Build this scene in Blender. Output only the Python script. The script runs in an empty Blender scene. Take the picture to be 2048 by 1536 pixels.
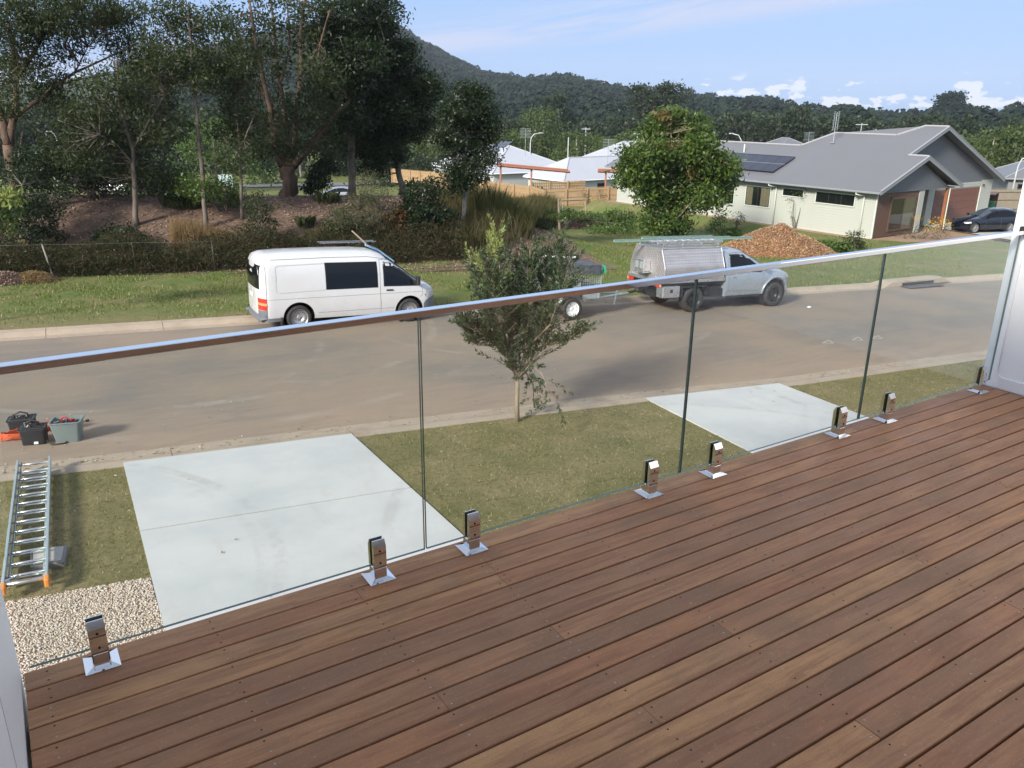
import bpy, bmesh, math, random
import numpy as np
from mathutils import Vector, Matrix, noise as mn
random.seed(7); rng = np.random.default_rng(7)
R = math.radians
sc = bpy.context.scene
# ---------------------------------------------------------------- camera
EYE = np.array([0.0, 0.0, 5.574]); FPX = 1605.0
YAW, PITCH, ROLL = 0.56734, 0.33285, 0.01149
_cy, _sy, _cp, _sp = math.cos(YAW), math.sin(YAW), math.cos(PITCH), math.sin(PITCH)
FW = np.array([_sy*_cp, _cy*_cp, -_sp]); _r0 = np.array([_cy, -_sy, 0.0]); _u0 = np.cross(_r0, FW)
RT = _r0*math.cos(ROLL) + _u0*math.sin(ROLL); UP = -_r0*math.sin(ROLL) + _u0*math.cos(ROLL)
cam = bpy.data.cameras.new('camera'); co = bpy.data.objects.new('camera', cam); sc.collection.objects.link(co)
cam.sensor_width = 36.0; cam.lens = FPX/2048*36.0; cam.clip_start = 0.05; cam.clip_end = 6000
m = Matrix((tuple(RT)+(0,), tuple(UP)+(0,), tuple(-FW)+(0,), (0, 0, 0, 1))).transposed()
m.translation = Vector(EYE); co.matrix_world = m
sc.camera = co
# ---------------------------------------------------------------- sun and sky
SUN_AZ = math.atan2(-0.36, -0.93)          # direction towards the sun, from +X
SUN_EL = R(29)
SUNV = Vector((math.cos(SUN_AZ)*math.cos(SUN_EL), math.sin(SUN_AZ)*math.cos(SUN_EL), math.sin(SUN_EL)))
sun = bpy.data.lights.new('sun', 'SUN'); sun.energy = 2.9; sun.angle = R(9); sun.color = (1.0, 0.93, 0.82)
so = bpy.data.objects.new('sun', sun); sc.collection.objects.link(so)
so.rotation_mode = 'QUATERNION'; so.rotation_quaternion = SUNV.to_track_quat('Z', 'Y'); so.location = (0, 0, 60)
sc.view_settings.view_transform = 'Standard'; sc.view_settings.look = 'None'
sc.view_settings.exposure = 1.12; sc.view_settings.gamma = 1.0; sc.view_settings.use_curve_mapping = False
sc.cycles.use_denoising = True; sc.cycles.max_bounces = 8; sc.cycles.transparent_max_bounces = 24
sc.cycles.diffuse_bounces = 3; sc.cycles.glossy_bounces = 4; sc.cycles.transmission_bounces = 4; sc.cycles.volume_bounces = 0
sc.cycles.sample_clamp_indirect = 6.0
# ---------------------------------------------------------------- node helpers
def nt_new(nt, kind, loc=None, **kw):
    n = nt.nodes.new(kind)
    for k, v in kw.items(): setattr(n, k, v)
    return n
def val(sock, nt, v):
    if hasattr(v, 'node'): nt.links.new(v, sock)
    else: sock.default_value = v
def mixc(nt, fac, a, b, blend='MIX'):
    n = nt.nodes.new('ShaderNodeMix'); n.data_type = 'RGBA'; n.blend_type = blend
    val(n.inputs[0], nt, fac); val(n.inputs[6], nt, a if hasattr(a, 'node') else (*a[:3], 1)); val(n.inputs[7], nt, b if hasattr(b, 'node') else (*b[:3], 1))
    return n.outputs[2]
def math_(nt, op, a, b=0.0, c=0.0, clamp=False):
    n = nt.nodes.new('ShaderNodeMath'); n.operation = op; n.use_clamp = clamp
    for i, v in enumerate((a, b, c)):
        if len(n.inputs) > i: val(n.inputs[i], nt, v)
    return n.outputs[0]
def noisef(nt, vec, scale, detail=4.0, rough=0.55, dist=0.0):
    n = nt.nodes.new('ShaderNodeTexNoise'); n.inputs['Scale'].default_value = scale; n.inputs['Detail'].default_value = detail
    n.inputs['Roughness'].default_value = rough; n.inputs['Distortion'].default_value = dist
    if vec is not None: nt.links.new(vec, n.inputs['Vector'])
    return n.outputs['Fac']
def ramp(nt, fac, stops, interp='LINEAR'):
    n = nt.nodes.new('ShaderNodeValToRGB'); cr = n.color_ramp; cr.interpolation = interp
    while len(cr.elements) < len(stops): cr.elements.new(0.5)
    for e, (p, c) in zip(cr.elements, stops):
        e.position = p; e.color = (*c[:3], 1) if hasattr(c, '__len__') else (c, c, c, 1)
    nt.links.new(fac, n.inputs[0]); return n.outputs[0]
def smooth(nt, v, a, b, lo=0.0, hi=1.0):
    n = nt.nodes.new('ShaderNodeMapRange'); n.interpolation_type = 'SMOOTHSTEP'
    nt.links.new(v, n.inputs[0]); n.inputs[1].default_value = a; n.inputs[2].default_value = b
    n.inputs[3].default_value = lo; n.inputs[4].default_value = hi
    return n.outputs[0]
def mapped(nt, kind='Object', scale=(1, 1, 1), loc=(0, 0, 0), rot=(0, 0, 0)):
    tc = nt.nodes.new('ShaderNodeTexCoord'); mp = nt.nodes.new('ShaderNodeMapping')
    mp.inputs['Scale'].default_value = scale; mp.inputs['Location'].default_value = loc; mp.inputs['Rotation'].default_value = rot
    nt.links.new(tc.outputs[kind], mp.inputs['Vector']); return mp.outputs[0]
def bump(nt, bsdf, h, strength=0.3, dist=0.02):
    b = nt.nodes.new('ShaderNodeBump'); b.inputs['Strength'].default_value = strength; b.inputs['Distance'].default_value = dist
    nt.links.new(h, b.inputs['Height']); nt.links.new(b.outputs[0], bsdf.inputs['Normal'])
MATS = {}
def base_mat(name):
    mt = bpy.data.materials.new(name); mt.use_nodes = True; nt = mt.node_tree
    return mt, nt, nt.nodes['Principled BSDF']
def plain(name, col, rough=0.5, metal=0.0, var=0.12, scale=6.0, bmp=0.0, bscale=40.0, kind='Object', dirt=None, coat=0.0, spec=None, rvar=0.1):
    """painted / moulded surface with slight mottling, optional dirt colour"""
    if name in MATS: return MATS[name]
    mt, nt, b = base_mat(name); v = mapped(nt, kind)
    f = noisef(nt, v, scale, 5)
    c = mixc(nt, f, [x*(1-var) for x in col], [min(1, x*(1+var)) for x in col])
    if dirt:
        d = noisef(nt, v, scale*0.6, 6, 0.7); c = mixc(nt, smooth(nt, d, 0.5, 0.8, 0, dirt[3]), c, dirt[:3])
    nt.links.new(c, b.inputs['Base Color'])
    nt.links.new(smooth(nt, f, 0.3, 0.7, max(0.02, rough-rvar), min(1, rough+rvar)), b.inputs['Roughness'])
    b.inputs['Metallic'].default_value = metal
    if coat: b.inputs['Coat Weight'].default_value = coat; b.inputs['Coat Roughness'].default_value = 0.05
    if spec is not None: b.inputs['Specular IOR Level'].default_value = spec
    if bmp: bump(nt, b, noisef(nt, v, bscale, 4), bmp, 0.01)
    MATS[name] = mt; return mt
# ---------------------------------------------------------------- world: Nishita plus thin cirrus and small cumulus
world = bpy.data.worlds.new('World'); sc.world = world; world.use_nodes = True
wn = world.node_tree; wn.nodes.clear()
wo = wn.nodes.new('ShaderNodeOutputWorld'); bg = wn.nodes.new('ShaderNodeBackground')
sky = wn.nodes.new('ShaderNodeTexSky'); sky.sky_type = 'NISHITA'; sky.sun_disc = False
sky.sun_elevation = SUN_EL; sky.sun_rotation = R(90) - SUN_AZ     # rotation measured from +Y clockwise
sky.altitude = 50; sky.air_density = 1.0; sky.dust_density = 0.6; sky.ozone_density = 1.6
tc = wn.nodes.new('ShaderNodeTexCoord'); sep = wn.nodes.new('ShaderNodeSeparateXYZ')
wn.links.new(tc.outputs['Generated'], sep.inputs[0])
zz = math_(wn, 'MAXIMUM', sep.outputs[2], 0.02)
# cirrus: planar projection of the direction, stretched streaks
azm = math_(wn, 'ARCTAN2', sep.outputs[0], sep.outputs[1]); elv = math_(wn, 'ARCSINE', sep.outputs[2])
def skyvec(ka, ke, kx=0.0, off=0.0):
    c = wn.nodes.new('ShaderNodeCombineXYZ'); wn.links.new(math_(wn, 'MULTIPLY_ADD', azm, ka, off), c.inputs[0])
    wn.links.new(math_(wn, 'MULTIPLY', math_(wn, 'MULTIPLY_ADD', azm, -kx, elv), ke), c.inputs[1]); return c.outputs[0]
lvl_ = math_(wn, 'MULTIPLY_ADD', azm, -0.115, elv)            # height above a slanting line across the sky
bandm = math_(wn, 'MULTIPLY', smooth(wn, lvl_, -0.012, 0.012), smooth(wn, lvl_, 0.050, 0.018))
st1 = noisef(wn, skyvec(2.2, 26, 0.13), 1.6, 7, 0.62, 0.5); st2 = noisef(wn, skyvec(1.4, 14, 0.13, 5.0), 1.3, 6, 0.6, 0.5)
cirm = math_(wn, 'ADD', math_(wn, 'MULTIPLY', bandm, smooth(wn, st1, 0.36, 0.56, 0, 1.0)), smooth(wn, st2, 0.58, 0.75, 0, 0.35), clamp=True)
puf = noisef(wn, skyvec(13, 30, 0, 2.4), 2.2, 6, 0.55, 0.2)
cumb = math_(wn, 'MULTIPLY', smooth(wn, elv, 0.0, 0.006), smooth(wn, elv, 0.044, 0.026))
cum = math_(wn, 'MULTIPLY', smooth(wn, math_(wn, 'MULTIPLY_ADD', elv, -4.0, puf), 0.455, 0.49), cumb)
hs = wn.nodes.new('ShaderNodeHueSaturation'); hs.inputs['Saturation'].default_value = 0.5; hs.inputs['Value'].default_value = 1.0
wn.links.new(sky.outputs[0], hs.inputs['Color'])
low = mixc(wn, smooth(wn, sep.outputs[2], 0.5, 0.12, 0, 0.92), hs.outputs[0], (0.93, 1.54, 2.72))
c1 = mixc(wn, cirm, low, (1.95,2.2,2.95)); c2 = mixc(wn, math_(wn, 'MULTIPLY', cum, 0.95), c1, (2.9,3.0,3.2))
wn.links.new(c2, bg.inputs['Color']); bg.inputs['Strength'].default_value = 0.15
wn.links.new(bg.outputs[0], wo.inputs[0])
# ---------------------------------------------------------------- object helpers
COL = sc.collection
def tag(o, label=None, cat=None, group=None, kind=None):
    if label: o['label'] = label
    if cat: o['category'] = cat
    if group: o['group'] = group
    if kind: o['kind'] = kind
    return o
def empty(name, loc=(0, 0, 0), rz=0.0, label=None, cat=None, group=None, kind=None, mat=None):
    o = bpy.data.objects.new(name, None); COL.objects.link(o); o.empty_display_size = 0.2
    if mat is not None: o.matrix_world = mat
    else: o.location = loc; o.rotation_euler = (0, 0, rz)
    return tag(o, label, cat, group, kind)
def mesh_np(name, v, f, mat, parent=None, smooth_=False, k=None):
    """v (n,3), f (m,k) arrays -> linked object"""
    me = bpy.data.meshes.new(name); v = np.asarray(v, np.float32); f = np.asarray(f, np.int32); k = f.shape[1]
    me.vertices.add(len(v)); me.vertices.foreach_set('co', v.ravel())
    me.loops.add(f.size); me.loops.foreach_set('vertex_index', f.ravel())
    me.polygons.add(len(f)); me.polygons.foreach_set('loop_start', np.arange(0, f.size, k, dtype=np.int32))
    me.polygons.foreach_set('loop_total', np.full(len(f), k, np.int32))
    if smooth_: me.polygons.foreach_set('use_smooth', np.ones(len(f), bool))
    me.update(calc_edges=True); me.materials.append(mat)
    o = bpy.data.objects.new(name, me); COL.objects.link(o)
    if parent is not None: o.parent = parent
    return o
class MB:
    def __init__(s): s.v = []; s.f = []
    def add(s, vs, fs):
        o = len(s.v); s.v += [tuple(map(float, p)) for p in vs]; s.f += [tuple(i+o for i in q) for q in fs]; return s
    def box(s, c, d, rz=0.0, M=None):
        x, y, z = [q/2 for q in d]
        vs = [Vector(p) for p in ((-x,-y,-z),(x,-y,-z),(x,y,-z),(-x,y,-z),(-x,-y,z),(x,-y,z),(x,y,z),(-x,y,z))]
        if M is None: M = Matrix.Translation(Vector(c)) @ Matrix.Rotation(rz, 4, 'Z')
        else: M = Matrix.Translation(Vector(c)) @ M.to_4x4()
        return s.add([M @ p for p in vs], [(0,3,2,1),(4,5,6,7),(0,1,5,4),(1,2,6,5),(2,3,7,6),(3,0,4,7)])
    def bbox(s, c, d, b=0.01):
        """box with chamfered vertical + horizontal edges"""
        x, y, z = [q/2 for q in d]; b = min(b, x*.45, y*.45, z*.45); vs = []
        prof = [(-x+b,-y),(x-b,-y),(x,-y+b),(x,y-b),(x-b,y),(-x+b,y),(-x,y-b),(-x,-y+b)]
        def ring(zz_, k):
            return [(c[0]+px*(1-k/x if abs(px) > 0 else 1), c[1]+py*(1-k/y), c[2]+zz_) for px, py in prof]
        for zz_, k in ((-z, b), (-z+b, 0), (z-b, 0), (z, b)): vs += ring(zz_, k)
        fs = [tuple(range(7, -1, -1)), tuple(range(24, 32))]
        for r_ in range(3):
            for i in range(8): fs.append((r_*8+i, r_*8+(i+1) % 8, (r_+1)*8+(i+1) % 8, (r_+1)*8+i))
        return s.add(vs, fs)
    def tube(s, pts, rad, n=8, cap=True):
        pts = [Vector(p) for p in pts]
        if not hasattr(rad, '__len__'): rad = [rad]*len(pts)
        vs = []; prev = None
        for i, p in enumerate(pts):
            t = (pts[min(i+1, len(pts)-1)] - pts[max(i-1, 0)])
            if t.length < 1e-9: t = Vector((0, 0, 1))
            t.normalize()
            a = prev if prev is not None else (Vector((1, 0, 0)) if abs(t.x) < 0.8 else Vector((0, 1, 0)))
            a = a - t*a.dot(t)
            if a.length < 1e-6: a = t.orthogonal()
            a.normalize(); prev = a; b = t.cross(a)
            vs += [p + (a*math.cos(2*math.pi*k/n) + b*math.sin(2*math.pi*k/n))*rad[i] for k in range(n)]
        fs = []
        for i in range(len(pts)-1):
            for k in range(n): fs.append((i*n+k, i*n+(k+1) % n, (i+1)*n+(k+1) % n, (i+1)*n+k))
        if cap: fs += [tuple(range(n-1, -1, -1)), tuple(range((len(pts)-1)*n, len(pts)*n))]
        return s.add(vs, fs)
    def prism(s, poly, axis, a, b):
        """poly: 2d points; extruded along axis from a to b"""
        n = len(poly)
        def p3(q, t): return {'x': (t, q[0], q[1]), 'y': (q[0], t, q[1]), 'z': (q[0], q[1], t)}[axis]
        return s.add([p3(q, a) for q in poly] + [p3(q, b) for q in poly],
                     [tuple(range(n-1, -1, -1)), tuple(range(n, 2*n))] + [(i, (i+1) % n, n+(i+1) % n, n+i) for i in range(n)])
    def lathe(s, prof, c=(0, 0, 0), axis='z', n=24):
        """prof (r, h) list"""
        vs = []; m_ = len(prof)
        for k in range(n):
            a = 2*math.pi*k/n
            for r_, h in prof:
                p = (r_*math.cos(a), r_*math.sin(a), h)
                if axis == 'y': p = (p[0], p[2], p[1])
                elif axis == 'x': p = (p[2], p[0], p[1])
                vs.append((p[0]+c[0], p[1]+c[1], p[2]+c[2]))
        fs = [(k*m_+i, ((k+1) % n)*m_+i, ((k+1) % n)*m_+i+1, k*m_+i+1) for k in range(n) for i in range(m_-1)]
        return s.add(vs, fs)
    def quad(s, a, b, c, d): return s.add([a, b, c, d], [(0, 1, 2, 3)])
    def build(s, name, mat, parent=None, sm=False, label=None, cat=None, group=None, kind=None, bev=0.0, auto=None):
        me = bpy.data.meshes.new(name); me.from_pydata(s.v, [], s.f); me.update()
        bm = bmesh.new(); bm.from_mesh(me); bmesh.ops.recalc_face_normals(bm, faces=bm.faces[:]) 
        if bev: bmesh.ops.bevel(bm, geom=[e for e in bm.edges if len(e.link_faces) == 2 and e.calc_face_angle(0) > 0.5], offset=bev, segments=2, affect='EDGES', profile=0.6)
        bm.to_mesh(me); bm.free()
        me.materials.append(mat)
        if sm: me.shade_smooth()
        o = bpy.data.objects.new(name, me); COL.objects.link(o)
        if auto is not None: smooth_angle(me, auto)
        if parent is not None: o.parent = parent
        return tag(o, label, cat, group, kind)
def smooth_angle(me, ang):
    me.shade_smooth(); bm = bmesh.new(); bm.from_mesh(me)
    for e in bm.edges:
        e.smooth = not (len(e.link_faces) != 2 or e.calc_face_angle(0) > R(ang))
    bm.to_mesh(me); bm.free()
def copy_tree(o, parent=None):
    c = o.copy(); COL.objects.link(c); c.parent = parent
    for ch in list(o.children): copy_tree(ch, c)
    return c
# ---------------------------------------------------------------- terrain and placing points
def sst(x, a, b):
    t = np.clip((np.asarray(x, float)-a)/(b-a), 0, 1); return t*t*(3-2*t)
def zg(x, y):
    x = np.asarray(x, float); y = np.asarray(y, float)
    z = -0.0394*(x-7.6) - 0.0254*(y-19.7) - 0.03*np.maximum(0, y-33)
    s = 0.297*(x+0.26) + 0.955*(y-31.0); t = 0.955*(x+0.26) - 0.297*(y-31.0)
    z = z + 2.2*sst(s, 1.0, 9)*(1-sst(s, 11, 24))*(1-sst(t, 16, 25))
    lo = -7.0
    return np.where(z < lo+1.5, lo + 1.5*np.exp(np.clip((z-lo-1.5)/1.5, -30, 0)), z)
def zgf(x, y): return float(zg(x, y))
def ray(px, py):
    d = FW + RT*(px-1024)/FPX - UP*(py-768)/FPX; return d
def P(px, py, off=0.0):
    d = ray(px, py); t = np.concatenate([np.arange(2, 150, 0.25), np.arange(150, 1500, 4)])
    pts = EYE + t[:, None]*d; h = pts[:, 2] - zg(pts[:, 0], pts[:, 1]) - off
    i = np.argmax(h < 0)
    if h[i] >= 0: return Vector(pts[-1])
    a, b = t[i-1], t[i]
    for _ in range(30):
        c = (a+b)/2; q = EYE + c*d
        if q[2] - zgf(q[0], q[1]) - off < 0: b = c
        else: a = c
    return Vector(EYE + b*d)
def Pz(px, py, z):
    d = ray(px, py); return Vector(EYE + d*(z-EYE[2])/d[2])
def Pn(px, py, pt, n):
    d = ray(px, py); n = np.array(n, float); return Vector(EYE + d*((n@(np.array(pt, float)-EYE))/(n@d)))
def Pd(px, py, dist):
    """point on the ray at a horizontal distance"""
    d = ray(px, py); return Vector(EYE + d*dist/math.hypot(d[0], d[1]))
GN = Vector((0.0394, 0.0254, 1)).normalized()
def ground_frame(p, fwd):
    """matrix with z = street normal, x = fwd, origin p"""
    x = Vector((fwd[0], fwd[1], 0)); x = (x - GN*x.dot(GN)).normalized(); y = GN.cross(x)
    M = Matrix((x, y, GN)).transposed().to_4x4(); M.translation = Vector(p); return M
# ================================================================ materials of the place
def mat_wood():
    mt, nt, b = base_mat('oiled hardwood decking'); oi = nt.nodes.new('ShaderNodeObjectInfo')
    tc = nt.nodes.new('ShaderNodeTexCoord'); off = nt.nodes.new('ShaderNodeVectorMath'); off.operation = 'MULTIPLY_ADD'
    nt.links.new(oi.outputs['Random'], off.inputs[0]); off.inputs[1].default_value = (37, 91, 53); nt.links.new(tc.outputs['Object'], off.inputs[2])
    mp = nt.nodes.new('ShaderNodeMapping'); mp.inputs['Scale'].default_value = (1.6, 16, 16); nt.links.new(off.outputs[0], mp.inputs[0])
    g1 = noisef(nt, mp.outputs[0], 2.0, 6, 0.65, 0.6)
    mp3 = nt.nodes.new('ShaderNodeMapping'); mp3.inputs['Scale'].default_value = (6, 120, 60); nt.links.new(off.outputs[0], mp3.inputs[0])
    g2 = noisef(nt, mp3.outputs[0], 3.0, 4, 0.7)
    blot = noisef(nt, off.outputs[0], 3.2, 5, 0.6); bl2 = noisef(nt, off.outputs[0], 1.5, 4, 0.6); gr = noisef(nt, off.outputs[0], 260, 3, 0.8)
    c = ramp(nt, oi.outputs['Random'], [(0.0, (0.46, 0.215, 0.105)), (0.2, (0.50, 0.255, 0.125)), (0.42, (0.39, 0.205, 0.110)), (0.62, (0.46, 0.22, 0.108)), (0.8, (0.58, 0.315, 0.145)), (1.0, (0.41, 0.195, 0.10))])
    c = mixc(nt, smooth(nt, g1, 0.35, 0.7, 0, 0.6), c, (0.22, 0.095, 0.055))
    c = mixc(nt, smooth(nt, blot, 0.5, 0.72, 0, 0.55), c, (0.26, 0.165, 0.11))
    c = mixc(nt, smooth(nt, g2, 0.5, 0.8, 0, 0.4), c, (0.16, 0.065, 0.038))
    c = mixc(nt, smooth(nt, bl2, 0.42, 0.68, 0, 0.55), c, (0.27, 0.15, 0.09))
    c = mixc(nt, smooth(nt, gr, 0.5, 0.7, 0, 0.4), c, (0.13, 0.07, 0.05))
    g3 = noisef(nt, off.outputs[0], 60, 3, 0.8)
    c = mixc(nt, smooth(nt, g3, 0.56, 0.74, 0, 0.5), c, (0.50, 0.31, 0.19))
    nt.links.new(c, b.inputs['Base Color'])
    nt.links.new(smooth(nt, blot, 0.3, 0.75, 0.42, 0.62), b.inputs['Roughness']); b.inputs['Specular IOR Level'].default_value = 0.16
    bump(nt, b, g2, 0.25, 0.002); return mt
M_WOOD = mat_wood()
M_CHROME = plain('polished stainless steel', (0.78, 0.78, 0.79), 0.035, 1.0, 0.02, 3, rvar=0.015)
M_STEEL = plain('dull stainless steel', (0.4, 0.39, 0.38), 0.4, 1.0, 0.05)
M_WHITE = plain('white painted cladding', (0.85, 0.855, 0.865), 0.5, 0, 0.025, 3)
M_BLACKRUB = plain('black rubber', (0.018, 0.018, 0.018), 0.65, 0, 0.2)
M_DARK = plain('dark void', (0.012, 0.011, 0.010), 0.8, 0, 0.2)
M_JOIST = plain('treated joist timber', (0.03, 0.022, 0.016), 0.8, 0, 0.3)
M_CONC = plain('bare concrete', (0.44, 0.42, 0.38), 0.85, 0, 0.12, 3, 0.2, 120)
def glass_mat(name, tint=(0.965, 0.985, 0.976), f0=0.045, haze=0.0):
    mt = bpy.data.materials.new(name); mt.use_nodes = True; nt = mt.node_tree; nt.nodes.clear()
    out = nt.nodes.new('ShaderNodeOutputMaterial'); tr = nt.nodes.new('ShaderNodeBsdfTransparent'); gl = nt.nodes.new('ShaderNodeBsdfGlossy')
    gl.inputs['Roughness'].default_value = 0.0; gl.inputs['Color'].default_value = (0.95, 0.98, 1, 1); tr.inputs['Color'].default_value = (*tint, 1)
    ge = nt.nodes.new('ShaderNodeNewGeometry'); dt = nt.nodes.new('ShaderNodeVectorMath'); dt.operation = 'DOT_PRODUCT'
    nt.links.new(ge.outputs['Normal'], dt.inputs[0]); nt.links.new(ge.outputs['Incoming'], dt.inputs[1])
    f = math_(nt, 'ABSOLUTE', dt.outputs['Value']); f = math_(nt, 'POWER', math_(nt, 'SUBTRACT', 1.0, f, clamp=True), 5.0)
    f = math_(nt, 'MULTIPLY_ADD', f, 1-f0, f0)
    mx = nt.nodes.new('ShaderNodeMixShader'); nt.links.new(f, mx.inputs[0]); nt.links.new(tr.outputs[0], mx.inputs[1]); nt.links.new(gl.outputs[0], mx.inputs[2])
    sh = mx.outputs[0]
    if haze:
        df = nt.nodes.new('ShaderNodeBsdfDiffuse'); df.inputs['Color'].default_value = (0.6, 0.6, 0.6, 1)
        m2 = nt.nodes.new('ShaderNodeMixShader'); v = mapped(nt, 'Object'); sm = noisef(nt, v, 1.6, 6, 0.65, 1.5)
        nt.links.new(smooth(nt, sm, 0.45, 0.75, 0.0, haze), m2.inputs[0]); nt.links.new(sh, m2.inputs[1]); nt.links.new(df.outputs[0], m2.inputs[2]); sh = m2.outputs[0]
    nt.links.new(sh, out.inputs[0]); return mt
M_GLASS = glass_mat('clear toughened glass', haze=0.035)
M_GEDGE = plain('polished glass edge', (0.09, 0.14, 0.125), 0.12, 0, 0.1)
# ================================================================ ground
def ground_mat():
    mt, nt, b = base_mat('rough grass ground'); v = mapped(nt, 'Object')
    n1 = noisef(nt, v, 0.45, 8, 0.68); n2 = noisef(nt, v, 3.0, 7, 0.75); n3 = noisef(nt, v, 30, 3, 0.7); nf = noisef(nt, v, 0.012, 3, 0.5)
    c = ramp(nt, n1, [(0.32, (0.11, 0.16, 0.042)), (0.48, (0.16, 0.18, 0.06)), (0.58, (0.24, 0.20, 0.095)), (0.7, (0.28, 0.21, 0.13))])
    c = mixc(nt, smooth(nt, n2, 0.35, 0.7, 0, 0.6), c, (0.11, 0.17, 0.04))
    c = mixc(nt, smooth(nt, n3, 0.35, 0.75, 0, 0.35), c, (0.07, 0.085, 0.03))
    sl_ = nt.nodes.new('ShaderNodeVectorMath'); sl_.operation = 'DOT_PRODUCT'; nt.links.new(v, sl_.inputs[0]); sl_.inputs[1].default_value = (0.32, 0.947, 0)
    kd_ = math_(nt, 'ADD', sl_.outputs['Value'], math_(nt, 'MULTIPLY', n1, 6.0))
    c = mixc(nt, smooth(nt, kd_, 27.5, 23.5, 0, 0.7), c, (0.27, 0.21, 0.12))      # trampled dry strip behind the kerb
    nt.links.new(c, b.inputs['Base Color']); b.inputs['Roughness'].default_value = 0.95; b.inputs['Specular IOR Level'].default_value = 0.15
    bump(nt, b, n2, 1.0, 0.12); return mt
M_GROUND = ground_mat()
def grid_sheet(name, xs, ys, mat, off=0.0, kind='structure', parent=None, fn=None):
    X, Y = np.meshgrid(xs, ys); Z = (fn or zg)(X, Y) + off
    v = np.stack([X.ravel(), Y.ravel(), Z.ravel()], 1); nx, ny = len(xs), len(ys)
    i = (np.arange(ny-1)[:, None]*nx + np.arange(nx-1)[None]).ravel(); f = np.stack([i, i+1, i+1+nx, i+nx], 1)
    o = mesh_np(name, v, f, mat, parent, True); 
    if kind: o['kind'] = kind
    return o
xs = np.concatenate([np.linspace(-3000, -160, 12), np.arange(-100, 180, 1.6), np.linspace(200, 3000, 14)])
ys = np.concatenate([np.linspace(-1500, -60, 6), np.arange(-30, 200, 1.6), np.linspace(230, 3500, 14)])
g = grid_sheet('ground', xs, ys, M_GROUND)
def poly_sheet(name, pts, mat, off, thick=0.0, parent=None, kind=None, **kw):
    """flat polygon lying on the street plane; pts are world xy"""
    mb = MB(); top = [(p[0], p[1], zgf(p[0], p[1])+off) for p in pts]; n = len(top)
    if thick:
        bot = [(p[0], p[1], p[2]-thick) for p in top]
        mb.add(top+bot, [tuple(range(n)), tuple(range(2*n-1, n-1, -1))]+[(i, n+i, n+(i+1) % n, (i+1) % n) for i in range(n)])
    else: mb.add(top, [tuple(range(n))])
    return mb.build(name, mat, parent, kind=kind, **kw)
NK = [(-40, 17.6), (-9, 13.75)] + [tuple(P(*q)[:2]) for q in ((0, 952), (250, 922), (700, 866), (1300, 794), (1580, 765), (1965, 712))] 
d_ = Vector(NK[-1])-Vector(NK[-2]); NK.append(tuple(Vector(NK[-1])+d_*6))
FK = [tuple(P(*q)[:2]) for q in ((0, 678), (510, 645), (1595, 586), (1775, 574), (1965, 560))]
d_ = Vector(FK[1])-Vector(FK[0]); FK = [tuple(Vector(FK[0])-d_*7)] + FK
d_ = Vector(FK[-1])-Vector(FK[-2]); FK.append(tuple(Vector(FK[-1])+d_*9))
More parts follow.
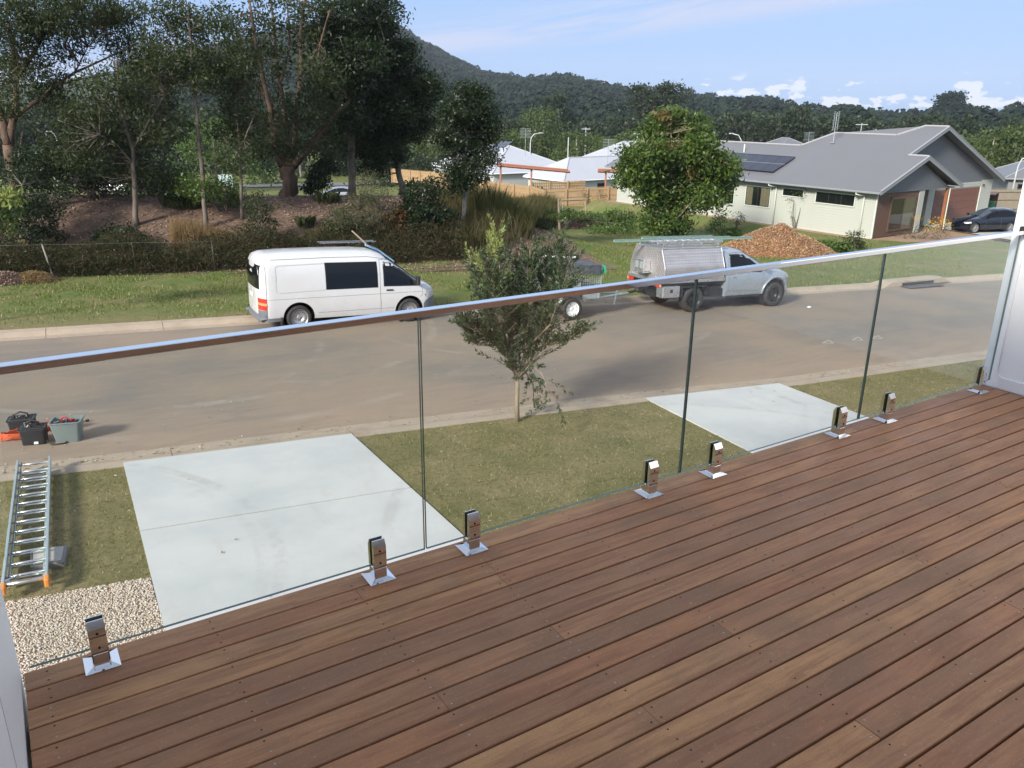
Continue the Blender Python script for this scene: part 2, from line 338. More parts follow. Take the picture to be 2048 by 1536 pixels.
def road_mat():
    mt, nt, b = base_mat('dusty asphalt'); v = mapped(nt, 'Object')
    ag = noisef(nt, v, 90, 3, 0.8); d1 = noisef(nt, v, 0.28, 5, 0.55)
    v2 = mapped(nt, 'Object', (0.5, 2.2, 1), (3, 0, 0), (0, 0, R(19))); d2 = noisef(nt, v2, 1.1, 7, 0.65, 0.8)
    v3 = mapped(nt, 'Object', (0.25, 4, 1), (0, 2, 0), (0, 0, R(12))); d3 = noisef(nt, v3, 1.6, 7, 0.7, 2.0)
    c = mixc(nt, smooth(nt, d1, 0.35, 0.65), (0.20, 0.178, 0.152), (0.29, 0.228, 0.168))
    c = mixc(nt, smooth(nt, d2, 0.42, 0.70, 0, 0.55), c, (0.30, 0.24, 0.175))
    c = mixc(nt, smooth(nt, d3, 0.60, 0.72, 0, 0.35), c, (0.30, 0.26, 0.21))
    c = mixc(nt, smooth(nt, ag, 0.35, 0.8, 0, 0.45), c, (0.06, 0.057, 0.055))
    sl_ = nt.nodes.new('ShaderNodeVectorMath'); sl_.operation = 'DOT_PRODUCT'; nt.links.new(v, sl_.inputs[0]); sl_.inputs[1].default_value = (0.122, 0.992, 0)
    kd_ = math_(nt, 'SUBTRACT', sl_.outputs['Value'], 12.3); c = mixc(nt, math_(nt, 'MULTIPLY', smooth(nt, kd_, 3.6, 0.2, 0, 0.75), smooth(nt, d2, 0.25, 0.6, 0.35, 1)), c, (0.33, 0.245, 0.175))
    fl = noisef(nt, v, 22, 5, 0.85); c = mixc(nt, smooth(nt, fl, 0.60, 0.70, 0, 0.5), c, (0.40, 0.34, 0.28)); c = mixc(nt, smooth(nt, fl, 0.36, 0.28, 0, 0.5), c, (0.09, 0.075, 0.065))
    # swept tyre arcs in dust by the first driveway
    for cx, cy, r0, w, s in ((3.3, 21.3, 6.6, .16, .5), (3.3, 21.3, 8.1, .16, .45), (0.2, 20.4, 6.3, .13, .35), (12.8, 19.2, 5.2, .14, .4), (7.8, 21.5, 6.9, .12, .25)):
        sp = nt.nodes.new('ShaderNodeVectorMath'); sp.operation = 'DISTANCE'
        cb_ = nt.nodes.new('ShaderNodeMapping'); cb_.inputs['Scale'].default_value = (1, 1, 0); nt.links.new(v, cb_.inputs[0]); nt.links.new(cb_.outputs[0], sp.inputs[0]); sp.inputs[1].default_value = (cx, cy, 0)
        dd = math_(nt, 'ABSOLUTE', math_(nt, 'SUBTRACT', sp.outputs['Value'], r0))
        mk = math_(nt, 'MULTIPLY', smooth(nt, dd, w, w*0.3), smooth(nt, noisef(nt, v, 0.6, 4, 0.7), 0.45, 0.62, 0, s))
        c = mixc(nt, mk, c, (0.33, 0.29, 0.24))
    nt.links.new(c, b.inputs['Base Color']); b.inputs['Roughness'].default_value = 0.9; b.inputs['Specular IOR Level'].default_value = 0.25
    bump(nt, b, ag, 0.35, 0.006); return mt
M_ROAD = road_mat()
poly_sheet('road', NK + FK[::-1], M_ROAD, 0.008, kind='structure')
def kerb_mat():
    mt, nt, b = base_mat('weathered kerb concrete'); v = mapped(nt, 'Object')
    n1 = noisef(nt, v, 1.2, 6, 0.65); n2 = noisef(nt, v, 25, 4, 0.7)
    c = ramp(nt, n1, [(0.3, (0.30, 0.24, 0.18)), (0.55, (0.37, 0.30, 0.225)), (0.75, (0.26, 0.195, 0.14))])
    c = mixc(nt, smooth(nt, n2, 0.55, 0.8, 0, 0.4), c, (0.15, 0.11, 0.08))
    nt.links.new(c, b.inputs['Base Color']); b.inputs['Roughness'].default_value = 0.9; bump(nt, b, n2, 0.3, 0.01); return mt
M_KERB = kerb_mat()
def kerb(path, prof, seg, side, name):
    root = empty(name, (0, 0, 0), kind='structure'); pts = [Vector((*p, 0)) for p in path]
    L = [0]
    for a, b_ in zip(pts, pts[1:]): L.append(L[-1]+(b_-a).length)
    def at(s):
        for i in range(len(L)-1):
            if s <= L[i+1] or i == len(L)-2:
                d = (pts[i+1]-pts[i]).normalized(); return pts[i]+d*(s-L[i]), d
    s = 0.0; tot = L[-1]
    while s < tot - 0.1:
        e = min(s+seg, tot); mid, _ = at((s+e)/2)
        if -14 < mid.x < 60 and mid.y < 60:
            cuts = [s+0.006] + [l for l in L if s+0.05 < l < e-0.05] + [e-0.006]; mb = MB(); rings = []
            for q in cuts:
                p, d = at(q); n = Vector((-d.y, d.x, 0))*side
                rings += [(p.x+n.x*u, p.y+n.y*u, zgf(p.x+n.x*u, p.y+n.y*u)+h) for u, h in prof]
            k = len(prof); fs = [(i*k+j, i*k+(j+1) % k, (i+1)*k+(j+1) % k, (i+1)*k+j) for i in range(len(cuts)-1) for j in range(k)]
            fs += [tuple(range(k)), tuple(range((len(cuts)-1)*k, len(cuts)*k))]
            mb.add(rings, fs).build('kerb_segment', M_KERB, root)
        s = e
    return root
kerb(FK, [(-0.30, -0.05), (-0.30, 0.014), (0.0, 0.016), (0.12, 0.11), (0.34, 0.14), (0.36, 0.12), (0.36, -0.05)], 2.6, 1, 'far_kerb')
kerb(NK, [(-0.30, -0.05), (-0.30, 0.035), (-0.10, 0.045), (0.05, 0.015), (0.34, 0.013), (0.34, -0.05)], 2.8, 1, 'near_kerb')
# lawn laid as turf rolls
def turf_mat():
    mt, nt, b = base_mat('laid turf'); v = mapped(nt, 'Object')
    n1 = noisef(nt, v, 1.1, 6, 0.65); n3 = noisef(nt, v, 14, 5, 0.75); n4 = noisef(nt, v, 70, 3, 0.8)
    c = ramp(nt, n1, [(0.3, (0.13, 0.13, 0.055)), (0.5, (0.19, 0.17, 0.08)), (0.7, (0.26, 0.21, 0.115))])
    c = mixc(nt, smooth(nt, n3, 0.4, 0.7, 0, 0.5), c, (0.055, 0.062, 0.018)); c = mixc(nt, smooth(nt, n4, 0.5, 0.8, 0, 0.6), c, (0.21, 0.175, 0.085))
    br = nt.nodes.new('ShaderNodeTexBrick'); br.inputs['Scale'].default_value = 1.0; br.inputs['Mortar Size'].default_value = 0.012
    br.inputs['Brick Width'].default_value = 1.9; br.inputs['Row Height'].default_value = 0.62; br.inputs['Color1'].default_value = (0, 0, 0, 1); br.inputs['Color2'].default_value = (0, 0, 0, 1); br.inputs['Mortar'].default_value = (1, 1, 1, 1)
    vv = mapped(nt, 'Object', (1, 1, 0), (0.3, 0.1, 0), (0, 0, R(7))); ad = nt.nodes.new('ShaderNodeVectorMath'); ad.operation = 'MULTIPLY_ADD'
    ns = nt.nodes.new('ShaderNodeTexNoise'); ns.inputs['Scale'].default_value = 5; nt.links.new(v, ns.inputs['Vector']); nt.links.new(ns.outputs['Color'], ad.inputs[0]); ad.inputs[1].default_value = (.09, .09, 0); nt.links.new(vv, ad.inputs[2]); nt.links.new(ad.outputs[0], br.inputs['Vector'])
    c = mixc(nt, math_(nt, 'MULTIPLY', br.outputs['Color'], smooth(nt, n3, 0.4, 0.65, 0.0, 0.6)), c, (0.045, 0.038, 0.022))
    nt.links.new(c, b.inputs['Base Color']); b.inputs['Roughness'].default_value = 0.95; b.inputs['Specular IOR Level'].default_value = 0.1
    bump(nt, b, n3, 0.7, 0.02); return mt
M_TURF = turf_mat()
NKo = []
for i, p in enumerate(NK):
    a = Vector(NK[max(0, i-1)]); b_ = Vector(NK[min(len(NK)-1, i+1)]); d = (b_-a).normalized(); NKo.append((p[0]+d.y*0.30, p[1]-d.x*0.30))
poly_sheet('lawn', NKo + [(60, 1.0), (60, -6), (-40, -6)], M_TURF, 0.022, kind='structure')
def slab_mat():
    mt, nt, b = base_mat('new pale concrete'); v = mapped(nt, 'Object')
    n1 = noisef(nt, v, 0.8, 7, 0.6); n2 = noisef(nt, v, 60, 3, 0.7); n3 = noisef(nt, mapped(nt, 'Object', (1, .35, 1), rot=(0, 0, R(-18))), 1.7, 7, 0.75, 1.2)
    c = ramp(nt, n1, [(0.3, (0.44, 0.45, 0.44)), (0.55, (0.52, 0.52, 0.50)), (0.75, (0.55, 0.545, 0.52))])
    c = mixc(nt, smooth(nt, n3, 0.55, 0.72, 0, 0.32), c, (0.40, 0.36, 0.30)); c = mixc(nt, smooth(nt, n2, 0.6, 0.8, 0, 0.25), c, (0.42, 0.41, 0.39))
    # curved dirty tyre tracks
    for cx, cy, r0, w, s in ((-1.9, 9.3, 4.15, .11, .4), (-1.9, 9.3, 3.95, .10, .2), (8.0, 6.4, 4.9, .12, .3), (20.4, 9.6, 7.6, .13, .5)):
        cb_ = nt.nodes.new('ShaderNodeMapping'); cb_.inputs['Scale'].default_value = (1, 1, 0); nt.links.new(v, cb_.inputs[0])
        sp = nt.nodes.new('ShaderNodeVectorMath'); sp.operation = 'DISTANCE'; nt.links.new(cb_.outputs[0], sp.inputs[0]); sp.inputs[1].default_value = (cx, cy, 0)
        dd = math_(nt, 'ABSOLUTE', math_(nt, 'SUBTRACT', sp.outputs['Value'], r0)); mk = math_(nt, 'MULTIPLY', smooth(nt, dd, w, w*0.4), smooth(nt, noisef(nt, v, 1.1, 5, 0.8), 0.42, 0.6, 0, s))
        c = mixc(nt, mk, c, (0.34, 0.32, 0.29))
    nt.links.new(c, b.inputs['Base Color']); b.inputs['Roughness'].default_value = 0.8; bump(nt, b, n2, 0.15, 0.004); return mt
M_SLAB = slab_mat()
def lerp2(a, b_, t): return (a[0]+(b_[0]-a[0])*t, a[1]+(b_[1]-a[1])*t)
def drive(A, B, C, D, joints, name):
    """A,B at the kerb (left,right), C,D at the house (right,left) world xy"""
    root = empty(name, (0, 0, 0), kind='structure'); ts = [0]+joints+[1]
    for i in range(len(ts)-1):
        t0, t1 = ts[i]+(0.0012 if i else 0), ts[i+1]-(0.0012 if i < len(ts)-2 else 0)
        poly_sheet('concrete_slab', [lerp2(A, D, t0), lerp2(B, C, t0), lerp2(B, C, t1), lerp2(A, D, t1)], M_SLAB, 0.045, 0.12, root)
w = lambda *q: tuple(P(*q)[:2])
def ext(a, b_, L): a = Vector(a); b_ = Vector(b_); return tuple(a+(b_-a).normalized()*L)
A, B, C_, D = w(247, 930), w(703, 872), w(925, 1075), w(327, 1255)
drive(A, B, ext(B, C_, 12.0), ext(A, D, 12.0), [0.205, 0.55], 'driveway')
A, B, C_, D = w(1290, 800), w(1557, 770), w(1728, 836), w(1500, 907)
drive(A, B, ext(B, C_, 12.0), ext(A, D, 12.0), [0.3, 0.6], 'neighbour_driveway')
# dirty gutter seam and leaf litter along the near kerb handled by kerb material
# gravel bed beside the drive (under the deck edge)
M_GRAVELBED = plain('gravel bed base', (0.40, 0.31, 0.23), 0.9, 0, 0.3, 20)
gA = w(0, 1212); gB = w(301, 1160); gC = w(330, 1262); gD = (gA[0]-1.2, 6.0)
poly_sheet('gravel_bed', [gA, gB, (gC[0]-.01, gC[1]), (gC[0]-0.05, 5.4), (gA[0]-0.2, 5.4)], M_GRAVELBED, 0.028, kind='structure')
def island_mat(name, stops, rough=0.9, trans=0.0, spec=0.2, nscale=None):
    mt, nt, b = base_mat(name); ge = nt.nodes.new('ShaderNodeNewGeometry')
    c = ramp(nt, ge.outputs['Random Per Island'], stops); nt.links.new(c, b.inputs['Base Color'])
    if nscale:
        f = noisef(nt, mapped(nt, 'Object'), nscale, 3); c = mixc(nt, smooth(nt, f, 0.35, 0.65, 0, 0.5), c, [q*0.55 for q in stops[0][1]]); nt.links.new(c, b.inputs['Base Color'])
    b.inputs['Roughness'].default_value = rough; b.inputs['Specular IOR Level'].default_value = spec
    if trans:
        out = nt.nodes['Material Output']; tr = nt.nodes.new('ShaderNodeBsdfTranslucent'); mx = nt.nodes.new('ShaderNodeMixShader')
        br = mixc(nt, 0.5, c, (c and (0.25, 0.35, 0.05))); nt.links.new(br, tr.inputs['Color']); mx.inputs[0].default_value = trans
        nt.links.new(b.outputs[0], mx.inputs[1]); nt.links.new(tr.outputs[0], mx.inputs[2]); nt.links.new(mx.outputs[0], out.inputs[0])
    return mt
M_STONE = island_mat('beige river gravel', [(0, (0.42, 0.33, 0.25)), (0.3, (0.50, 0.41, 0.325)), (0.6, (0.56, 0.48, 0.39)), (0.85, (0.62, 0.56, 0.48)), (1, (0.48, 0.43, 0.37))], 0.8)
def in_poly(x, y, poly):
    ins = np.zeros(len(x), bool); n = len(poly)
    for i in range(n):
        x1, y1 = poly[i]; x2, y2 = poly[(i+1) % n]
        c = ((y1 > y) != (y2 > y)) & (x < (x2-x1)*(y-y1)/((y2-y1) if y2 != y1 else 1e-9)+x1); ins ^= c
    return ins
def scatter(poly, n):
    a = np.array(poly); lo, hi = a.min(0), a.max(0); out = np.zeros((0, 2))
    while len(out) < n:
        q = rng.uniform(lo, hi, (n*2, 2)); out = np.concatenate([out, q[in_poly(q[:, 0], q[:, 1], poly)]])
    return out[:n]
def ico(sub=0):
    bm = bmesh.new(); bmesh.ops.create_icosphere(bm, subdivisions=max(1, sub), radius=1); v = np.array([x.co[:] for x in bm.verts]); f = np.array([[y.index for y in x.verts] for x in bm.faces]); bm.free(); return v, f
def scatter_rocks(name, pts, size, mat, jitter=0.3, sub=1, flat=0.7, zoff=0.0):
    v0, f0 = ico(sub); n = len(pts); s = rng.uniform(*size, (n, 1, 1))*rng.uniform(0.7, 1.3, (n, 1, 3)); s[:, :, 2] *= flat
    vv = v0[None]*s*(1+rng.uniform(-jitter, jitter, (n, len(v0), 1))); a = rng.uniform(0, 6.28, n); ca, sa = np.cos(a)[:, None], np.sin(a)[:, None]
    X = vv[:, :, 0]*ca-vv[:, :, 1]*sa; Y = vv[:, :, 0]*sa+vv[:, :, 1]*ca; Z = vv[:, :, 2]
    vv = np.stack([X+pts[:, None, 0], Y+pts[:, None, 1], Z+pts[:, None, 2]], 2).reshape(-1, 3)
    f = (f0[None]+(np.arange(n)*len(v0))[:, None, None]).reshape(-1, 3)
    return mesh_np(name, vv, f, mat, None, False)
gp = scatter([gA, gB, gC, (gC[0], 6.9), (gA[0]-.1, 6.9)], 14000); gz = zg(gp[:, 0], gp[:, 1])+0.03+rng.uniform(0, 0.012, 14000)
tag(scatter_rocks('gravel', np.column_stack([gp, gz]), (0.006, 0.0135), M_STONE, 0.22), 'loose beige pebbles in the bed between the lawn and the deck', kind='stuff')
# ---------------------------------------------------------------- blades of grass
def blades(name, xy, z, hgt, wid, lean, mat, label, seg=1, dirn=None):
    n = len(xy); a = rng.uniform(0, 6.28, n); h = rng.uniform(*hgt, n); w_ = rng.uniform(*wid, n); le = rng.uniform(*lean, n)*h; b2 = rng.uniform(0, 6.28, n)
    base = np.column_stack([xy, z]); sx = np.column_stack([np.cos(a)*w_, np.sin(a)*w_, np.zeros(n)])
    tip = base + np.column_stack([np.cos(b2)*le, np.sin(b2)*le, h]); 
    if seg == 1:
        v = np.stack([base-sx, base+sx, tip], 1).reshape(-1, 3); f = np.arange(3*n).reshape(n, 3)
    else:
        mid = base + np.column_stack([np.cos(b2)*le*0.3, np.sin(b2)*le*0.3, h*0.6])
        v = np.stack([base-sx, base+sx, mid+sx*0.7, tip, mid-sx*0.7], 1).reshape(-1, 3); f = np.arange(5*n).reshape(n, 5)
    o = mesh_np(name, v, f, mat); return tag(o, label, kind='stuff')
M_BLADE = island_mat('turf blades', [(0, (0.06, 0.07, 0.02)), (0.3, (0.16, 0.16, 0.06)), (0.65, (0.28, 0.24, 0.115)), (1, (0.50, 0.42, 0.24))], 0.8, 0.25)
M_BLADE2 = island_mat('verge grass blades', [(0, (0.06, 0.095, 0.02)), (0.4, (0.12, 0.17, 0.038)), (0.7, (0.19, 0.22, 0.065)), (0.88, (0.31, 0.27, 0.14)), (1, (0.45, 0.38, 0.22))], 0.8, 0.3)
d1p = [w(247, 930), w(703, 872), w(925, 1075), ext(w(703, 872), w(925, 1075), 8), ext(w(247, 930), w(327, 1255), 8)]
d2p = [w(1290, 800), w(1557, 770), ext(w(1557, 770), w(1728, 836), 8), ext(w(1290, 800), w(1500, 907), 8)]
q = scatter([p for p in NKo[1:-1] if p[0] < 24] + [(23, 5.5), (-2, 5.5)], 90000)
keep = ~in_poly(q[:, 0], q[:, 1], [d1p[0], d1p[1], d1p[3], d1p[4]]) & ~in_poly(q[:, 0], q[:, 1], d2p) & ~in_poly(q[:, 0], q[:, 1], [gA, gB, (gC[0], 5.4), (gA[0]-.2, 5.4)])
q = q[keep]; blades('turf_grass', q, zg(q[:, 0], q[:, 1])+0.018, (0.014, 0.045), (0.003, 0.007), (0.3, 1.4), M_BLADE, 'short dry turf grass along the near side of the street')
HEDGE = [tuple(P(*q_)[:2]) for q_ in ((0, 562), (100, 557), (300, 550), (500, 543), (940, 524))]
FKo = []
for i, p in enumerate(FK):
    a = Vector(FK[max(0, i-1)]); b_ = Vector(FK[min(len(FK)-1, i+1)]); d = (b_-a).normalized(); FKo.append((p[0]-d.y*0.36, p[1]+d.x*0.36))
verge = [p for p in FKo if -6 < p[0] < 45] + [(44, 24), (36, 30), (24, 34)] + [(HEDGE[-1][0]+4, HEDGE[-1][1]+4)] + HEDGE[::-1] + [(-5, HEDGE[0][1]+1)]
q = scatter(verge, 150000); q = np.concatenate([q, scatter([(20, 30), (33, 40), (46, 44), (44, 26), (36, 22)], 30000)]); nq = np.array([mn.noise(Vector((x*.55, y*.55, 2)))+.6*mn.noise(Vector((x*1.7, y*1.7, 9))) for x, y in q]); sd = .32*q[:, 0]+.947*q[:, 1]; q = q[(nq+rng.uniform(-.25, .25, len(q)) < .12) & (sd+rng.uniform(-1.6, 1.6, len(q)) > 23.6)]
blades('verge_grass', q, zg(q[:, 0], q[:, 1])-0.005, (0.03, 0.11), (0.007, 0.016), (0.2, 0.9), M_BLADE2, 'green and straw coloured grass on the verge across the street')
# ================================================================ timber deck
DZ = 3.9; PITCHB = 0.0921; YE = 2.535; XL, XR = -0.168, 5.232
deck = empty('timber_deck', (XL, YE, DZ-0.019), label='reddish brown hardwood deck of long narrow boards', cat='deck')
jx = [0.881+0.492*i for i in range(-2, 9)]
fixed = {0: [3.83], 2: [1.382], 3: [], 7: [1.365], 8: [0.881], 10: [1.865], 12: [1.373], 16: [1.865]}
def board(x0, x1, row):
    y1 = YE if row == 0 else 2.4345-(row-1)*PITCHB; wd = 0.0945 if row == 0 else 0.0846; t = 0.019; c = 0.0022; x0 += 0.0008; x1 -= 0.0008
    prof = [(0, -t), (0, -c), (-c, 0), (-wd+c, 0), (-wd, -c), (-wd, -t)]
    mb = MB(); mb.add([(x0-XL, p[0]+y1-YE, p[1]+0.019) for p in prof]+[(x1-XL, p[0]+y1-YE, p[1]+0.019) for p in prof],
        [tuple(range(5, -1, -1)), tuple(range(6, 12))]+[(i, (i+1) % 6, 6+(i+1) % 6, 6+i) for i in range(6)])
    o = mb.build('board', M_WOOD, deck); o.location.z = random.uniform(-0.0006, 0.0006); return o
screws = []
for r_ in range(64):
    js = fixed.get(r_)
    if js is None or (r_ > 0 and not js):
        js = [random.choice(jx[1:-1])] if r_ % 2 else sorted(random.sample(jx[1:-1:2], 1))
        if js and js[0] in (0.389,): js = []
    if r_ == 0: js = [3.83]
    ends = [XL+0.004]+js+[XR-0.004]
    for a, b_ in zip(ends, ends[1:]): board(a, b_, r_)
    yc = 2.4345-(r_-1)*PITCHB-0.042
    for j in jx:
        xsx = [j] if all(abs(j-k) > 0.02 for k in js) else [j-0.02, j+0.02]
        for x in xsx:
            for dy in (-0.023, 0.023): screws.append((x+random.uniform(-.004, .004)-XL, yc+dy+random.uniform(-.003, .003)-YE))
mb = MB(); mb2 = MB()
for i, (x, y) in enumerate(screws):
    if y < -3.6: continue
    tgt = mb if random.random() < 0.3 else mb2; rr = 0.0033
    tgt.add([(x+rr*math.cos(k*math.pi/4), y+rr*math.sin(k*math.pi/4), 0.0200) for k in range(8)] + [(x, y, 0.0196)], [(k, (k+1) % 8, 8) for k in range(8)])
mb.build('screw_heads', M_STEEL, deck, kind='stuff'); mb2.build('screw_holes', M_DARK, deck, kind='stuff')
for j in jx+[XL+0.1, XR-0.1]:
    MB().box((j-XL, -3.0, -0.075), (0.045, 5.9, 0.14)).build('joist', M_JOIST, deck)
MB().box((2.7, -0.014, -0.11), (5.3, 0.03, 0.19)).build('fascia', M_JOIST, deck)
MB().box((2.7, -3.05, -0.165), (5.38, 6.0, 0.02)).build('gap_shade_sheet', M_JOIST, deck)  # unseen dark sheet added below the joists to darken the board gaps
for x in (0.1, 2.7, 5.25):
    MB().box((x, -0.15, -1.95), (0.12, 0.12, 3.8)).build('post', M_JOIST, deck)
# ---------------------------------------------------------------- glass balustrade
YG = 2.462; bal = empty('glass_balustrade', (0, YG, DZ), label='frameless glass balustrade with polished steel rail and spigots along the deck edge', cat='balustrade')
jn = [-0.146, 1.182, 2.506, 3.842, 5.178]
for i in range(4):
    a, b_ = jn[i]+0.004, jn[i+1]-0.004; z0, z1, y = 0.062, 0.99, 0.006
    mb = MB(); mb.quad((a, y, z0), (b_, y, z0), (b_, y, z1), (a, y, z1)); mb.quad((a, -y, z0), (a, -y, z1), (b_, -y, z1), (b_, -y, z0))
    gp_ = mb.build('glass_pane', M_GLASS, bal)
    mb = MB()
    for (xx, zz0, zz1) in ((a, z0, z1), (b_, z0, z1)): mb.quad((xx, -y, zz0), (xx, y, zz0), (xx, y, zz1), (xx, -y, zz1))
    mb.quad((a, -y, z0), (b_, -y, z0), (b_, y, z0), (a, y, z0)); mb.build('pane_edge', M_GEDGE, gp_)
MB().bbox(((-0.9+5.23)/2, 0, 0.994), (6.13, 0.040, 0.023), 0.0018).build('handrail', M_CHROME, bal)
MB().bbox((5.215, -0.005, 1.0), (0.03, 0.06, 0.05), 0.004).build('rail_bracket', M_BLACKRUB, bal)
for x in (0.047, 0.985, 1.386, 2.321, 2.729, 3.674, 4.102, 5.068):
    sp_ = empty('spigot'); sp_.parent = bal; sp_.location = (x, 0, 0)
    mb = MB(); hb = 0.05; zc = 0.014
    mb.add([(-hb, -hb, 0), (hb, -hb, 0), (hb, hb, 0), (-hb, hb, 0), (-hb, -hb, 0.006), (hb, -hb, 0.006), (hb, hb, 0.006), (-hb, hb, 0.006), (-.027, -.027, zc), (.027, -.027, zc), (.027, .027, zc), (-.027, .027, zc)],
        [(0,1,5,4),(1,2,6,5),(2,3,7,6),(3,0,4,7),(4,5,9,8),(5,6,10,9),(6,7,11,10),(7,4,8,11),(8,9,10,11)])
    mb.build('base_plate', M_CHROME, sp_)
    for s_, nm in ((-1, 'front_jaw'), (1, 'back_jaw')):
        h = 0.165; y0, y1 = 0.0095*s_, 0.027*s_; c = 0.024
        prof = [(y0, 0.055), (y0, h), (y0+0.004*s_, h), (y1, h-c), (y1, 0.055)]
        MB().prism(prof, 'x', -0.0245, 0.0245).build(nm, M_CHROME, sp_)
    MB().bbox((0, 0, 0.033), (0.049, 0.054, 0.045), 0.003).build('shank', M_CHROME, sp_)
    for s_ in (-1, 1): MB().box((0, 0.0079*s_, 0.11), (0.047, 0.0028, 0.104)).build('rubber_gasket', M_BLACKRUB, sp_)
    mb = MB()
    for zz_ in (0.075, 0.125): mb.lathe([(0, 0), (0.0042, 0), (0.0042, 0.001)], (0, -0.0282, zz_), 'y', 10)
    mb.build('grub_screws', M_DARK, sp_)
# ---------------------------------------------------------------- the house the deck belongs to
M_SOFF = plain('white soffit', (0.74, 0.75, 0.76), 0.6, 0, 0.02)
M_TRIM = plain('white satin trim', (0.82, 0.83, 0.85), 0.35, 0, 0.02)
ew = empty('end_wall', (XR+0.008, YE, DZ), label='white clad end wall with raised rounded border at the right end of the deck', cat='wall')
MB().box((0.075, -2.8, -0.4), (0.15, 5.6, 6.4)).build('wall_panel', M_WHITE, ew)
mb = MB()   # raised border frame with rounded inner corner
b0, b1, rr, top = 0.085, 0.075, 0.045, 2.75; inner = [(-0.0-b0, top)]
inner += [(-b0-rr+rr*math.cos(t), 0.02+b1+rr+rr*math.sin(t)-0.0) for t in [0, -.4, -.8, -1.2, -1.5708]]
inner = [(-b0, top)] + [(-b0-rr+rr*math.cos(t), b1+rr+rr*math.sin(t)) for t in (0, -.35, -.7, -1.05, -1.35, -1.5708)] + [(-5.4, b1)]
outer = [(0.0, top)] + [(0.0, b1+rr-.02*k) for k in range(1, 5)] + [(0.0, 0.004), (-b0-rr, 0.004), (-5.4, 0.004)]
n = len(inner); fr = [(-0.010, *p) for p in inner]; ot = [(-0.010, *p) for p in outer]; iw = [(0.002, *p) for p in inner]; owl = [(0.002, *p) for p in outer]
mb.add(fr+ot+iw+owl, [(i, i+1, n+i+1, n+i) for i in range(n-1)]+[(i, i+1, 2*n+i+1, 2*n+i) for i in range(n-1)]+[(n+i, n+i+1, 3*n+i+1, 3*n+i) for i in range(n-1)])
mb.build('border_trim', M_TRIM, ew)
lw = empty('side_wall', (XL-0.006, YE+0.03, DZ), label='white clad wall at the left end of the deck with a vertical joint', cat='wall')
MB().box((-0.06, -0.35, -0.4), (0.12, 0.70, 6.4)).build('wall_panel', M_WHITE, lw)
MB().box((-0.06, -3.1, -0.4), (0.118, 4.79, 6.4)).build('wall_panel', M_WHITE, lw)
hs_ = empty('near_house', (0, -3.2, 0), label='white house behind the viewer with the deck in front', cat='house')
MB().box((2.5, -0.1, 3.3), (6.1, 0.2, 6.6)).build('wall', M_WHITE, hs_)
dr = MB().box((2.6, 0.03, DZ+1.08), (3.4, 0.04, 2.1)).build('sliding_door', plain('dark door glass', (0.02, 0.022, 0.025), 0.05), hs_)
MB().box((2.5, -1.6, DZ+2.76), (7.0, 4.4, 0.10)).build('roof', M_SOFF, hs_)
lw2 = empty('shade_block', (-2.9, 0, 0), label='white block added out of view left of the deck to shade it', cat='shade block')  # unseen block added here, tall enough to keep sun off the deck
MB().box((-.05, -1.0, (DZ+3.95)/2), (5.1, 6.95, DZ+3.95)).build('wall', M_WHITE, lw2)
MB().box((0.0, -1.0, DZ+4.01), (5.35, 7.2, .12)).build('roof', M_SOFF, lw2)
MB().box((2.5, 0.66, DZ+2.78), (7.0, 0.10, 0.18)).build('gutter', M_TRIM, hs_)
MB().box((2.5, 1.2, 1.75), (6.0, 0.2, 3.7)).build('lower_wall', M_WHITE, hs_)
# ================================================================ vehicles
M_VWHITE = plain('white van paint', (0.58, 0.585, 0.585), 0.22, 0, 0.015, 2, coat=0.5, dirt=(0.42, 0.38, 0.33, 0.35))
M_SILVER = plain('pale silver blue paint', (0.33, 0.37, 0.42), 0.28, 0.35, 0.03, 3, coat=0.6, dirt=(0.35, 0.33, 0.30, 0.2))
M_NAVY = plain('dark navy car paint', (0.004, 0.006, 0.014), 0.12, 0.1, 0.05, coat=1.0)
M_VGLASS = plain('dark vehicle glass', (0.006, 0.007, 0.009), 0.04, 0, 0.1, rvar=0.02, spec=0.3)
M_WSCREEN = plain('windscreen glass', (0.05, 0.065, 0.08), 0.04, 0, 0.1, rvar=0.02, spec=0.8)
M_PLAST = plain('grey bumper plastic', (0.135, 0.145, 0.165), 0.55, 0, 0.08, 8)
M_TYRE = plain('dusty tyre rubber', (0.028, 0.027, 0.026), 0.8, 0, 0.3, 12, dirt=(0.12, 0.10, 0.08, 0.5))
M_RIM = plain('silver steel rim', (0.42, 0.42, 0.42), 0.35, 0.7, 0.1, 10)
M_RIMW = plain('white painted rim', (0.75, 0.75, 0.73), 0.4, 0, 0.05)
M_RIMB = plain('black rim', (0.02, 0.02, 0.021), 0.4, 0.2, 0.1)
M_RED = plain('red lamp lens', (0.50, 0.03, 0.02), 0.15, 0, 0.1, coat=0.5)
M_AMBER = plain('amber lamp lens', (0.62, 0.27, 0.12), 0.15, 0, 0.1, coat=0.5)
M_LENS = plain('clear headlamp lens', (0.55, 0.56, 0.55), 0.12, 0.2, 0.1, coat=0.8)
M_SEAM = plain('panel seam shadow gap', (0.10, 0.10, 0.10), 0.7)
M_BLACK = plain('black plastic', (0.02, 0.02, 0.021), 0.5, 0, 0.2)
def interp(pts, x):
    xs_, ys_ = zip(*pts); return float(np.interp(x, xs_, ys_))
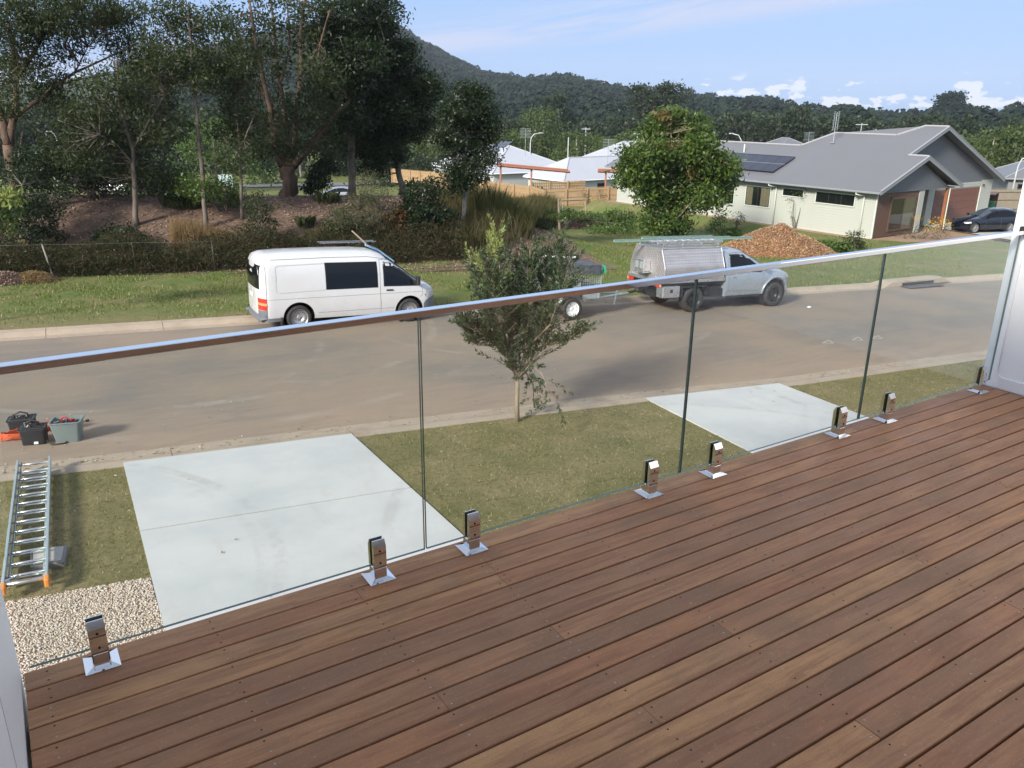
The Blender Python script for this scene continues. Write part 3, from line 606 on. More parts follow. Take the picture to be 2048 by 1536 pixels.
class Body:
    def __init__(s, zt, zb, W, wz, nose, tail, p=9, q=2.4, xs=None, tw=None):
        s.zt, s.zb, s.W, s.wz, s.p, s.q, s.nose, s.tail = zt, zb, W, wz, p, q, nose, tail; s.tw = tw
        s.x0, s.x1 = zt[0][0], zt[-1][0]
    def w(s, x):
        k = 1.0
        e, r_ = s.nose
        if x > s.x1-r_: k = min(k, max(0.0, 1-((x-(s.x1-r_))/r_)**e)**(1/e))
        e, r_ = s.tail
        if x < s.x0+r_: k = min(k, max(0.0, 1-(((s.x0+r_)-x)/r_)**e)**(1/e))
        return s.W*k
    def pt(s, x, phi, out=0.0):
        """phi 0..pi over the top from +y side; lower side by negative"""
        zt, zb = interp(s.zt, x), interp(s.zb, x); c, sn = math.cos(phi), max(0.0, math.sin(phi))
        z = zb + (zt-zb)*sn**(2/s.p); y = s.w(x)*interp(s.wz, (z-zb)/max(1e-3, s.H(x)))*math.copysign(abs(c)**(2/s.q), c)
        return Vector((x, y, z))
    def H(s, x): return 1.0 if s.tw is None else s.tw
    def side(s, x, z, sgn=-1, out=0.0):
        zt, zb = interp(s.zt, x), interp(s.zb, x); t = min(0.99999, max(0.0, (z-zb)/(zt-zb)))
        sn = t**(s.p/2); phi = math.asin(min(1, sn)); y = s.w(x)*interp(s.wz, (z-zb)/s.H(x))*abs(math.cos(phi))**(2/s.q)
        return Vector((x, sgn*(y+out), z))
    def build(s, name, mat, parent, stations, nphi=13):
        vs = []; fs = []; ph = []
        for i in range(nphi):
            u = i/(nphi-1); ph.append(u)
        side_t = [0, .07, .15, .25, .38, .5, .6, .7, .78, .85, .91, .95, .98]
        for x in stations:
            ring = []; zt, zb = interp(s.zt, x), interp(s.zb, x)
            for t in side_t: ring.append(math.asin(min(1, t**(s.p/2))))
            a0 = ring[-1]; ring += [a0+(math.pi/2-a0)*k/5 for k in range(1, 6)]
            full = ring + [math.pi-a for a in ring[:-1][::-1]]
            vs += [s.pt(x, a) for a in full]; n = len(full)
        for i in range(len(stations)-1):
            for j in range(n-1): fs.append((i*n+j, i*n+j+1, (i+1)*n+j+1, (i+1)*n+j))
            fs.append((i*n+n-1, i*n, (i+1)*n, (i+1)*n+n-1))
        fs += [tuple(range(n)), tuple(range((len(stations)-1)*n+n-1, (len(stations)-1)*n-1, -1))]
        mb = MB(); mb.add(vs, fs); return mb.build(name, mat, parent)
    def patch(s, name, mat, parent, xs, bot, top, sgn, out=0.004, nz=6):
        """glass or panel lying on the side between two outlines (x,z)"""
        vs = []; fs = []
        for x in xs:
            b, t = interp(bot, x), interp(top, x)
            for k in range(nz+1): vs.append(s.side(x, b+(t-b)*k/nz, sgn, out))
        for i in range(len(xs)-1):
            for k in range(nz): a = i*(nz+1)+k; fs.append((a, a+1, a+nz+2, a+nz+1))
        return MB().add(vs, fs).build(name, mat, parent, sm=True)
    def over(s, name, mat, parent, xs, a0, a1, out=0.006, na=12):
        """patch over the top between ring angles (windscreen)"""
        vs = []; fs = []
        for x in xs:
            lo = interp(a0, x) if hasattr(a0, '__len__') else a0
            for k in range(na+1):
                ph = lo+(math.pi-2*lo)*k/na; p = s.pt(x, ph); q_ = s.pt(x+0.01, ph); r_ = s.pt(x, ph+0.02)
                nrm = (q_-p).cross(r_-p); 
                if nrm.length > 0: nrm.normalize()
                if nrm.z < 0: nrm = -nrm
                vs.append(p+nrm*out)
        for i in range(len(xs)-1):
            for k in range(na): a = i*(na+1)+k; fs.append((a, a+1, a+na+2, a+na+1))
        return MB().add(vs, fs).build(name, mat, parent, sm=True)
    def seam(s, name, mat, parent, pts, sgn, w=0.008, out=0.002):
        vs = []; fs = []; dense = []
        for a, b in zip(pts, pts[1:]):
            n = max(2, int((Vector(b)-Vector(a)).length/0.08))
            dense += [Vector(a).lerp(Vector(b), k/n) for k in range(n)]
        dense.append(Vector(pts[-1]))
        for i, p in enumerate(dense):
            d = (dense[min(i+1, len(dense)-1)]-dense[max(0, i-1)]).normalized(); nn = Vector((-d.y, d.x))*w/2
            for q_ in (p-nn, p+nn): vs.append(s.side(q_.x, q_.y, sgn, out))
        fs = [(2*i, 2*i+1, 2*i+3, 2*i+2) for i in range(len(dense)-1)]
        return MB().add(vs, fs).build(name, mat, parent)
def cut(o, cutters, mat=None):
    dg = bpy.context.evaluated_depsgraph_get()
    for c in cutters:
        md = o.modifiers.new('b', 'BOOLEAN'); md.operation = 'DIFFERENCE'; md.object = c; md.solver = 'EXACT'
    dg.update(); ev = o.evaluated_get(dg); me = bpy.data.meshes.new_from_object(ev); o.modifiers.clear(); old = o.data; o.data = me
    for c in cutters: bpy.data.objects.remove(c)
    return o
def wheel(parent, loc, r, w, rimr, rim_mat, sgn, holes=16, spoke=False, tread=0.0):
    wl = empty('wheel'); wl.parent = parent; wl.location = loc; h = w/2; s = sgn
    MB().lathe([(rimr, -h*.85), (rimr+0.02, -h), (r-0.035, -h), (r-0.008, -h*.8), (r, -h*.5), (r, h*.5), (r-0.008, h*.8), (r-0.035, h), (rimr+0.02, h), (rimr, h*.85)], (0, 0, 0), 'y', 40).build('tyre', M_TYRE, wl, auto=50)
    o = h*s
    prof = [(0, o*.35), (rimr*.17, o*.38), (rimr*.22, o*.30), (rimr*.45, o*.22), (rimr*.62, o*.55), (rimr*.86, o*.60), (rimr*.90, o*.42), (rimr*.97, o*.80), (rimr*1.03, o*.93), (rimr*1.06, o*.90)]
    if spoke: prof = [(rimr*.80, -o*.5), (rimr*.9, o*.3), (rimr*.97, o*.85), (rimr*1.04, o*.92)]
    MB().lathe(prof, (0, 0, 0), 'y', 40).build('rim', rim_mat, wl, auto=40)
    MB().lathe([(0, -h*.7*s), (rimr*1.02, -h*.7*s)], (0, 0, 0), 'y', 24).build('brake_backing', M_BLACK, wl)
    if spoke:
        mb = MB()
        for k in range(10):
            a = 2*math.pi*k/10; d = Vector((math.cos(a), 0, math.sin(a)))
            mb.tube([d*0.02+Vector((0, o*.5, 0)), d*rimr*.95+Vector((0, o*.75, 0))], [0.02, 0.013], 6)
        mb.lathe([(0, o*.6), (rimr*.2, o*.55), (rimr*.24, o*.3)], (0, 0, 0), 'y', 16).build('spokes', rim_mat, wl, kind='stuff')
    else:
        mb = MB()
        for k in range(holes):
            a = 2*math.pi*(k+.5)/holes; c = (math.cos(a)*rimr*.74, o*.585, math.sin(a)*rimr*.74)
            mb.lathe([(0, o*.03), (rimr*.065, o*.03)], c, 'y', 8)
        for k in range(5):
            a = 2*math.pi*k/5; mb.lathe([(0, o*.28), (rimr*.05, o*.28)], (math.cos(a)*rimr*.32, 0, math.sin(a)*rimr*.32), 'y', 6)
        mb.build('rim_slots', M_BLACK, wl, kind='stuff')
    return wl
def linsp(a, b, n): return [a+(b-a)*i/(n-1) for i in range(n)]
# ---------------------------------------------------------------- white panel van
def build_van():
    pr_, pf_ = P(599, 660), P(826, 645.5); hd = Vector(((pf_-pr_).x, (pf_-pr_).y, 0)).normalized()
    hd = (Matrix.Rotation(R(3.5), 3, 'Z') @ hd)
    M = ground_frame((0, 0, 0), hd); right = -(M.to_3x3() @ Vector((0, 1, 0)))
    org = pr_ - right*0.86; org.z = zgf(org.x, org.y)+0.008      # origin at the centre of the rear axle
    M.translation = org
    v = empty('parked_van', mat=M, label='white panel van with tinted side window parked at the far kerb', cat='van')
    # x: rear axle 0, front axle 3.0
    zt = [(-0.98, 1.25), (-0.965, 1.55), (-0.93, 1.76), (-0.86, 1.88), (-0.72, 1.935), (-0.3, 1.965), (0.8, 1.975), (1.7, 1.96), (2.1, 1.93), (2.33, 1.86), (2.55, 1.73), (2.85, 1.51), (3.10, 1.30), (3.22, 1.20), (3.35, 1.145), (3.55, 1.07), (3.72, 0.97), (3.82, 0.87), (3.88, 0.76), (3.91, 0.62)]
    zb = [(-0.98, 0.36), (-0.5, 0.27), (3.4, 0.25), (3.91, 0.30)]
    wz = [(0, .93), (.10, .965), (.35, 1.0), (.62, .995), (.75, .985), (1.1, .95), (1.35, .90), (1.6, .845), (1.8, .80)]
    B = Body(zt, zb, 0.955, wz, (2.6, 0.55), (3.2, 0.30), p=16, q=2.2)
    st = sorted(set([-0.98, -0.977, -0.97, -0.955, -0.93, -0.90, -0.86, -0.80, -0.72, -0.62, -0.5, -0.3] + linsp(0, 2.0, 11) + linsp(2.1, 3.2, 14) + linsp(3.25, 3.7, 10) + [3.76, 3.81, 3.85, 3.88, 3.90, 3.91]))
    bd = B.build('body', M_VWHITE, v, st)
    cs = []
    for x in (0.0, 3.0):
        c = MB().lathe([(0, -1.2), (0.405, -1.2), (0.405, 1.2), (0, 1.2)], (x, 0, 0.33), 'y', 40).build('cutter', M_BLACK); c.matrix_world = M; cs.append(c)
    cut(bd, cs); smooth_angle(bd.data, 38)
    for x in (0.0, 3.0):
        MB().lathe([(0.40, -0.9), (0.40, 0.9)], (x, 0, 0.33), 'y', 32).build('wheel_well', M_BLACK, v)
    MB().box((1.45, 0, 0.36), (4.3, 1.5, 0.1)).build('underbody', M_BLACK, v)
    for sg in (-1, 1):
        wx = linsp(0.0, 1.0, 2)
        # rear pressed panel: shade of its outline drawn as flat grey ribbons
        B.seam('pressing_shade', plain('painted crease shade', (0.42, 0.42, 0.42), 0.4), v, [(-0.52, 1.0), (-0.55, 1.05), (-0.53, 1.62), (-0.48, 1.66), (0.70, 1.68)], sg, 0.022, 0.0015)
        B.seam('pressing_shade', MATS['painted crease shade'], v, [(0.70, 1.01), (-0.48, 0.985)], sg, 0.018, 0.0015)
        B.patch('side_window_seal', M_BLACK, v, linsp(0.715, 2.115, 8), [(0.7, 1.015), (2.2, 1.00)], [(0.7, 1.70), (2.2, 1.675)], sg, 0.003)
        B.patch('side_window', M_VGLASS, v, linsp(0.735, 2.095, 8), [(0.7, 1.03), (2.2, 1.015)], [(0.7, 1.685), (2.2, 1.66)], sg, 0.007)
        dx = [2.27, 2.30, 2.5, 2.62, 2.75, 2.9, 3.05, 3.18, 3.24]
        B.patch('door_window_seal', M_BLACK, v, dx, [(2.27, 1.02), (3.24, 0.99)], [(2.27, 1.60), (2.30, 1.665), (2.55, 1.64), (2.62, 1.60), (2.9, 1.395), (3.24, 1.10)], sg, 0.003)
        B.patch('door_window', M_VGLASS, v, [2.295, 2.32, 2.5, 2.6, 2.75, 2.9, 3.05, 3.10], [(2.27, 1.035), (3.24, 1.01)], [(2.29, 1.58), (2.32, 1.645), (2.53, 1.62), (2.62, 1.575), (2.9, 1.365), (3.11, 1.19)], sg, 0.007)
        B.seam('door_seam', M_SEAM, v, [(2.19, 0.33), (2.17, 0.9), (2.19, 1.72), (2.55, 1.70), (2.72, 1.60)], sg, 0.009)
        B.seam('door_seam', M_SEAM, v, [(3.36, 1.0), (3.38, 0.75), (3.30, 0.68)], sg, 0.009)
        B.seam('belt_crease', M_SEAM, v, [(-0.78, 0.83), (3.36, 0.83)], sg, 0.007, 0.001)
        B.seam('sill_crease', M_SEAM, v, [(0.5, 0.43), (2.55, 0.43)], sg, 0.008, 0.001)
        B.seam('tailgate_seam', M_SEAM, v, [(-0.80, 0.50), (-0.79, 1.60), (-0.80, 1.70)], sg, 0.008)
        B.seam('roof_seam', M_SEAM, v, [(-0.62, 1.80), (0.8, 1.815), (1.9, 1.80), (2.35, 1.73)], sg, 0.010, 0.001)
        MB().bbox((2.43, sg*0.958, 0.92), (0.19, 0.03, 0.035), 0.008).build('door_handle', M_BLACK, v)
        y = B.side(3.17, 1.07, sg).y
        mr = MB().bbox((3.20, y+sg*0.14, 1.15), (0.10, 0.17, 0.24), 0.03).build('mirror', M_BLACK, v, auto=40)
        MB().bbox((3.22, y+sg*0.03, 1.05), (0.12, 0.1, 0.05), 0.01).build('mirror_arm', M_BLACK, mr)
        B.patch('tail_light', M_RED, v, [-0.955, -0.93, -0.89, -0.84, -0.80], [(-1, 0.56), (-0.8, 0.56)], [(-1, 0.86), (-0.8, 0.86)], sg, 0.008)
        B.patch('tail_light', M_AMBER, v, [-0.955, -0.93, -0.89, -0.84, -0.80], [(-1, 0.68), (-0.8, 0.68)], [(-1, 0.745), (-0.8, 0.745)], sg, 0.011, 2)
        B.patch('bumper_corner', M_PLAST, v, [-0.955, -0.93, -0.89, -0.84, -0.795], [(-1, 0.33), (-0.8, 0.33)], [(-1, 0.555), (-0.8, 0.555)], sg, 0.007)
        B.patch('rear_bumper', M_PLAST, v, [-0.974, -0.955, -0.93, -0.86, -0.75, -0.6, -0.46, -0.41], [(-1, 0.24), (-0.4, 0.27)], [(-1, 0.34), (-0.8, 0.345), (-0.4, 0.36)], sg, 0.022)
        B.patch('front_bumper', M_PLAST, v, [3.41, 3.46, 3.55, 3.65, 3.74, 3.81, 3.86, 3.895], [(3.4, 0.30), (3.9, 0.30)], [(3.41, 0.50), (3.44, 0.56), (3.6, 0.66), (3.9, 0.67)], sg, 0.016)
        B.patch('headlight', M_LENS, v, [3.47, 3.53, 3.6, 3.68, 3.75, 3.81], [(3.4, 0.66), (3.9, 0.68)], [(3.47, 0.90), (3.6, 0.90), (3.75, 0.86), (3.81, 0.80)], sg, 0.008)
    # tailgate glass, plate, bumper across the back
    def rear(name, mat, y0, y1, z0, z1, out):
        vs = []; fs = []; ny, nz = 10, 5
        for i in range(ny+1):
            y = y0+(y1-y0)*i/ny
            for k in range(nz+1):
                z = z0+(z1-z0)*k/nz; x = -0.98
                for xx in linsp(-0.9795, -0.68, 60):
                    if interp(zt, xx) > z+.03 and B.side(xx, z, 1).y >= abs(y): x = xx; break
                vs.append((x-out, y, z))
        for i in range(ny):
            for k in range(nz): a = i*(nz+1)+k; fs.append((a, a+1, a+nz+2, a+nz+1))
        return MB().add(vs, fs).build(name, mat, v, sm=True)
    rear('rear_window', M_VGLASS, -0.74, 0.74, 1.08, 1.68, 0.006)
    rear('number_plate', plain('white number plate', (0.6, 0.6, 0.58), 0.4), -0.24, 0.24, 0.80, 0.92, 0.012)
    rear('rear_bumper_bar', M_PLAST, -0.9, 0.9, 0.28, 0.44, 0.03)
    B.over('windscreen', M_WSCREEN, v, linsp(2.40, 3.19, 9), 0.66, 0, 0.008)
    B.over('scuttle', M_BLACK, v, linsp(3.20, 3.30, 3), 0.62, 0, 0.006)
    B.seam('fuel_badge', M_BLACK, v, [(3.44, 0.73), (3.53, 0.73)], -1, 0.03, 0.004)
    for x in (0.0, 3.0):
        for sg in (-1, 1): wheel(v, (x, sg*0.83, 0.322), 0.322, 0.205, 0.215, M_RIM, sg)
    for x in (-0.45,): 
        MB().box((x, -0.85, 0.25), (0.01, 0.2, 0.25)).build('mud_flap', M_BLACK, v)
    # things lying on the roof rack / far side: folded screens on the roof
    rk = empty('roof_bars', mat=M @ Matrix.Translation((1.1, 0.62, 1.99)), label='thin grey bar rack lying on the far side of the white van roof', cat='roof rack')
    mb = MB()
    for y in (0, 0.25): mb.tube([(-0.1, y, 0.03), (1.5, y, 0.03)], 0.018, 6)
    mb.build('rail', M_STEEL, rk)
    for x in (0, 0.7, 1.4): MB().box((x, 0.12, 0.02), (0.03, 0.34, 0.03)).build('crossbar', M_STEEL, rk)
    st_ = empty('timber_stick', mat=M @ Matrix.Translation((2.15, 0.45, 1.97)), label='weathered timber stick standing out of the van roof bars', cat='stick')
    MB().tube([(0.12, 0, 0), (-0.2, 0.3, 0.35)], 0.022, 5).build('shaft', plain('weathered timber', (0.25, 0.20, 0.15), 0.8), st_)
    kd = empty('kayak_cover', mat=M @ Matrix.Translation((2.35, 0.62, 1.78)), label='blue and white folded sheet strapped over the van windscreen edge', cat='cover')
    MB().add([(0, 0, .14), (.35, .02, 0), (.8, .04, -.33), (.8, .22, -.33), (.35, .25, .02), (0, .25, .16), (0, 0, .10), (.35, .02, -.05), (.8, .04, -.38), (.8, .22, -.38), (.35, .25, -.04), (0, .25, .1)],
        [(0, 1, 4, 5), (1, 2, 3, 4), (6, 11, 10, 7), (7, 10, 9, 8), (0, 6, 7, 1), (1, 7, 8, 2), (2, 8, 9, 3), (3, 9, 10, 4), (4, 10, 11, 5), (5, 11, 6, 0)]).build('sheet', plain('faded blue sheet', (0.25, 0.42, 0.60), 0.6, 0, 0.5, 9), kd)
    return v
van = build_van()
# ---------------------------------------------------------------- checker plate ute
def checker():
    mt, nt, b = base_mat('aluminium checker plate'); v = mapped(nt, 'Object', (1, 1, 1), rot=(0, 0, 0))
    ck = nt.nodes.new('ShaderNodeTexChecker'); ck.inputs['Scale'].default_value = 22; ck.inputs['Color1'].default_value = (1, 1, 1, 1); ck.inputs['Color2'].default_value = (0, 0, 0, 1)
    nt.links.new(mapped(nt, 'Object', (1, 1, 1), rot=(R(45), R(45), 0)), ck.inputs['Vector'])
    vo = nt.nodes.new('ShaderNodeTexVoronoi'); vo.inputs['Scale'].default_value = 30; nt.links.new(v, vo.inputs['Vector']); 
    n = noisef(nt, v, 3, 5); c = mixc(nt, math_(nt, 'MULTIPLY', ck.outputs['Color'], 0.9), (0.46, 0.43, 0.42), (0.66, 0.63, 0.62))
    c = mixc(nt, smooth(nt, n, 0.4, 0.7, 0, 0.35), c, (0.38, 0.34, 0.31)); nt.links.new(c, b.inputs['Base Color'])
    b.inputs['Metallic'].default_value = 0.75; b.inputs['Roughness'].default_value = 0.42; bump(nt, b, ck.outputs['Color'], 0.6, 0.004); return mt
M_CHECK = checker()
M_ALU = plain('brushed aluminium', (0.62, 0.63, 0.64), 0.33, 0.85, 0.08, 8)
M_GALV = plain('galvanised steel', (0.40, 0.45, 0.46), 0.5, 0.5, 0.25, 14)
M_GREENPOLE = plain('pale green steel channel', (0.22, 0.33, 0.28), 0.5, 0.1, 0.15)
def build_ute():
    pr_, pf_ = P(1380, 624), P(1552, 610); hd = Vector(((pf_-pr_).x, (pf_-pr_).y, 0)).normalized()
    hd = Matrix.Rotation(R(-1.5), 3, 'Z') @ hd
    M = ground_frame((0, 0, 0), hd); right = -(M.to_3x3() @ Vector((0, 1, 0))); org = pr_ - right*0.80; org.z = zgf(org.x, org.y)+0.008; M.translation = org
    t = empty('work_ute', mat=M, label='silver blue single cab ute with checker plate canopy at the far kerb', cat='ute')
    XF = 3.22
    zt = [(1.18, 1.80), (1.22, 1.835), (1.5, 1.85), (1.85, 1.84), (2.05, 1.80), (2.3, 1.68), (2.6, 1.50), (2.85, 1.33), (2.95, 1.27), (3.2, 1.24), (3.6, 1.18), (3.85, 1.10), (3.98, 1.0), (4.05, 0.86), (4.08, 0.70)]
    zb = [(1.18, 0.42), (3.5, 0.45), (4.08, 0.50)]
    wz = [(0, .94), (.15, .98), (.45, 1.0), (.62, .97), (.72, .955), (.95, .90), (1.2, .83), (1.4, .76)]
    B = Body(zt, zb, 0.925, wz, (2.4, 0.62), (8, 0.05), p=13, q=2.3)
    st = sorted(set([1.18, 1.181, 1.2, 1.25, 1.35, 1.5, 1.7, 1.85] + linsp(1.95, 3.0, 14) + linsp(3.1, 3.9, 12) + [3.95, 3.99, 4.02, 4.05, 4.07, 4.08]))
    bd = B.build('cab_body', M_SILVER, t, st)
    c = MB().lathe([(0, -1.2), (0.48, -1.2), (0.48, 1.2), (0, 1.2)], (XF, 0, 0.44), 'y', 40).build('cutter', M_BLACK); c.matrix_world = M
    cut(bd, [c]); smooth_angle(bd.data, 38)
    MB().lathe([(0.475, -0.85), (0.475, 0.85)], (XF, 0, 0.44), 'y', 32).build('wheel_well', M_BLACK, t)
    MB().box((1.2, 0, 0.52), (4.6, 0.9, 0.16)).build('chassis', M_BLACK, t)
    for sg in (-1, 1):
        # flared front guard lip
        pts = []
        for k in range(15):
            a = R(-18)+R(216)*k/14; x, z = XF+0.53*math.cos(a), 0.44+0.53*math.sin(a); pts.append(B.side(min(x, 3.95), max(z, 0.46), sg, 0.012))
        MB().tube(pts, 0.035, 6).build('wheel_arch_flare', M_SILVER, t, sm=True)
        B.patch('door_window_seal', M_BLACK, t, [1.36, 1.40, 1.7, 1.95, 2.2, 2.45, 2.62], [(1.3, 1.20), (2.7, 1.13)], [(1.36, 1.60), (1.40, 1.70), (1.9, 1.70), (2.05, 1.65), (2.62, 1.24)], sg, 0.003)
        B.patch('door_window', M_VGLASS, t, [1.39, 1.43, 1.7, 1.95, 2.2, 2.4, 2.5], [(1.3, 1.22), (2.7, 1.16)], [(1.39, 1.58), (1.43, 1.675), (1.9, 1.675), (2.05, 1.62), (2.5, 1.28)], sg, 0.007)
        B.seam('door_seam', M_SEAM, t, [(1.30, 0.6), (1.29, 1.2), (1.32, 1.72), (1.9, 1.75), (2.1, 1.69), (2.72, 1.25)], sg, 0.008)
        B.seam('door_seam', M_SEAM, t, [(1.30, 0.6), (2.55, 0.56), (2.66, 0.75), (2.70, 1.15)], sg, 0.008)
        MB().bbox((1.50, sg*0.915, 1.02), (0.16, 0.03, 0.03), 0.008).build('door_handle', M_SILVER, t)
        mr = MB().bbox((2.62, sg*1.0, 1.33), (0.10, 0.2, 0.17), 0.03).build('mirror', M_SILVER, t, auto=40)
        MB().bbox((2.62, sg*0.90, 1.25), (0.07, 0.12, 0.05), 0.01).build('mirror_arm', M_BLACK, mr)
        B.patch('headlight', M_LENS, t, [3.62, 3.7, 3.8, 3.88, 3.95, 4.0], [(3.6, 0.92), (4.05, 0.84)], [(3.62, 0.98), (3.75, 1.06), (3.95, 0.98), (4.0, 0.92)], sg, 0.008)
        B.patch('indicator', M_AMBER, t, [3.62, 3.68, 3.74], [(3.6, 0.95), (3.8, 0.97)], [(3.62, 0.99), (3.74, 1.05)], sg, 0.012, 2)
        B.patch('sill_step', M_BLACK, t, linsp(1.25, 2.6, 5), [(1.2, 0.36), (2.7, 0.38)], [(1.2, 0.44), (2.7, 0.45)], sg, 0.01, 2)
        MB().box((0.0, sg*0.80, 0.80), (0.95, 0.30, 0.04)).build('mudguard', M_BLACK, t)
        MB().box((-0.47, sg*0.80, 0.66), (0.03, 0.28, 0.36)).build('mudguard_flap', M_BLACK, t)
        MB().box((0.48, sg*0.80, 0.66), (0.03, 0.28, 0.30)).build('mudguard_front', M_BLACK, t)
        tb = MB().bbox((-0.88, sg*0.78, 0.67), (0.62, 0.34, 0.34), 0.012).build('under_tray_toolbox', M_ALU, t)
        MB().box((-0.88, sg*0.952, 0.70), (0.09, 0.012, 0.10)).build('latch', M_BLACK, tb)
        MB().box((0.80, sg*0.72, 0.60), (0.5, 0.3, 0.28)).build('fuel_tank', M_BLACK, t)
        MB().bbox((-1.23, sg*0.70, 0.86), (0.03, 0.26, 0.10), 0.005).build('tail_light', M_RED, t)
        MB().bbox((-1.235, sg*0.86, 0.86), (0.03, 0.06, 0.09), 0.005).build('tail_light', M_AMBER, t)
    B.over('windscreen', M_WSCREEN, t, linsp(2.12, 2.86, 8), 0.66, 0, 0.008)
    # tray and canopy
    MB().bbox((-0.04, 0, 0.97), (2.38, 1.80, 0.10), 0.006).build('tray', M_ALU, t)
    MB().box((-0.04, 0, 0.89), (2.3, 1.7, 0.06)).build('tray_frame', M_BLACK, t)
    cx0, cx1, z0, zm, z1 = -1.16, 1.10, 1.02, 1.36, 1.92
    poly = [(-0.90, z0), (0.90, z0), (0.90, zm), (0.66, z1), (-0.66, z1), (-0.90, zm)]
    MB().prism(poly, 'x', cx0, cx1).build('canopy', M_CHECK, t)
    def slab4(a, b, c, d, n, th): 
        n = Vector(n)*th; q_ = [Vector(p) for p in (a, b, c, d)]
        return MB().add(q_+[p+n for p in q_], [(0,3,2,1),(4,5,6,7),(0,1,5,4),(1,2,6,5),(2,3,7,6),(3,0,4,7)])
    for sg in (-1, 1):
        nn = Vector((0, sg*0.56, 0.24)).normalized()
        slab4((cx0+.05, sg*.895, zm+.01), (cx1-.05, sg*.895, zm+.01), (cx1-.05, sg*.672, z1-.03), (cx0+.05, sg*.672, z1-.03), nn, 0.014).build('lift_up_door', M_CHECK, t)
        slab4((cx0+.05, sg*.90, z0+.02), (cx1-.05, sg*.90, z0+.02), (cx1-.05, sg*.90, zm-.01), (cx0+.05, sg*.90, zm-.01), (0, sg, 0), 0.014).build('side_panel', M_CHECK, t)
        hd_ = MB().lathe([(0, 0), (0.05, 0), (0.045, 0.012), (0, 0.012)], (0.05, sg*0.915, z0+0.1), 'y', 14).build('handle', M_STEEL, t)
        for x in (cx0+.025, cx1-.025):
            MB().tube([(x, sg*.905, z0), (x, sg*.905, zm), (x, sg*.665, z1)], 0.018, 6).build('corner_trim', M_ALU, t)
        MB().tube([(cx0, sg*.665, z1+.012), (cx1, sg*.665, z1+.012)], 0.02, 6).build('roof_trim', M_ALU, t)
        MB().box((-0.04, sg*0.905, 0.975), (2.36, 0.012, 0.085)).build('tray_edge', M_ALU, t)
    MB().box((cx0-0.008, 0.05, 1.42), (0.012, 1.1, 0.74)).build('rear_door', M_CHECK, t)
    MB().lathe([(0, 0), (0.04, 0), (0.035, 0.02)], (cx0-0.03, -0.25, 1.16), 'x', 12).build('rear_door_lock', M_STEEL, t)
    jb = empty('jerry_can_holder'); jb.parent = t; jb.location = (cx0-0.15, 0.02, 1.22)
    MB().bbox((0, 0, 0.16), (0.26, 0.46, 0.36), 0.01).build('box', M_ALU, jb); MB().box((0, 0, -0.04), (0.3, 0.5, 0.03)).build('shelf', M_ALU, jb)
    for dy in (-0.12, 0.12): MB().box((-0.134, dy, 0.17), (0.008, 0.14, 0.2)).build('cut_out', M_GALV, jb)
    MB().tube([(-1.2, 0, 0.60), (-1.45, 0, 0.55)], 0.035, 8).build('tow_bar', M_BLACK, t)
    for x in (0.0, XF):
        for sg in (-1, 1): wheel(t, (x, sg*0.79, 0.39), 0.39, 0.27, 0.225, M_RIMB, sg, 8)
    # rack on the canopy
    rk = []
    for sg in (-1, 1):
        MB().bbox((-0.03, sg*0.60, z1+0.09), (2.2, 0.03, 0.035), 0.004).build('rack_rail', M_ALU, t)
        for x in (-1.05, -0.35, 0.35, 1.0): MB().box((x, sg*0.60, z1+0.045), (0.03, 0.03, 0.09)).build('rack_foot', M_ALU, t)
    for x in (-1.05, -0.35, 0.35, 1.0): MB().bbox((x, 0, z1+0.12), (0.04, 1.3, 0.03), 0.004).build('rack_bar', M_ALU, t)
    # ladder on the near side of the rack
    ld = empty('roof_ladder', mat=M @ Matrix.Translation((-0.15, -0.38, z1+0.135)), label='aluminium ladder lying flat on the canopy rack of the ute', cat='ladder')
    for y in (-0.2, 0.2): MB().bbox((0.1, y, 0.045), (2.45, 0.03, 0.085), 0.004).build('stile', M_ALU, ld)
    for k in range(9): MB().tube([(-1.0+k*0.28, -0.2, 0.045), (-1.0+k*0.28, 0.2, 0.045)], 0.016, 8).build('rung', M_ALU, ld)
    for i, (y, x0, x1, z, txt) in enumerate(((0.10, -2.35, 2.95, 0.17, 'longest pale green steel channel reaching out past both ends of the ute rack'), (0.30, -1.2, 2.2, 0.17, 'shorter pale green steel channel in the middle of the ute rack'), (0.48, -1.1, 1.6, 0.19, 'pale green channel at the far side of the ute rack'))):
        ch = empty('steel_channel', mat=M @ Matrix.Translation((0, y, z1+z-0.03)), label=txt, cat='steel channel', group='steel channels on the ute rack')
        MB().box(((x0+x1)/2, 0, 0.04), (x1-x0, 0.045, 0.075)).build('web', M_GREENPOLE, ch)
        MB().box(((x0+x1)/2, -0.028, 0.072), (x1-x0, 0.012, 0.012)).build('lip', M_GREENPOLE, ch)
    return t, M
ute, MU = build_ute()
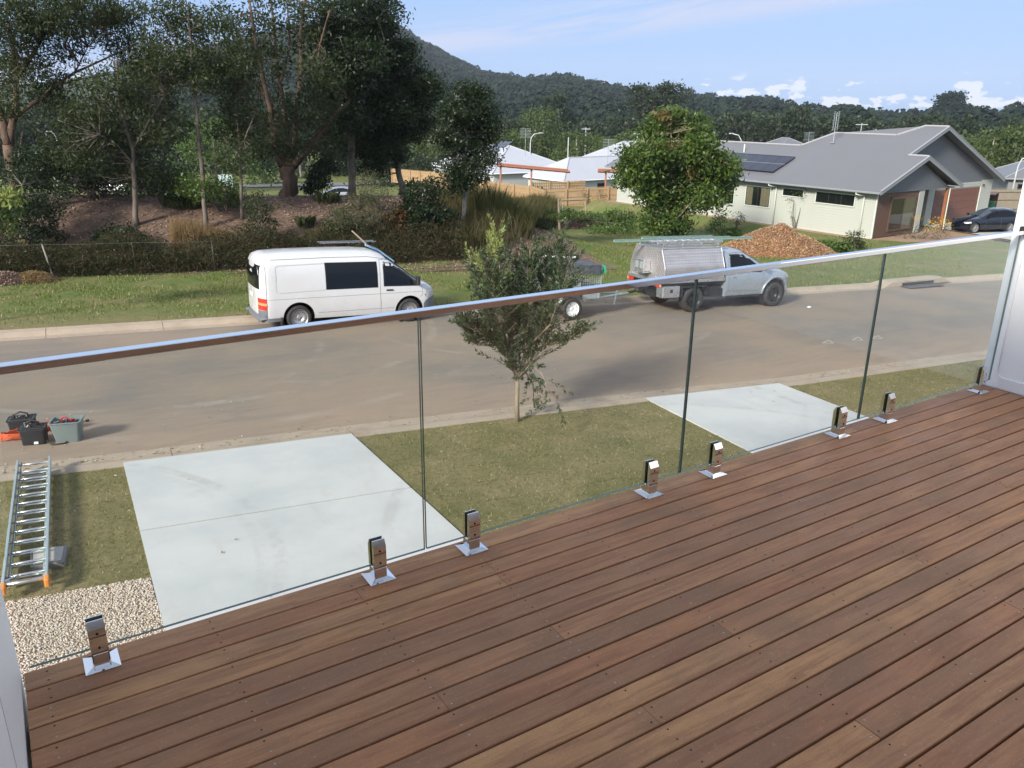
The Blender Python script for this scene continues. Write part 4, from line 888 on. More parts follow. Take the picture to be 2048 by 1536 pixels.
# ---------------------------------------------------------------- box trailer with cage
def build_trailer():
    p1 = P(1141, 640); hd = (MU.to_3x3() @ Vector((1, 0, 0))); hd = Matrix.Rotation(R(1.0), 3, 'Z') @ Vector((hd.x, hd.y, 0)).normalized()
    M = ground_frame((0, 0, 0), hd); right = -(M.to_3x3() @ Vector((0, 1, 0))); org = p1 - right*0.85; org.z = zgf(org.x, org.y)+0.008; M.translation = org
    t = empty('box_trailer', mat=M, label='galvanised cage trailer under a dark tarpaulin hitched behind the ute', cat='trailer')
    x0, x1 = -1.05, 1.05; z0, z1, zc = 0.55, 0.90, 1.42
    MB().box((0, 0, z0), (2.1, 1.4, 0.04)).build('floor', M_GALV, t)
    for sg in (-1, 1):
        MB().box((0, sg*0.70, (z0+z1)/2), (2.1, 0.02, z1-z0)).build('side_panel', M_GALV, t)
        MB().box((0, sg*0.705, z1-0.01), (2.12, 0.05, 0.035)).build('top_rail', M_GALV, t)
        for x in (-1.0, -0.3, 0.4, 1.0): MB().box((x, sg*0.71, (z0+z1)/2), (0.04, 0.03, z1-z0)).build('upright', M_GALV, t)
        pts = [(-.42, sg*.86, .52), (-.27, sg*.86, .74), (.27, sg*.86, .74), (.42, sg*.86, .52)]
        mb = MB(); q_ = [(p[0], sg*.72, p[2]) for p in pts]; qq = [(p[0], sg*.97, p[2]) for p in pts]
        mb.add(q_+qq, [(0, 1, 5, 4), (1, 2, 6, 5), (2, 3, 7, 6)]).build('mudguard', M_GALV, t)
        wheel(t, (0, sg*0.85, 0.32), 0.32, 0.2, 0.2, M_RIMW, sg, 8)
        for x in (x0, -0.35, 0.35, x1): MB().box((x, sg*0.70, (z1+zc)/2), (0.03, 0.03, zc-z1)).build('cage_post', M_GALV, t)
        mb = MB()
        for k in range(8): mb.tube([(x0, sg*0.70, z1+0.02+k*(zc-z1)/8), (x1, sg*0.70, z1+0.02+k*(zc-z1)/8)], 0.004, 4, False)
        for k in range(29): mb.tube([(x0+k*0.075, sg*0.70, z1), (x0+k*0.075, sg*0.70, zc)], 0.004, 4, False)
        mb.build('cage_mesh', M_GALV, t, kind='stuff')
    for x in (x0, x1):
        MB().box((x, 0, (z0+z1)/2), (0.02, 1.4, z1-z0)).build('end_panel', M_GALV, t)
        mb = MB()
        for k in range(8): mb.tube([(x, -0.7, z1+0.02+k*(zc-z1)/8), (x, 0.7, z1+0.02+k*(zc-z1)/8)], 0.004, 4, False)
        for k in range(19): mb.tube([(x, -0.7+k*0.075, z1), (x, -0.7+k*0.075, zc)], 0.004, 4, False)
        mb.build('cage_mesh', M_GALV, t, kind='stuff')
    dbx = 2.55
    for sg in (-1, 1): MB().tube([(0.9, sg*0.45, 0.48), (dbx, 0, 0.50)], 0.035, 6).build('drawbar', M_GALV, t)
    MB().tube([(dbx-.05, 0, 0.5), (dbx+0.25, 0, 0.55)], 0.04, 8).build('coupling', M_BLACK, t)
    MB().lathe([(0.10, -.08), (.28, -.09), (.30, 0), (.28, .09), (.10, .08)], (1.35, 0.0, 0.72), 'z', 24).build('spare_wheel', M_TYRE, t, auto=40)
    MB().tube([(2.0, -.18, 0.70), (1.85, -0.25, 0.22)], 0.028, 8).build('jockey_wheel_leg', M_GALV, t)
    MB().box((0, 0, 0.42), (0.06, 1.6, 0.06)).build('axle', M_BLACK, t)
    # load: branches and cuttings under tarpaulin
    mb = MB()
    for k in range(90):
        a = Vector((random.uniform(-.9, .9), random.uniform(-.6, .6), random.uniform(z0+.1, zc-.1))); d = Vector((random.uniform(-1, 1), random.uniform(-.5, .5), random.uniform(-.4, .4))).normalized()*random.uniform(.1, .35)
        b_ = a+d; b_.x = max(-1, min(1, b_.x)); b_.y = max(-.66, min(.66, b_.y)); mb.tube([a, b_], random.uniform(.008, .03), 5)
    ldt = mb.build('load_of_offcuts', plain('mixed offcuts', (0.16, 0.12, 0.09), 0.9, 0, 0.6, 5), None, label='jumbled timber and branch offcuts filling the caged trailer', kind='stuff'); ldt.matrix_world = M
    n1, n2 = 26, 18; vs = []; fs = []
    for i in range(n1):
        for j in range(n2):
            x = -1.12+2.24*i/(n1-1); y = -.78+1.56*j/(n2-1); e = max(abs(x)/1.12, abs(y)/.78)
            z = zc+0.07 + 0.05*mn.noise(Vector((x*3, y*3, 0))) + 0.10*(1-e) + 0.03*mn.noise(Vector((x*9, y*9, 2)))
            if e > 0.92: z -= (e-0.92)/0.08*(0.22+0.08*mn.noise(Vector((x*5, y*5, 4))))
            vs.append((x*(1 if e < .96 else .985), y, z))
    fs = [(i*n2+j, i*n2+j+1, (i+1)*n2+j+1, (i+1)*n2+j) for i in range(n1-1) for j in range(n2-1)]
    tp = empty('tarpaulin', mat=M, label='dark grey tarpaulin draped over the trailer cage', cat='tarpaulin')
    MB().add(vs, fs).build('sheet', plain('dark grey tarpaulin', (0.05, 0.052, 0.062), 0.45, 0, 0.3, 5), tp, sm=True)
    MB().add([(1.13, -.80, zc+.06), (1.14, -.55, zc+.1), (1.15, -.6, zc-.12), (1.14, -.78, zc-.2)], [(0, 1, 2, 3)]).build('corner_patch', plain('green tarpaulin lining', (0.03, 0.28, 0.17), 0.5), tp)
    MB().tube([(-.2, 0.55, zc+.22), (0.75, .15, zc+.2)], 0.03, 6).build('batten', M_TRIM, tp)
    return t
build_trailer()
# ---------------------------------------------------------------- dark hatchback in the neighbour's drive
def build_car(name, M, paint, label, cat='car', L=4.2, rimm=None):
    c = empty(name, mat=M, label=label, cat=cat); s = L/4.2
    zt = [(-0.80*s, 0.95), (-0.76*s, 1.10), (-0.6*s, 1.30), (-0.35*s, 1.42), (0.2*s, 1.47), (0.9*s, 1.45), (1.25*s, 1.38), (1.7*s, 1.15), (2.05*s, 0.98), (2.6*s, 0.90), (3.0*s, 0.80), (3.2*s, 0.68), (3.3*s, 0.55)]
    zb = [(-.8*s, .32), (-.4*s, .22), (3.0*s, .20), (3.3*s, .25)]; wz = [(0, .94), (.15, .99), (.4, 1), (.6, .97), (.75, .90), (1.0, .80), (1.2, .72)]
    B = Body(zt, zb, 0.88, wz, (2.3, .7), (2.5, .35), p=9, q=2.3)
    bd = B.build('body', paint, c, sorted(set([-.8*s, -.79*s, -.76*s, -.7*s, -.6*s, -.45*s]+[q*s for q in linsp(-.3, 3.0, 26)]+[3.1*s, 3.2*s, 3.26*s, 3.29*s, 3.3*s])))
    cs = []
    for x in (0, 2.55*s):
        k = MB().lathe([(0, -1.2), (.365, -1.2), (.365, 1.2), (0, 1.2)], (x, 0, .31), 'y', 32).build('cutter', M_BLACK); k.matrix_world = M; cs.append(k)
    cut(bd, cs); smooth_angle(bd.data, 40)
    for x in (0, 2.55*s): MB().lathe([(.36, -.82), (.36, .82)], (x, 0, .31), 'y', 24).build('wheel_well', M_BLACK, c)
    for sg in (-1, 1):
        B.patch('side_window', M_VGLASS, c, [q*s for q in (-.35, -.2, .2, .7, 1.0, 1.3, 1.6, 1.75)], [(-.4*s, .98), (1.8*s, .92)], [(-.35*s, 1.08), (-.2*s, 1.26), (.2*s, 1.34), (.9*s, 1.33), (1.2*s, 1.25), (1.75*s, .99)], sg, .005)
        B.seam('door_seam', M_SEAM, c, [(.75*s, .3), (.75*s, 1.34)], sg, .01); B.seam('door_seam', M_SEAM, c, [(1.85*s, .35), (1.85*s, .9)], sg, .01)
        B.patch('headlight', M_LENS, c, [q*s for q in (2.85, 2.95, 3.05, 3.15)], [(2.8*s, .62), (3.2*s, .58)], [(2.85*s, .70), (3.15*s, .66)], sg, .008, 3)
        B.patch('tail_light', M_RED, c, [q*s for q in (-.77, -.7, -.6)], [(-.8*s, .72), (-.5*s, .76)], [(-.8*s, .9), (-.5*s, .9)], sg, .008, 3)
        MB().bbox((1.72*s, sg*.93, .98), (.12, .18, .12), .03).build('mirror', paint, c)
        for x in (0, 2.55*s): wheel(c, (x, sg*.77, .31), .315, .2, .215, rimm or M_RIM, sg, spoke=True)
    B.over('windscreen', M_WSCREEN, c, [q*s for q in linsp(1.3, 1.98, 6)], .7, 0, .006); B.over('rear_window', M_VGLASS, c, [q*s for q in linsp(-.68, -.42, 4)], .75, 0, .006)
    return c
# ================================================================ the weatherboard house across the street
M_BOARD = plain('pale green weatherboard paint', (0.385, 0.40, 0.35), 0.55, 0, 0.03, 2)
def roofmat(name, col, rib=0.19, rough=0.45):
    mt, nt, b = base_mat(name); tcn = nt.nodes.new('ShaderNodeTexCoord'); n = noisef(nt, tcn.outputs['Object'], 0.6, 5)
    c = mixc(nt, n, [q*0.93 for q in col], [q*1.06 for q in col]); nt.links.new(c, b.inputs['Base Color']); b.inputs['Roughness'].default_value = rough
    return mt
M_ROOFG = roofmat('mid grey steel roofing', (0.15, 0.15, 0.16)); M_ROOFW = roofmat('pale steel roofing', (0.42, 0.43, 0.47)); M_GUT = plain('grey fascia paint', (0.22, 0.235, 0.25), 0.45)
M_GABLE = plain('dark grey gable sheet', (0.115, 0.125, 0.14), 0.6, 0, 0.05)
M_BROWN = plain('brown stained cladding', (0.105, 0.060, 0.042), 0.55, 0, 0.25, 8)
M_GDOOR = plain('timber look garage door', (0.155, 0.065, 0.043), 0.5, 0, 0.12, 4)
M_REDPOST = plain('oiled red timber', (0.26, 0.10, 0.045), 0.5, 0, 0.2)
M_WFRAME = plain('dark bronze window frame', (0.03, 0.028, 0.026), 0.4)
M_CURT = plain('beige curtain', (0.42, 0.30, 0.19), 0.9, 0, 0.25, 6)
M_PANE = glass_mat('window glass', (0.75, 0.80, 0.80), 0.06)
M_DPIPE = plain('cream white downpipe', (0.55, 0.60, 0.53), 0.4)
M_SOLAR = plain('solar cell glass', (0.012, 0.013, 0.028), 0.12, 0.2, 0.2, coat=0.3)
HC = P(1742, 478.5); HZ = HC.z + 0.05; HC.z = HZ
ha = Vector((math.sin(R(-2)), math.cos(R(-2)), 0)); hb = Vector((-ha.y, ha.x, 0)); hb = hb if hb.x > 0 else -hb
# house frame: X = hb (to the right along the garage front), Y = ha (away along the long wall)
HM = Matrix((hb, ha, Vector((0, 0, 1)))).transposed().to_4x4(); HM.translation = HC
def hl(v): return HM.inverted() @ Vector(v)          # world -> house local
OVH = 0.6
def on_long(px, py): return hl(Pn(px, py, HC, hb))    # on the long wall plane (x=0)
def on_front(px, py, y=0.0): return hl(Pn(px, py, HM @ Vector((0, y, 0)), ha))
eave_pt = hl(Pn(1762, 384, HM @ Vector((-OVH, 0, 0)), hb)); EZ = eave_pt.z; EY = eave_pt.y
PT = R(22.5); sl = math.tan(PT)
nw = HM.to_3x3() @ Vector((-math.sin(PT), 0, math.cos(PT))); p0w = HM @ Vector((-OVH, 0, EZ))
def on_roof(px, py): return hl(Pn(px, py, p0w, nw))
sr0, sr1 = on_roof(1858, 314), on_roof(1818, 310); br0, br1 = on_roof(1900, 253), on_roof(1850, 253)
v1, r1, v2, r2 = on_roof(1795, 270), on_roof(1670, 267), on_roof(1603, 291), on_roof(1452, 284)
def zr(x): return EZ + (x+OVH)*sl
xs_ = (sr0.x+sr1.x)/2; xb_ = (br0.x+br1.x)/2; xm = (v1.x+r1.x)/2; xl = (v2.x+r2.x)/2
YF = EY; YS = sr1.y; YB = br0.y if br0.y > EY+0.2 else EY+1.1; YB1 = br1.y
YEND = r2.y + 8.0
house = empty('weatherboard_house', mat=HM, label='pale green weatherboard house with grey gabled roof and brown garage door', cat='house')
TH = 0.06
def plate(vs, mat, name, parent=house, th=TH, **kw):
    """thick sheet from a planar polygon (local coords); thickness downward"""
    n = len(vs); vs = [Vector(q) for q in vs]; lo = [q-Vector((0, 0, th)) for q in vs]
    return MB().add(vs+lo, [tuple(range(n)), tuple(range(2*n-1, n-1, -1))]+[(i, n+i, n+(i+1) % n, (i+1) % n) for i in range(n)]).build(name, mat, parent, **kw)
# long left slope in convex strips: small gable wing, big gable, middle, rear
yS = sr0.y
slope = [(-OVH, yS, EZ), (xs_, yS, zr(xs_)), (xs_, YS, zr(xs_)), (xs_+.001, YB, zr(xs_)), (xb_, YB, zr(xb_)), (xb_, YB1, zr(xb_)), (xm, v1.y, zr(xm)), (xm, r1.y, zr(xm)), (xl, v2.y, zr(xl)), (xl, YEND, zr(xl)), (-OVH, YEND, EZ)]
rf = plate(slope, M_ROOFG, 'roof_slope')
plate([(xs_, yS, zr(xs_)), (2*xs_+OVH, yS, EZ), (2*xs_+OVH, YB+1.5, EZ), (xs_, YB+1.5, zr(xs_))], M_ROOFG, 'roof_slope')
plate([(xb_, YB, zr(xb_)), (2*xb_+OVH, YB, EZ), (2*xb_+OVH, YB1+5, EZ), (xb_, YB1, zr(xb_))], M_ROOFG, 'roof_slope')
plate([(xm, v1.y, zr(xm)), (xb_, YB1, zr(xb_)), (xb_*2+OVH, YB1+5, EZ), (2*xm+OVH, YB1+6.5, EZ), (2*xm+OVH, r1.y, EZ), (xm, r1.y, zr(xm))], M_ROOFG, 'roof_slope')
plate([(xl, v2.y, zr(xl)), (xl, YEND, zr(xl)), (2*xl+OVH, YEND, EZ), (2*xl+OVH, v2.y, EZ)], M_ROOFG, 'roof_slope')
M_RIDGE = plain('light ridge capping', (0.30, 0.30, 0.31), 0.4)
for a, b_ in (((xs_, yS), (xs_, YS)), ((xb_, YB), (xb_, YB1)), ((xb_, YB1), (xm, v1.y)), ((xm, v1.y), (xm, r1.y)), ((xm, r1.y), (xl, v2.y)), ((xl, v2.y), (xl, YEND))):
    MB().tube([(a[0], a[1], zr(a[0])+.02), (b_[0], b_[1], zr(b_[0])+.02)], 0.075, 6).build('ridge_capping', M_RIDGE, house)
# barge boards
def barge(x0, y, x1, xr, nm='barge_board'):
    for (xa, xb2) in ((x0, x1), (xr, x1)):
        za, zb2 = EZ if xa in (x0, xr) and xa != x0 else zr(xa), zr(x1)
        if xa == x0: za = zr(x0)
        MB().add([(xa, y-.03, za+.03), (xb2, y-.03, zb2+.03), (xb2, y-.03, zb2-.2), (xa, y-.03, za-.2), (xa, y-.0, za+.03), (xb2, y-.0, zb2+.03), (xb2, y-.0, zb2-.2), (xa, y-.0, za-.2)],
            [(0,1,2,3),(7,6,5,4),(0,4,5,1),(3,2,6,7),(0,3,7,4),(1,5,6,2)]).build(nm, M_GUT, house)
        MB().add([(xa, y-.05, za+.05), (xb2, y-.05, zb2+.05), (xb2, y+.06, zb2+.05), (xa, y+.06, za+.05), (xa, y-.05, za+.015), (xb2, y-.05, zb2+.015), (xb2, y+.06, zb2+.015), (xa, y+.06, za+.015)],
            [(0,1,2,3),(7,6,5,4),(0,4,5,1),(3,2,6,7)]).build('barge_capping', M_RIDGE, house)
barge(-OVH, yS, xs_, 2*xs_+OVH); barge(xs_, YB, xb_, 2*xb_+OVH)
# gutter along the long eave
MB().bbox((-OVH-.05, (yS+YEND)/2, EZ-.09), (.12, YEND-yS, .12), .015).build('gutter', M_GUT, house)
plate([(-OVH, yS+.05, EZ-.14), (0, yS+.05, EZ-.14), (0, YEND, EZ-.14), (-OVH, YEND, EZ-.14)], M_GUT, 'eave_lining', th=.02)
# long wall: core + individual weatherboards
WT = EZ-.12
MB().box((0.14, (YEND-1.6)/2, WT/2-.6), (.2, YEND-1.7, WT+1.2)).build('wall_core', M_BOARD, house)
bh = 0.16; nb = int((WT+0.02)/bh)+1; me_b = None
for k in range(nb):
    z0, z1_ = k*bh, min((k+1)*bh, WT)
    if me_b is None or k == nb-1:
        o = MB().add([(-.022, 0, 0), (-.022, YEND-.9, 0), (-.002, YEND-.9, z1_-z0), (-.002, 0, z1_-z0), (.04, 0, 0), (.04, YEND-.9, 0), (.04, YEND-.9, z1_-z0), (.04, 0, z1_-z0)], [(0,1,2,3),(7,6,5,4),(0,4,5,1),(3,2,6,7),(0,3,7,4),(1,5,6,2)]).build('weatherboard', M_BOARD, house)
        if me_b is None: me_b = o.data
    else:
        o = bpy.data.objects.new('weatherboard', me_b); COL.objects.link(o); o.parent = house
    o.location = (0, 0, z0)
MB().box((-.01, (YEND-.9)/2, -.35), (.05, YEND-.9, .7)).build('base_slab', M_CONC, house)
MB().box((-.012, -.012, WT/2), (.07, .07, WT)).build('corner_trim', M_DPIPE, house)
def window(parent, c0, c1, plane, sashes=2, curtain=None, depth=.05, frame=M_WFRAME, arch=None):
    arch = arch or M_DPIPE
    """c0,c1: (u,z) corners on plane 'x' (long wall, u=y) or 'y' (front, u=x)"""
    u0, u1 = sorted((c0[0], c1[0])); z0, z1_ = sorted((c0[1], c1[1])); off = plane[1]
    def B3(name, ua, ub, za, zb_, d0, d1, mat, par):
        mb = MB()
        if plane[0] == 'x': mb.box((off-(d0+d1)/2, (ua+ub)/2, (za+zb_)/2), (abs(d1-d0), ub-ua, zb_-za))
        else: mb.box(((ua+ub)/2, off-(d0+d1)/2, (za+zb_)/2), (ub-ua, abs(d1-d0), zb_-za))
        return mb.build(name, mat, par)
    w_ = B3('window', u0-.0, u1+.0, z0, z1_, -.02, .028, M_DARK, parent)
    t = .055
    for nm, a in (('architrave', (u0-t, u1+t, z1_, z1_+t)), ('architrave', (u0-t, u1+t, z0-t, z0)), ('architrave', (u0-t, u0, z0, z1_)), ('architrave', (u1, u1+t, z0, z1_))): B3(nm, *a, .0, .055, arch, w_)
    f = .04; us = [u0+(u1-u0)*k/sashes for k in range(sashes+1)]
    if curtain:
        for (a, b_, m_) in curtain:
            mb = MB(); n = 10
            ua, ub = u0+(u1-u0)*a, u0+(u1-u0)*b_
            for k in range(n):
                B3('curtain', ua+(ub-ua)*k/n, ua+(ub-ua)*(k+1)/n, z0+f, z1_-f, .029, .031+.006*(k % 2), m_, w_) if False else None
            B3('curtain', ua, ub, z0+f, z1_-f, .029, .033, m_, w_)
    for k in range(sashes): B3('pane', us[k]+f/2, us[k+1]-f/2, z0+f/2, z1_-f/2, .036, .040, M_PANE, w_)
    for k in range(sashes+1): B3('frame', us[k]-f/2 if 0 < k < sashes else (us[k] if k == 0 else us[k]-f), us[k]+f/2 if 0 < k < sashes else (us[k]+f if k == 0 else us[k]), z0, z1_, .03, .056, frame, w_)
    for za in (z0, z1_-f): B3('frame', u0+f, u1-f, za, za+f, .03, .055, frame, w_)
    return w_
def wpx(a, b_): 
    p, q_ = on_long(*a), on_long(*b_); return (p.y, p.z), (q_.y, q_.z)
w_ = wpx((1709, 414), (1636, 384)); window(house, (w_[0][0], 1.55), (w_[1][0], 2.15) if False else (w_[1][0], w_[1][1]), ('x', -.02), 3) if False else None
y0_, y1_ = on_long(1711, 395).y, on_long(1634, 390).y; zt_ = on_long(1634, 383).z; zb__ = on_long(1634, 404).z
window(house, (y0_, zb__), (y1_, zt_), ('x', -.024), 3)
y0_, y1_ = on_long(1608, 385).y, on_long(1568, 380).y; window(house, (y0_, on_long(1568, 390).z), (y1_, on_long(1568, 376.5).z), ('x', -.024), 2)
y0_, y1_ = on_long(1542, 385).y, on_long(1494, 380).y; window(house, (y0_, on_long(1494, 409).z), (y1_, on_long(1494, 371).z), ('x', -.024), 2, [(0.02, .38, M_CURT), (.72, .98, M_CURT)])
y0_, y1_ = on_long(1470, 380).y, on_long(1425, 376).y; window(house, (y0_, on_long(1470, 408).z), (y1_, on_long(1470, 372).z), ('x', -.024), 2)
for px in (1727, 1550):
    yy = on_long(px, 420).y
    MB().tube([(-OVH-.02, yy+.25, EZ-.16), (-OVH-.02, yy+.25, EZ-.26), (-.11, yy, EZ-.34), (-.11, yy, EZ-.45), (-.11, yy, -.1)], .045, 8).build('downpipe', M_DPIPE, house, sm=True)
# small wing front (brown clad) at y=0 : gable wall
def frontx(px, py, y=0.0): return on_front(px, py, y).x
fx0 = 0.0; x1w = frontx(1836, 400)
MB().box((x1w/2+.1, .08, WT/2-.3), (x1w-.02, .14, WT+.6)).build('wall_core', M_BROWN, house)
nbat = int(x1w/.105)
for k in range(nbat):
    MB().box((fx0+.06+k*.105+.04, -.004, WT/2), (.085, .028, WT-.02)).build('cladding_board', M_BROWN, house)
gx1, gx0 = 2*xs_, 0.0
MB().add([(0, -.02, WT), (gx1, -.02, WT), (xs_, -.02, zr(xs_)-.22), (0, .05, WT), (gx1, .05, WT), (xs_, .05, zr(xs_)-.22)], [(0,1,2),(5,4,3),(0,3,4,1),(1,4,5,2),(2,5,3,0)]).build('gable_sheet', M_GABLE, house)
a_ = on_front(1772, 455); b_ = on_front(1826, 393)
window(house, (a_.x+.1, .35), (x1w-.25, on_front(1826, 393).z if on_front(1826, 393).z < WT-.2 else WT-.35), ('y', -.02), 2, [(.03, .46, plain('brown blind', (0.10, 0.055, 0.035), 0.8)), (.54, .97, M_CURT)], frame=M_BROWN, arch=M_BROWN)
# pier of weatherboards at the right end of the wing, porch recess, post
for k in range(nb):
    z0, z1_ = k*bh, min((k+1)*bh, WT); MB().box((x1w+.28, .0, (z0+z1_)/2), (.55, .10, z1_-z0-.008)).build('weatherboard', M_BOARD, house)
    MB().box((x1w+.60, 1.3, (z0+z1_)/2), (.08, 2.6, z1_-z0-.008)).build('weatherboard', M_BOARD, house)
px_ = 2*xs_-.15
MB().box((px_, .0, WT/2), (.16, .16, WT)).build('porch_post', M_REDPOST, house)
MB().tube([(px_+.12, -.1, WT-.05), (px_+.12, -.1, 0)], .035, 6).build('downpipe', M_DPIPE, house)
MB().box((xs_+.4, .3, WT-.02), (2*xs_+.2, .8, .05)).build('porch_lining', M_GABLE, house)
# garage front
YG_ = YB+OVH+.1; gl_, gr_ = frontx(1868, 400, YG_), frontx(1955, 400, YG_); ge_ = frontx(1977, 400, YG_)
gt = on_front(1955, 374, YG_).z
ge_ = max(ge_, gr_+.4); gl_ = min(gl_, gr_-2.5)
MB().box(((gl_-.8+ge_)/2, YG_+.1, (EZ-.2)/2+.0), (ge_-gl_+.8, .18, EZ-.2)).build('wall_core', M_BOARD, house)
for k in range(5):
    hh = (gt)/5; MB().bbox(((gl_+gr_)/2, YG_-.0, hh*(k+.5)), (gr_-gl_, .05, hh-.02), .01).build('garage_door_panel', M_GDOOR, house)
for x, w2 in (((gr_+ge_)/2+.02, ge_-gr_-.06),):
    for k in range(int(EZ/bh)):
        MB().box((x, YG_-.005, (k+.5)*bh), (w2, .05, bh-.008)).build('weatherboard', M_BOARD, house)
k = 0
while gt+.06+k*bh < EZ-.2:
    MB().box(((gl_+gr_)/2, YG_-.005, gt+.06+(k+.5)*bh), (gr_-gl_, .05, bh-.008)).build('weatherboard', M_BOARD, house); k += 1
MB().box((gr_+.03, YG_-.03, gt/2), (.08, .08, gt)).build('door_jamb', M_DPIPE, house)
MB().add([(xs_, YG_-.02, EZ-.2), (ge_, YG_-.02, EZ-.2), (ge_, YG_-.02, EZ+.05), (xb_, YG_-.02, zr(xb_)-.25), (xs_, YG_-.02, zr(xs_)-.25), (xs_, YG_+.05, EZ-.2), (ge_, YG_+.05, EZ-.2), (ge_, YG_+.05, EZ+.05), (xb_, YG_+.05, zr(xb_)-.25), (xs_, YG_+.05, zr(xs_)-.25)],
    [(0,1,2,3,4),(9,8,7,6,5),(0,5,6,1),(1,6,7,2),(2,7,8,3),(3,8,9,4),(4,9,5,0)]).build('gable_sheet', M_GABLE, house)
MB().box((ge_+.05, YG_+4, WT/2), (.1, 8, WT)).build('side_wall', M_BOARD, house)
sp2 = MB().bbox((gr_+.25, YG_-.12, gt+.12), (.12, .12, .1), .02).build('security_light', M_BLACK, house)
# solar panels
for (pa, pb) in (((1480, 345), (1565, 318)),):
    pass
sA, sB = on_roof(1546, 347.5), on_roof(1590, 318); x0s, x1s = sA.x, sB.x; yEdge = (sA.y+sB.y)/2
pw = (x1s-x0s)/2; n = 8
for r_ in range(2):
    for c in range(n):
        pwid = 1.05; ya = yEdge+c*pwid
        xa, xb3 = x0s+r_*pw+.015, x0s+(r_+1)*pw-.015
        pnl = MB(); vs = [(xa, ya+.012, zr(xa)+.13), (xb3, ya+.012, zr(xb3)+.13), (xb3, ya+pwid-.012, zr(xb3)+.13), (xa, ya+pwid-.012, zr(xa)+.13)]
        vs2 = [(q_[0], q_[1], q_[2]-.05) for q_ in vs]
        o = pnl.add(vs+vs2, [(0,1,2,3),(7,6,5,4),(0,4,5,1),(1,5,6,2),(2,6,7,3),(3,7,4,0)]).build('solar_panel', M_SOLAR, house)
for r_ in range(3):
    xx = x0s+r_*pw; MB().box((xx, yEdge+n*.525, zr(xx)+.125), (.03, n*1.05, .045)).build('panel_rail', M_ALU if r_ == 1 else M_BLACK, house)
vp = on_roof(1488, 304); MB().tube([(vp.x, vp.y, vp.z-.1), (vp.x, vp.y, vp.z+.55)], .05, 8).build('vent_pipe', M_DPIPE, house)
# antenna
ap = on_roof(1666, 287); an = empty('tv_antenna', mat=HM @ Matrix.Translation(ap), label='tall television antenna with many short elements on the grey roof', cat='antenna')
MB().tube([(0, 0, -.05), (0, 0, 2.0)], .02, 6).build('mast', M_GALV, an); MB().box((.1, .05, .05), (.35, .3, .04)).build('mount', M_GALV, an)
for s_ in (-1, 1):
    MB().tube([(0, s_*.16, .85), (0, s_*.16, 2.05)], .014, 5).build('boom', M_GALV, an)
    for k in range(11): MB().tube([(-.15, s_*.16-.17, .87+k*.115), (0, s_*.16, .9+k*.115), (.1, s_*.16+.17, .87+k*.115+(.03 if k % 2 else -.02))], .011, 4).build('element', M_GALV, an)
# ================================================================ other houses: hip roofs
def hip_house(name, px_eaves, label, roofm, wallm, eave_z, ridge, L, Wd, base, ang, cat='house', ov=.5, group=None, pitch=None, solar=None, gable=False):
    """L x Wd plan, centre base (world), ang rotation; ridge = ridge height above ground"""
    M = Matrix.Translation(base) @ Matrix.Rotation(ang, 4, 'Z'); h = empty(name, mat=M, label=label, cat=cat, group=group)
    l, w_ = L/2, Wd/2; MB().box((0, 0, eave_z/2-.75), (L-2*ov, Wd-2*ov, eave_z+1.5)).build('walls', wallm, h)
    e = w_ if not gable else 0
    ra, rb = (-l+e, 0, ridge), (l-e, 0, ridge); c = [(-l, -w_, eave_z), (l, -w_, eave_z), (l, w_, eave_z), (-l, w_, eave_z)]
    plate([c[0], c[1], rb, ra], roofm, 'roof_slope', h); plate([c[2], c[3], ra, rb], roofm, 'roof_slope', h)
    if not gable: plate([c[1], c[2], rb], roofm, 'roof_slope', h); plate([c[3], c[0], ra], roofm, 'roof_slope', h)
    caps = [(ra, rb)] + ([(c[0], ra), (c[3], ra), (c[1], rb), (c[2], rb)] if not gable else [])
    for a, b_ in caps: MB().tube([Vector(a)+Vector((0, 0, .03)), Vector(b_)+Vector((0, 0, .03))], .07, 6).build('ridge_capping', M_RIDGE if roofm is M_ROOFG else M_ROOFW, h)
    for a, b_ in zip(c, c[1:]+c[:1]): MB().tube([Vector(a)-Vector((0, 0, .08)), Vector(b_)-Vector((0, 0, .08))], .08, 6).build('gutter', M_GUT if roofm is M_ROOFG else M_TRIM, h)
    for sy in (-1, 1):
        for x in linsp(-l+2.2, l-2.2, max(2, int(L/4))):
            wn = MB().box((x, sy*(w_-ov), eave_z*.58), (1.5, .08, 1.0)).build('window', M_WFRAME, h); MB().box((x, sy*(w_-ov+.045), eave_z*.58), (1.36, .02, .86)).build('pane', M_VGLASS, wn)
    if solar:
        for (u, t0) in solar:
            for r_ in range(2):
                f0, f1 = .30+r_*.24, .30+r_*.24+.22; side = -1
                vs = [Vector((u-.5, side*w_*(1-f0), eave_z+(ridge-eave_z)*f0+.12)), Vector((u+.5, side*w_*(1-f0), eave_z+(ridge-eave_z)*f0+.12)), Vector((u+.5, side*w_*(1-f1), eave_z+(ridge-eave_z)*f1+.12)), Vector((u-.5, side*w_*(1-f1), eave_z+(ridge-eave_z)*f1+.12))]
                plate(vs, M_SOLAR, 'solar_panel', h, .04)
    return h, M
